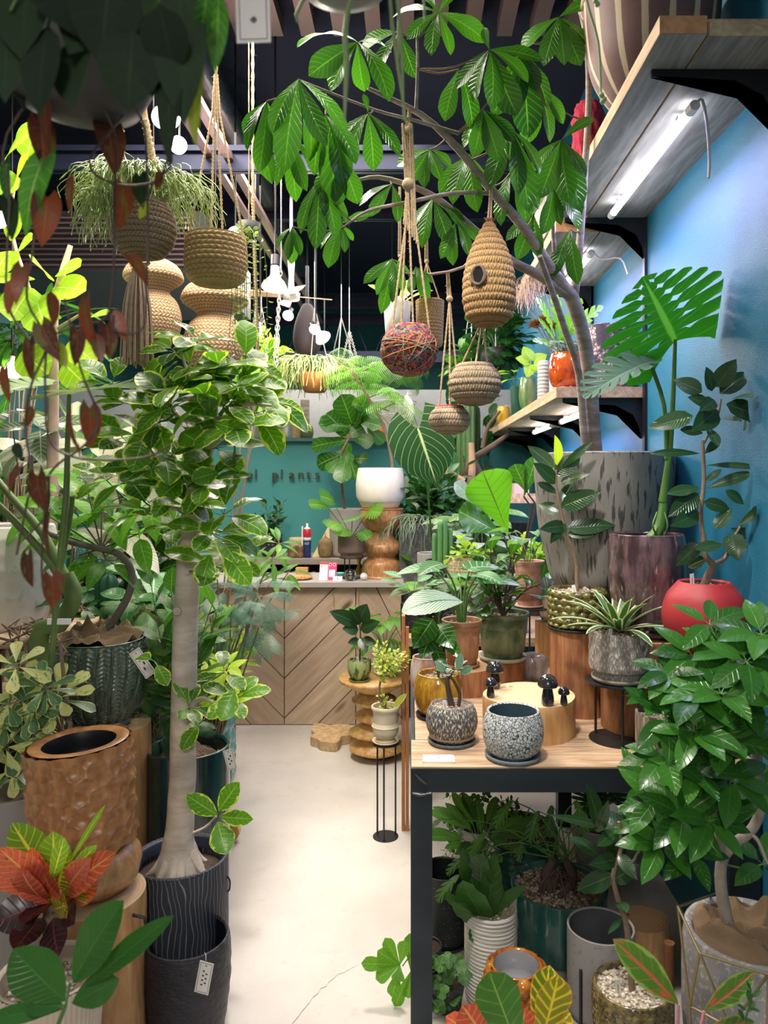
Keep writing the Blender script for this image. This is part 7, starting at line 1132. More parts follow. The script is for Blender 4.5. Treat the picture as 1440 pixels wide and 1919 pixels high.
for lab, px, y, h_ in (('green slim glass bottle standing among leaves on the left bench', 131, 960, 90), ('yellow and red drink carton shape on the left behind the philodendron stem', 148, 1165, 30)):
    c = at(px, y, 3.45 if h_ == 90 else 2.9)
    if h_ == 90: B = MB(); B.lathe([(0, 0), (1, 0), (1, .55), (.35, .75), (.35, 1), (0, 1)], (c[0], 3.45, .552), .035, .85, 20, spline=True); single(B, 'glass_bottle', plain('green_bottle', (.01, .22, .12), .1), lab, 'bottle')
    else: B = MB(); B.box((c[0] - .04, 2.86, .996), (c[0] + .03, 2.92, 1.09), 0); B.ball((c[0] - .01, 2.85, 1.02), .028, 1); single(B, 'drink_carton', [plain('yellow_carton', (.85, .6, .02), .5), plain('orange_red', (.85, .15, .02), .5)], lab, 'carton') if False else None
t = thing('cactus_group', 'tall dark green ribbed cactus columns with pale spines behind the curved trunk', 'cactus', (-1.38, 3.2, 0)); B = MB()
for px, y1, r in ((182, 1040, .03), (203, 1075, .035)): c = at(px, y1, 3.2); B.lathe([(1, 0), (1, .97), (.6, .99), (0, 1)], (c[0], 3.2, .3), r, c[2] - .3, 35, 30, lambda t, v: .006 * np.sin(t * 5))
build(B, 'columns', plain('dark_cactus', (.02, .12, .07), .5), t); B = MB(); B.lathe([(.7, 0), (1, 1), (.9, 1), (0, .98)], (at(192, 0, 3.2)[0], 3.2, 0), .12, .3, 28); build(B, 'pot', DKP, t)
B = MB(); f = rings(14, .012); c = at(95, 930, 3.7); B.tube([(c[0] + .02 * math.sin(k), 3.7, 1.62 - k * .02) for k in range(10)], .05, 12); single(B, 'rope_coil', plain('rope_brown', (.4, .24, .14), .9, var=.4, bump=1., bs=50), 'thick brown rope coil hanging among leaves at left', 'rope') if False else None
# ------------------------------------------------------------ hanging baskets, lamps and the nearest vines
random.seed(91)
JUTE = plain('jute_rope', (.55, .4, .24), .95, var=.35, scale=120, bump=1., bs=300)
def rope(B, pts, r=.0045, fz=10, smooth=3):
    P = B.tube(pts, r, 8, smooth=smooth if len(pts) > 2 else 1, bump=.28, bf=2, twist=0)
    P = np.array(P); n = len(P)
    for i in range(fz): k = R_.randint(0, n - 2); p = P[k] + (P[k + 1] - P[k]) * R_.random(); d = nrm([R_.gauss(0, 1), R_.gauss(0, 1), R_.gauss(0, .5)]); B.tube([p, p + d * r * 3], .0004, 3, smooth=1, cap=False)
def subdiv(a, b, n=24): a = np.array(a); b = np.array(b); return [a + (b - a) * k / n for k in range(n + 1)]
def strawm(name, c1, c2, rows=20, cols=60, k=.5):
    a = NT(name); uv = a.n('SeparateXYZ', {0: a.uv()}); v = a.math('MULTIPLY', uv.outputs[1], float(rows)); f = a.math('ABSOLUTE', a.math('SUBTRACT', a.math('FRACT', v), .5)); n = a.noise(a.mapv(a.uv(), (cols * 3, rows * 2, 1)), 1., 3, .7); od = a.math('SUBTRACT', a.math('MULTIPLY', a.math('GREATER_THAN', a.math('FRACT', a.math('MULTIPLY', v, .5)), .5), 2.), 1.); dg = a.math('ABSOLUTE', a.math('SUBTRACT', a.math('FRACT', a.math('ADD', a.math('MULTIPLY', uv.outputs[0], float(cols)), a.math('MULTIPLY', od, a.math('MULTIPLY', a.math('FRACT', v), .8)))), .5))
    c = a.mix(n, c1, c2); c = a.mix(a.math('MULTIPLY', a.ss(dg, .3, .5), k * 1.1), c, tuple(x * .4 for x in c1)); c = a.mix(a.math('MULTIPLY', a.ss(f, .3, .5), k), c, tuple(x * .25 for x in c1)); a.col(c); a.rough(.85); a.bump(a.math('SUBTRACT', n, dg), 1., .006); return a.m
STRAW = strawm('straw_braid', (.38, .2, .07), (.72, .46, .2), 17, 60); STRAW2 = strawm('grey_straw_braid', (.34, .23, .12), (.64, .5, .34), 12, 60); STRAW3 = strawm('pale_braid', (.42, .28, .17), (.75, .58, .42), 9, 50); COIL = strawm('coiled_rope_basket', (.42, .26, .1), (.66, .46, .22), 22, 30)
def braid(rows, m, a, seed=1):
    g_ = rough_(1, 14, seed)
    return lambda t, v: a * (np.abs(np.sin(v * rows * 3.1416)) ** .6 * .7 + .6 * np.abs(np.sin(t * m / 2 + fr(v * rows) * 2.4 * np.where(np.floor(v * rows) % 2 == 0, 1, -1)))) + a * .12 * g_(t, v)
def strings_up(t, c, R, zr, knot, n=4, r=.003, top=None, a0=.5):
    B = MB()
    for q in range(n): a_ = a0 + q * 6.283 / n; rope(B, subdiv([c[0] + R * math.cos(a_), c[1] + R * math.sin(a_), zr], knot, 30), r, 14)
    if top is not None:
        for d in (-.006, .004, .0): rope(B, subdiv([knot[0] + d, knot[1], knot[2]], [top[0] + d * .5, top[1], top[2]], 20), r, 10)
        B.ball(knot, r * 4, 0, 0, 10)
    build(B, 'rope', JUTE, t)
SPH = [(.25, .0), (.6, .06), (.88, .24), (1, .5), (.92, .74), (.7, .93), (.6, 1)]
# colourful woollen ball
Y = 2.2; c = at(767, 704, Y); R = 54 / F * Y; t = thing('hanging_planter', 'round ball planter wrapped in multicoloured wool hanging on jute cords', 'hanging planter', c)
a = NT('multicolour_wool'); ob = a.obj(); n = a.noise(a.mapv(ob, (30, 30, 55), (.6, .5, .3)), 2.4, 4, .7, 1); w1 = a.n('TexWhiteNoise', {'Vector': a.n('VectorMath', {0: a.n('VectorMath', {0: ob, 1: a.n('VectorMath', {0: n, 'Scale': .02}, operation='SCALE').outputs[0]}, operation='ADD').outputs[0], 1: (.006, .006, .004)}, operation='SNAP').outputs[0]})
cr = a.n('ValToRGB', {0: w1.outputs[0]}); cr.color_ramp.interpolation = 'CONSTANT'; el = cr.color_ramp.elements; el[0].color = (.45, .03, .02, 1); el[1].position = .16; el[1].color = (.75, .2, .03, 1)
for p_, cc in ((.3, (.02, .05, .06)), (.42, (.08, .28, .3)), (.52, (.3, .05, .08)), (.64, (.01, .02, .03)), (.74, (.5, .35, .12)), (.82, (.05, .12, .25)), (.9, (.6, .08, .1))): e = el.new(p_); e.color = (*cc, 1)
a.col(cr.outputs[0]); a.rough(.95); a.bump(a.noise(ob, 260.), 1., .006); B = MB(); B.lathe([(0, 0)] + SPH + [(.5, 1), (.4, .9), (0, .85)], c, R, R * 1.74, 72, 50, rough_(.0022, 26, 4)); build(B, 'wool_ball', a.m, t)
B = MB(); 
for k in range(26):
    ax = nrm([R_.gauss(0, 1), R_.gauss(0, 1), R_.gauss(0, 1)]); u = nrm(np.cross(ax, [0, .3, 1])); v = np.cross(ax, u); a0 = R_.random() * 6; B.tube([c + [0, 0, R * .87] + (u * math.cos(q) + v * math.sin(q)) * [R * 1.01, R * 1.01, R * .89] for q in np.linspace(a0, a0 + 2.6, 14)], .0018, 5, rnd=R_.random(), smooth=1)
build(B, 'wool_strands', pebblem('wool_strands', (.55, .04, .03), (.7, .28, .04), (.08, .3, .33)), t); zr = c[2] + R * 1.7
K1 = at(765, 245, Y); B = MB()
for x0, x1, yk in ((752, 755, 420), (775, 768, 430), (805, 775, 330), (735, 760, 480)): rope(B, subdiv(at(x0, 615, Y), at(x1 * .3 + 765 * .7, yk * .4 + 345 * .6, Y)), .003, 18); rope(B, subdiv(at(x1 * .3 + 765 * .7, yk * .4 + 345 * .6, Y), K1 + [R_.uniform(-.01, .01), 0, 0]), .0032, 18)
for k in range(8): rope(B, subdiv(K1 + [R_.uniform(-.018, .018), R_.uniform(-.01, .01), .02], at(757 + k * 4, 420 + k * 6, Y)), .0025, 10)
B.ball(at(765, 345, Y), .018, 0, 0, 12); B.ball(K1, .013, 0, 0, 10); rope(B, subdiv(K1, at(768, 205, 2.23)), .005); build(B, 'rope', JUTE, t)
# hanging birdhouse nest
Y = 2.28; c = at(917, 612, Y); Hh = 196 / F * Y; R = 47 / F * Y; t = thing('woven_birdhouse', 'tear-shaped woven straw bird nest with round hole hanging from a branch', 'hanging nest', c); B = MB(); f = braid(17, 40, .005, 3)
hx = -.026; hz = c[2] + Hh * .43
B.lathe([(0, 0), (.5, .01), (.85, .09), (1, .25), (.98, .45), (.85, .62), (.6, .78), (.34, .9), (.16, .97), (.1, 1)], c, R, Hh, 180, 150, f); build(B, 'woven_body', STRAW, t)
B = MB(); cz = np.array([c[0] - .035, c[1] - .066, hz]); dr = nrm([-.45, -.9, 0]); u = nrm(np.cross(dr, [0, 0, 1])); ring = [cz + u * .021 * math.cos(q) + np.array([0, 0, .028]) * math.sin(q) for q in np.linspace(0, 6.2832, 20)]; B.add(np.array(ring[:-1] + [cz]) + dr * .012, None, None, 0, 0, [(i, (i + 1) % 19, 19) for i in range(19)]); build(B, 'hole', plain('nest_hole_shade', (.006, .004, .003), 1.), t); B = MB(); B.tube([p + dr * .01 for p in ring], .0055, 8, smooth=1, bump=.2, bf=2); build(B, 'hole_rim', STRAW3, t)  # flat disc on the solid body: the opening's shade is its black colour
B = MB(); [B.tube([at(917, 425, Y), at(917 + R_.uniform(-14, 14), 408, Y + R_.uniform(-.02, .02))], (.002, .0012), 5) for _ in range(14)]; B.tube([at(917, 432, Y), at(917, 420, Y)], .009, 10, smooth=1); build(B, 'tuft', plain('twig_tuft', (.25, .09, .05), .9), t); B = MB(); rope(B, subdiv(at(914, 425, Y), at(920, 352, 2.34)), .003); rope(B, subdiv(at(920, 425, Y), at(922, 352, 2.34)), .003); build(B, 'rope', JUTE, t)
# straw basket planters
for lab, x, y, r, hh, Y, m, kn, tp, rows in (('flattened shaggy straw ball planter hanging under the woven bird nest', 890, 760, 48, 78, 2.35, STRAW2, (905, 600), (905, 470), 12), ('small straw planter with red rim hanging lowest of all', 843, 814, 37, 52, 2.4, STRAW3, (843, 560), (840, 512), 9)):
    c = at(x, y, Y); R = r / F * Y; t = thing('hanging_planter', lab, 'hanging planter', c); B = MB(); B.lathe([(0, 0)] + SPH + [(.55, 1.0), (.5, .8), (0, .75)], c, R, hh / F * Y, 150, 90, braid(rows, 36, .0045, r)); build(B, 'woven_ball', m, t)
    if r == 48: B = MB(); [B.tube([p := c + [R * .95 * math.cos(q) * s_, R * .95 * math.sin(q) * s_, z], p + [R_.uniform(-.012, .012), R_.uniform(-.012, .012), R_.uniform(-.01, .01)]], .0008, 3, smooth=1) for q, z, s_ in ((R_.random() * 6.3, R_.uniform(.015, .11), 1) for _ in range(240))]; build(B, 'loose_straw', STRAW3, t)
    else: B = MB(); B.tube([c + [R * .66 * math.cos(q), R * .66 * math.sin(q), hh / F * Y * .98] for q in np.linspace(0, 6.28, 24)], .004, 8, smooth=1); build(B, 'red_rim', plain('red_yarn', (.7, .03, .05), .9), t)
    strings_up(t, c, R * .62, c[2] + hh / F * Y * .96, at(*kn, Y), 3, .0028, at(*tp, Y))
# jute cylinder planter and pale planter behind it
Y = 2.75; c = at(806, 650, Y); t = thing('jute_planter', 'jute-wrapped cylinder planter hanging behind the multicoloured ball', 'hanging planter', c); B = MB(); B.lathe([(0, 0), (.8, 0), (.9, .1), (1, 1), (.9, 1), (0, .9)], c, .052, .17, 48, 60, rings(20, .002)); build(B, 'planter', COIL, t); strings_up(t, c, .045, c[2] + .17, at(800, 490, Y), 3, .0022, at(800, 395, 2.7))
c = at(745, 650, 2.7); t = thing('pale_planter', 'pale cream hanging planter with light green leaves behind the jute cords', 'hanging planter', c); B = MB(); B.lathe([(0, 0), (.8, 0), (1, 1), (.9, 1), (0, .9)], c, .05, .16, 32); build(B, 'planter', plain('pale_planter', (.7, .66, .6), .5), t); strings_up(t, c, .045, c[2] + .16, at(750, 480, 2.7), 3, .0018, at(750, 350, 2.7)); Fo, S = MB(), MB(); whorl(Fo, S, c + [0, 0, .14], 7, .16, .05, OB, el=.9); build(Fo, 'foliage', leafm('pale_leaf', (.5, .62, .42), vs=.3, tr=.3), t)
# left baskets
Y = 2.5; c = at(405, 532, Y); t = thing('hanging_planter', 'coiled rope bowl basket with a small succulent hanging by twisted cords', 'hanging planter', c); B = MB(); B.lathe([(0, 0), (.7, 0), (.9, .1), (1, .4), (.97, .85), (.93, 1), (.86, 1), (.8, .9), (0, .88)], c, .103, .155, 96, 120, rings(22, .003)); build(B, 'basket', COIL, t)
B = MB()
for x0, x1 in ((352, 398), (395, 402), (418, 408), (458, 412)): rope(B, subdiv(at(x0, 452, Y), at(x1, 215, Y), 40), .0035, 30); rope(B, subdiv(at(x1, 215, Y), at(405 + (x1 - 405) * .3, 140, Y), 12), .0035, 10)
rope(B, subdiv(at(405, 142, Y), [at(405, 142, Y)[0], Y, 3.74], 30), .005); build(B, 'rope', JUTE, t); Fo = MB(); rosette(Fo, at(405, 450, Y), 16, .05, .02, OBs, 1.3, .1, .3); rosette(Fo, at(425, 448, Y), 12, .045, .018, OBs, 1.3, .1, .3); build(Fo, 'foliage', SIL, t)
Y = 2.42; c = at(268, 485, Y); t = thing('hanging_planter', 'round brown knotted macrame ball planter spilling needle-like rhipsalis', 'hanging planter', c); B = MB(); B.lathe([(0, 0)] + SPH, c, .1, .19, 150, 100, braid(15, 44, .007, 6)); build(B, 'macrame_ball', strawm('brown_macrame', (.22, .14, .09), (.5, .37, .25), 15, 50), t)
B = MB()
for x0, y0, x1, y1 in ((222, 360, 226, 205), (296, 352, 272, 225)): B.tube(subdiv(at(x0, y0, Y), at(x1, y1, Y), 44), [.013 if k % 2 else .010 for k in range(45)], 9, smooth=1, bump=.2, bf=3); B.tube(subdiv(at(x1, y1, Y), [at(248, 0, Y)[0], Y, 3.74], 60), .009, 8, smooth=1, bump=.2, bf=3)
build(B, 'macrame_cord', JUTE, t); Fo = MB(); strands(Fo, c + [0, 0, .18], 420, .16, .2, .0016, up=.05, r0=.06, curl=.012); strands(Fo, c + [-.09, 0, .17], 180, .2, .1, .0016, up=.03, r0=.03, curl=.012); build(Fo, 'foliage', leafm('rhipsalis_stem', (.38, .5, .16), vs=0., tr=.1), t)
Y = 2.32; c = at(258, 500, Y); t = thing('rope_tassel', 'long thick jute tassel hanging below the macrame ball', 'tassel', c); B = MB()
for k in range(90): a_ = R_.random() * 6.28; q = math.sqrt(R_.random()); x0, y0 = .012 * q * math.cos(a_), .012 * q * math.sin(a_); s_ = R_.uniform(3.4, 4.4); B.tube([c + [x0, y0, 0], c + [x0 * s_ * .8, y0 * s_ * .8, -.12], c + [x0 * s_, y0 * s_, -.3 + R_.uniform(-.012, .012)]], .0028, 5)
build(B, 'strands', plain('pinkish_jute', (.5, .36, .26), .9, var=.35, scale=60), t); B = MB(); B.tube([c + [0, 0, .02], c + [0, 0, -.02]], .015, 12, smooth=1); B.tube([c, [c[0], 2.42 - .0, c[2] + .04]], .006, 8, smooth=1); build(B, 'knot', JUTE, t)
WICK = strawm('pale_wicker', (.42, .26, .13), (.7, .48, .27), 30, 44, .8)
for lab, x, y0, y1, r, Y in (('double-bulge wicker lampshade at the left behind the tassel', 288, 485, 640, 52, 3.1), ('double-bulge wicker lampshade further right above the ficus crown', 404, 525, 690, 60, 3.3)):
    c = at(x, y1, Y); Hh = (y1 - y0) / F * Y; R = r / F * Y; t = thing('wicker_lampshade', lab, 'lampshade', c, 'wicker lampshades'); B = MB(); B.lathe([(.75, 0), (.92, .15), (.95, .32), (.8, .48), (.55, .58), (.62, .64), (1, .74), (1, .82), (.8, .92), (.35, 1), (.2, 1)], c, R, Hh, 120, 110, weave(30, 44, .003), spline=True); build(B, 'shade', WICK, t); B = MB(); B.tube([c + [0, 0, Hh], [c[0], Y, 3.74]], .003, 6, smooth=1); build(B, 'cord', BLK, t)
Y = 2.6; c = at(462, 470, Y); t = thing('hanging_plant', 'thin vine with tiny pointed leaves trailing beside the coiled bowl basket', 'hanging plant', c); Fo, S = MB(), MB(); B = MB(); B.lathe([(0, 0), (.7, 0), (1, 1), (.9, 1), (0, .9)], c + [.0, .04, .05], .04, .06, 24); build(B, 'pot', DKP, t); B = MB(); rope(B, subdiv(c + [0, .04, .1], [c[0], Y + .04, 3.74], 20), .002); build(B, 'cord', JUTE, t)
for k in range(11): x = R_.uniform(-.05, .06); y = R_.uniform(-.06, .04); twig(Fo, S, [c + [0, .02, .1], c + [x, y, .02], c + [x * 1.2, y, -.2], c + [x * 1.2 + R_.uniform(-.02, .02), y, -R_.uniform(.25, .42)]], 24, .022, .012, ELLs, (.0015, .001), .1, .3, .3, .005, up=.3)
build(Fo, 'foliage', leafm('small_vine_leaf', (.2, .3, .12), dark=(.1, .16, .07), vs=.2, edge=(.55, .6, .3), ew=.8, en=.3), t); build(S, 'stem', STEM, t)
Y = 2.8; c = at(482, 660, Y); t = thing('hanging_rope', 'pale twisted rope hanging straight down right of the trailing vine', 'rope', c); B = MB(); rope(B, [*subdiv(at(484, 665, Y), at(474, 370, Y), 60)], .006, 60); rope(B, subdiv(at(474, 370, Y), [at(474, 0, Y)[0], Y, 3.74], 30), .005); build(B, 'rope', JUTE, t)
# ------------------------------------------------------------ bulbs and ceiling fan
GLOW = plain('bulb_glow', (1, 1, 1), .4, emit=(1, .93, .85), es=22); GLP = plain('pink_bulb_glow', (1, 1, 1), .4, emit=(1, .78, .76), es=16); HOUS = plain('lamp_housing', (.75, .7, .68), .4)
for lab, x, y, r, Y, dv, m, pw in (('large white reflector bulb facing down beside the chains', 514, 540, 23, 3.6, (0, -.25, -1), GLOW, 22), ('pinkish glowing bulb below the ceiling fan', 540, 592, 10, 4.9, (-.1, -.8, -.6), GLP, 8), ('pinkish bulb left of the tilted reflector bulb', 590, 618, 10, 4.9, (0, -.8, -.6), GLP, 8), ('white reflector bulb tilted to the right', 607, 635, 15, 4.9, (.6, -.4, -.8), GLOW, 14), ('white bulb low behind the trailing vine', 478, 622, 12, 4.4, (-.3, -.5, -.8), GLOW, 12), ('bright white reflector bulb nearest the viewer behind the dark leaves', 312, 222, 26, 3.0, (.3, -.5, -.9), GLOW, 5), ('pinkish bulb under the near pair of lamps', 334, 272, 16, 3.0, (.2, -.9, -.5), GLP, 12), ('bulb shining at the right rim of the coiled bowl basket', 441, 438, 13, 3.7, (.2, -.9, -.5), GLP, 12), ('white bulb glowing at the left edge among leaves', 22, 697, 20, 3.5, (.3, -.6, -.8), GLOW, 8), ('bulb glowing through the ferns above the sign', 606, 680, 11, 6.3, (0, -1, -.3), GLOW, 8), ('bulb at the far left edge beside the dark vine', 0, 412, 16, 2.6, (.6, -.6, -.5), GLOW, 4)):
    p = at(x, y, Y); R = r / F * Y; d = nrm(dv); t = thing('reflector_bulb', lab, 'light bulb', p, 'reflector bulbs'); B = MB(); B.lathe([(0, 0), (.8, .02), (1, .12)], (0, 0, 0), R, R, 28, spline=True); q = Vector((0, 0, -1)).rotation_difference(Vector(d)); M = np.array(q.to_matrix())
    B.v = [v @ M.T + p for v in B.v]; build(B, 'lens', m, t); B = MB(); B.lathe([(1.02, .1), (1.02, .18), (.85, .5), (.45, .95), (.36, 1.2), (.36, 1.9), (.2, 2.0), (0, 2.0)], (0, 0, 0), R, R, 28); B.v = [v @ M.T + p for v in B.v]; build(B, 'housing', HOUS, t); top = p - d * R * 2; B = MB(); B.tube([top - d * -.0, top + [0, 0, .04], [top[0], top[1], 3.76]], .005, 6, smooth=1); B.tube([top, top - d * R * .9], R * .4, 12, smooth=1); build(B, 'socket', BLK, t)
    lamp('POINT', 'bulb_light', p + d * .03, pw, (1, .9, .8) if m is GLOW else (1, .78, .72), R, parent=t)
c = at(546, 556, 4.6); t = thing('ceiling_fan', 'small ceiling fan with wooden-coloured blades behind the large bulb', 'fan', c); B = MB(); B.lathe([(0, -.03), (.05, -.02), (.055, .02), (.02, .05), (.016, .12), (.022, .2), (.022, .26), (0, .26)], c, 1, 1, 24); B.tube([c + [0, 0, .25], [c[0], 4.6, 3.74]], .01, 8, smooth=1); build(B, 'motor', HOUS, t)
for k in range(4): a_ = .35 + k * 1.5708; u = np.array([math.cos(a_), math.sin(a_), 0]); v = np.array([-u[1], u[0], .25]); B = MB(); B.prism([c + u * .05 - v * .02, c + u * .25 - v * .035, c + u * .25 + v * .035, c + u * .05 + v * .02], (0, 0, .006)); build(B, 'blade', plain('fan_blade', (.6, .38, .25), .5), t, False)
t = thing('punching_bag_planter', 'dark drop-shaped hanging sack behind the pair of bulbs', 'hanging sack', at(575, 655, 5.4)); c = at(576, 668, 5.4); B = MB(); B.lathe([(0, 0), (.6, .03), (1, .25), (.9, .6), (.4, .95), (.1, 1), (0, 1)], c, .1, .38, 28, spline=True); build(B, 'sack', plain('dark_sack', (.02, .012, .015), .7), t); B = MB(); B.tube([c + [0, 0, .37], [c[0], 5.4, 3.74]], .012, 8, smooth=1); build(B, 'cord', BLK, t)
t.name = 'hanging_sack'
# far chains seen above the sign
for lab, x, y0, y1, Y in (('three-chain hanger above the fern at the right of the lamps', 655, 620, 700, 6.0), ('long pale chain loop hanging right of the large bulb', 527, 500, 720, 4.2)):
    t = thing('chain_hanger', lab, 'chain', at(x, y1, Y)); B = MB()
    for dx in ((-18, 2, 22) if Y == 6.0 else (-16, -10)):
        P = subdiv(at(x, y0, Y), at(x + dx, y1, Y), 26)
        for i in range(26):
            m_ = (P[i] + P[i + 1]) / 2; h = (P[0][2] - P[-1][2]) / 26 * .7; w_ = .008; u = np.array([w_, 0, 0]) if i % 2 else np.array([0, w_, 0]); B.tube([m_ + u * math.cos(q) + np.array([0, 0, h]) * math.sin(q) for q in np.linspace(0, 6.283, 9)], .0018, 4, smooth=1)
    B.tube([at(x, y0, Y), [at(x, y0, Y)[0], Y, 3.74]], .003, 5, smooth=1); build(B, 'chain', plain('pale_chain', (.6, .56, .52), .35, .6), t)
# ------------------------------------------------------------ nearest vine and hanging things
random.seed(97)
REDL = leafm('dark_red_leaf', (.16, .035, .018), dark=(.05, .015, .012), vein=(.2, .07, .03), n=5, vs=.2, rough=.45, tr=.3, mott=(.08, .06, .02), ms=3, mt=.58, bump=.3)
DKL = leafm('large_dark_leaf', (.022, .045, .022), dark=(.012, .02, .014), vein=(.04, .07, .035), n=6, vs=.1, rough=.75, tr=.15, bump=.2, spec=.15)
OLV = leafm('olive_leaf', (.2, .26, .04), dark=(.14, .16, .03), vein=(.35, .4, .1), vs=.2, rough=.4, tr=.4)
Y = .95; c = at(150, 222, Y); t = thing('hanging_plant', 'grey bowl hanging at top left with long vine of dark red heart-shaped leaves', 'hanging plant', c); B = MB(); B.lathe([(0, 0), (.35, .03), (.75, .2), (1, .7), (1, 1.1), (.94, 1.1), (.9, .9), (0, .9)], c, .1, .1, 48, spline=False); build(B, 'bowl', plain('grey_bowl', (.07, .065, .06), .6), t)
B = MB(); [B.tube([c + [.09 * math.cos(q), .09 * math.sin(q), .1], c + [0, 0, .5], c + [0, 0, .9]], .0018, 5) for q in (.5, 2.6, 4.7)]; build(B, 'cord', JUTE, t)
S, Fo = MB(), MB(); zt = c + [0, 0, .1]
V = [[(80, 180), (75, 300), (60, 460), (50, 560), (85, 640), (60, 720), (48, 800), (55, 870), (58, 930)], [(190, 190), (215, 260), (215, 350), (212, 480), (205, 590), (150, 610), (90, 640), (82, 760), (100, 830), (155, 860), (270, 858), (320, 835)], [(235, 190), (170, 300), (215, 345), (290, 340), (310, 300)], [(250, 200), (275, 300), (278, 560), (262, 620), (215, 620), (210, 590)], [(120, 560), (150, 690), (180, 780), (165, 830), (110, 870), (85, 900)], [(12, 250), (20, 380), (10, 560), (60, 640)], [(95, 890), (85, 960), (50, 1010)], [(55, 930), (32, 1040)], [(85, 930), (78, 1060), (84, 1100)], [(310, 120), (300, 200), (320, 300), (285, 345)]]
for v in V: P = [at(x + R_.uniform(-4, 4), y, Y + R_.uniform(-.02, .02)) for x, y in v]; S.tube([zt, *P] if v[0][1] < 260 else P, .0016, 6, smooth=4)
LF = [((200, 225), (215, 330), 62, 0), ((20, 120), (45, 205), 36, 3), ((85, 140), (95, 290), 44, 0), ((75, 230), (85, 320), 50, 0), ((12, 305), (22, 385), 56, 1), ((80, 300), (50, 440), 56, 1), ((88, 370), (78, 460), 54, 0), ((135, 325), (132, 400), 16, 0), ((232, 350), (222, 430), 40, 0), ((300, 320), (292, 355), 20, 0), ((15, 375), (22, 450), 32, 3), ((262, 330), (270, 390), 34, 3), ((245, 480), (275, 535), 30, 0), ((95, 545), (100, 610), 26, 0), ((78, 610), (112, 675), 44, 0), ((55, 640), (62, 715), 34, 0), ((8, 690), (20, 755), 30, 0), ((160, 565), (190, 665), 44, 0), ((145, 620), (140, 685), 30, 0), ((105, 640), (125, 690), 26, 2), ((215, 580), (236, 640), 26, 0), ((200, 610), (205, 675), 36, 0), ((132, 770), (155, 850), 30, 0), ((168, 765), (168, 840), 44, 0), ((148, 830), (155, 865), 10, 2), ((58, 760), (50, 800), 20, 0), ((28, 830), (42, 862), 20, 3), ((35, 875), (18, 925), 36, 0), ((70, 892), (88, 960), 56, 0), ((92, 960), (95, 1045), 34, 0), ((52, 1040), (62, 1100), 58, 0), ((97, 1080), (98, 1138), 40, 0), ((25, 520), (15, 590), 26, 0), ((40, 500), (30, 570), 30, 0), ((180, 625), (190, 680), 26, 0), ((280, 380), (262, 410), 22, 2)]
for b, tp, w_, m in LF: yy = Y + R_.uniform(-.03, .03); leafpx(Fo, HT if w_ > 28 else OV, (*b, yy), (*tp, yy + R_.uniform(-.01, .01)), w_, (R_.uniform(-1.3, 1.3), -1, R_.uniform(-.2, .4)), R_.uniform(.2, .8), None, m)
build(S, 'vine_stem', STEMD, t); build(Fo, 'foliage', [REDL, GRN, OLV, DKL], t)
Y = .75; c = at(210, -220, Y); t = thing('hanging_plant', 'mass of large dark blurred leaves hanging at the very top left corner', 'hanging plant', c); B = MB(); B.lathe([(0, 0), (.7, 0), (1, 1), (.9, 1), (0, .9)], c, .08, .09, 32); build(B, 'pot', DKP, t); S, Fo = MB(), MB()
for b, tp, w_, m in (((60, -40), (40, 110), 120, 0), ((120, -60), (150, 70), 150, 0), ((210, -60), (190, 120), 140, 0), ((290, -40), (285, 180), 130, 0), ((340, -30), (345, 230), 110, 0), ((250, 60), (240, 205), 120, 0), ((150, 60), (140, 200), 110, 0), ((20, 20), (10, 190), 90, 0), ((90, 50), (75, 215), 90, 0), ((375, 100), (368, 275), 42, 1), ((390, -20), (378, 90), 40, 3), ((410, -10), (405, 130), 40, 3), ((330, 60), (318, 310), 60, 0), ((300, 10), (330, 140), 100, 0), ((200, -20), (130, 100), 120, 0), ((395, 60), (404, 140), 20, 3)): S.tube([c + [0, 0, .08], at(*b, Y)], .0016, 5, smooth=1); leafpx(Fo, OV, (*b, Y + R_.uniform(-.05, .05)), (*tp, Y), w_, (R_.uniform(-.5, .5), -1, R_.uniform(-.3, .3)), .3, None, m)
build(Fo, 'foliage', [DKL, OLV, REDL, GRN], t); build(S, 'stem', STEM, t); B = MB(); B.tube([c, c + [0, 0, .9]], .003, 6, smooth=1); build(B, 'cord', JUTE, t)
Y = 1.0; c = at(642, -22, Y); t = thing('hanging_plant', 'round grey saucer seen from below at the top with green tail stems dangling', 'hanging plant', c); B = MB(); B.lathe([(0, -.004), (.6, -.003), (.92, .004), (1, .018), (.97, .02), (.9, .01), (0, .006)], c, .066, 1, 48); build(B, 'saucer', plain('cloudy_saucer', (.22, .22, .22), .35), t); B = MB(); B.lathe([(0, 0), (.75, 0), (1, 1), (.9, 1), (0, .9)], c + [0, 0, .012], .06, .1, 32); build(B, 'pot', DKP, t)
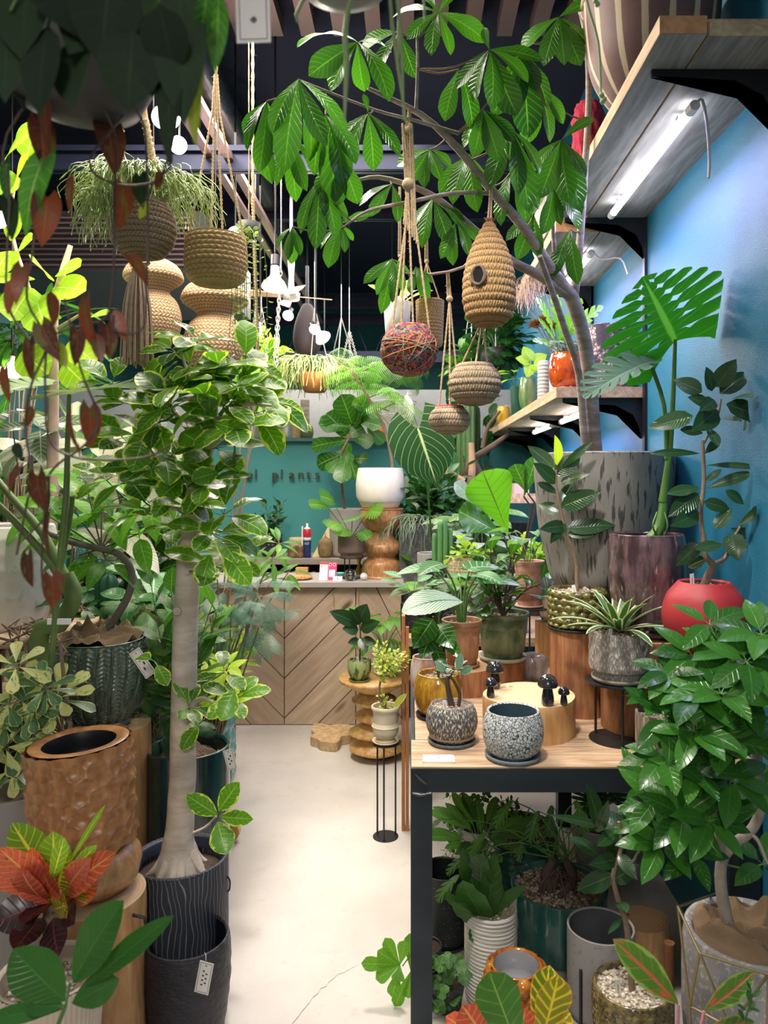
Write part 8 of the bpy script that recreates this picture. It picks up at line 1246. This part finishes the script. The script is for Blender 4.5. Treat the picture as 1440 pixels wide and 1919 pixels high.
S = MB(); RT = plain('pale_green_tail', (.22, .3, .12), .5); S.tube([c + [.05, 0, .11], at(652, 20, Y - .062), at(650, 120, Y - .062), at(646, 226, Y - .062)], (.0022, .0034, .0036, .0015), 8)
for p in ([(724, -60), (735, 40), (750, 150), (762, 232)], [(742, -60), (748, 60), (745, 130)], [(734, -60), (752, 80), (757, 225)], [(566, 5), (558, 42)]): S.tube([c + [.03, 0, .11], *[at(x, y, Y) for x, y in p]], (.0025, .003, .0025, .0015), 8)
S.tube([c + [.04, 0, .12], at(785, -40, Y), at(797, 40, Y)], (.003, .0015), 8); build(S, 'tail_stems', RT, t); B = MB(); B.tube([c + [0, 0, .1], c + [0, 0, .9]], .003, 6, smooth=1); build(B, 'cord', JUTE, t)
Y = 1.3; c = at(1090, -60, Y); t = thing('hanging_plant', 'thin green stem with tiny buds dangling at the top in front of the ribbed bowl', 'hanging plant', c); S = MB(); S.tube([c + [0, 0, .03], at(1100, 0, Y), at(1122, 80, Y), at(1127, 180, Y)], .0022, 8); B = MB()
for x, y in ((1117, 2), (1120, 8), (1128, 178), (1133, 186), (1130, 190)): S.ball(at(x, y, Y), .005, 0, 0, 8)
build(S, 'stem', plain('bud_green', (.3, .45, .2), .5), t); B.lathe([(0, 0), (.75, 0), (1, 1), (.9, 1), (0, .9)], c, .05, .08, 28); build(B, 'pot', DKP, t); B = MB(); B.tube([c, c + [0, 0, .9]], .003, 6, smooth=1); build(B, 'cord', JUTE, t)
Y = .9; p = at(476, 80, Y); t = thing('hanging_tag', 'grey-white paper shop tag with fine border hanging at the top', 'tag', p); cd = card(t, p, .041, .088, 0, 0, -.03, 'paper', True, 0)
B = MB(); [B.box((p[0] - .003 + .0015 * abs(k) - .002, p[1] - .0005, p[2] + .027 + k * .0016), (p[0] + .004 - .001 * abs(k), p[1] - .0001, p[2] + .028 + k * .0016)) for k in range(-2, 3)]; build(B, 'crest', INK, cd, False)
B = MB(); B.tube([p + [0, 0, .085], p + [0, .01, .6]], .0006, 5, smooth=1); build(B, 'string', WHITE, t)
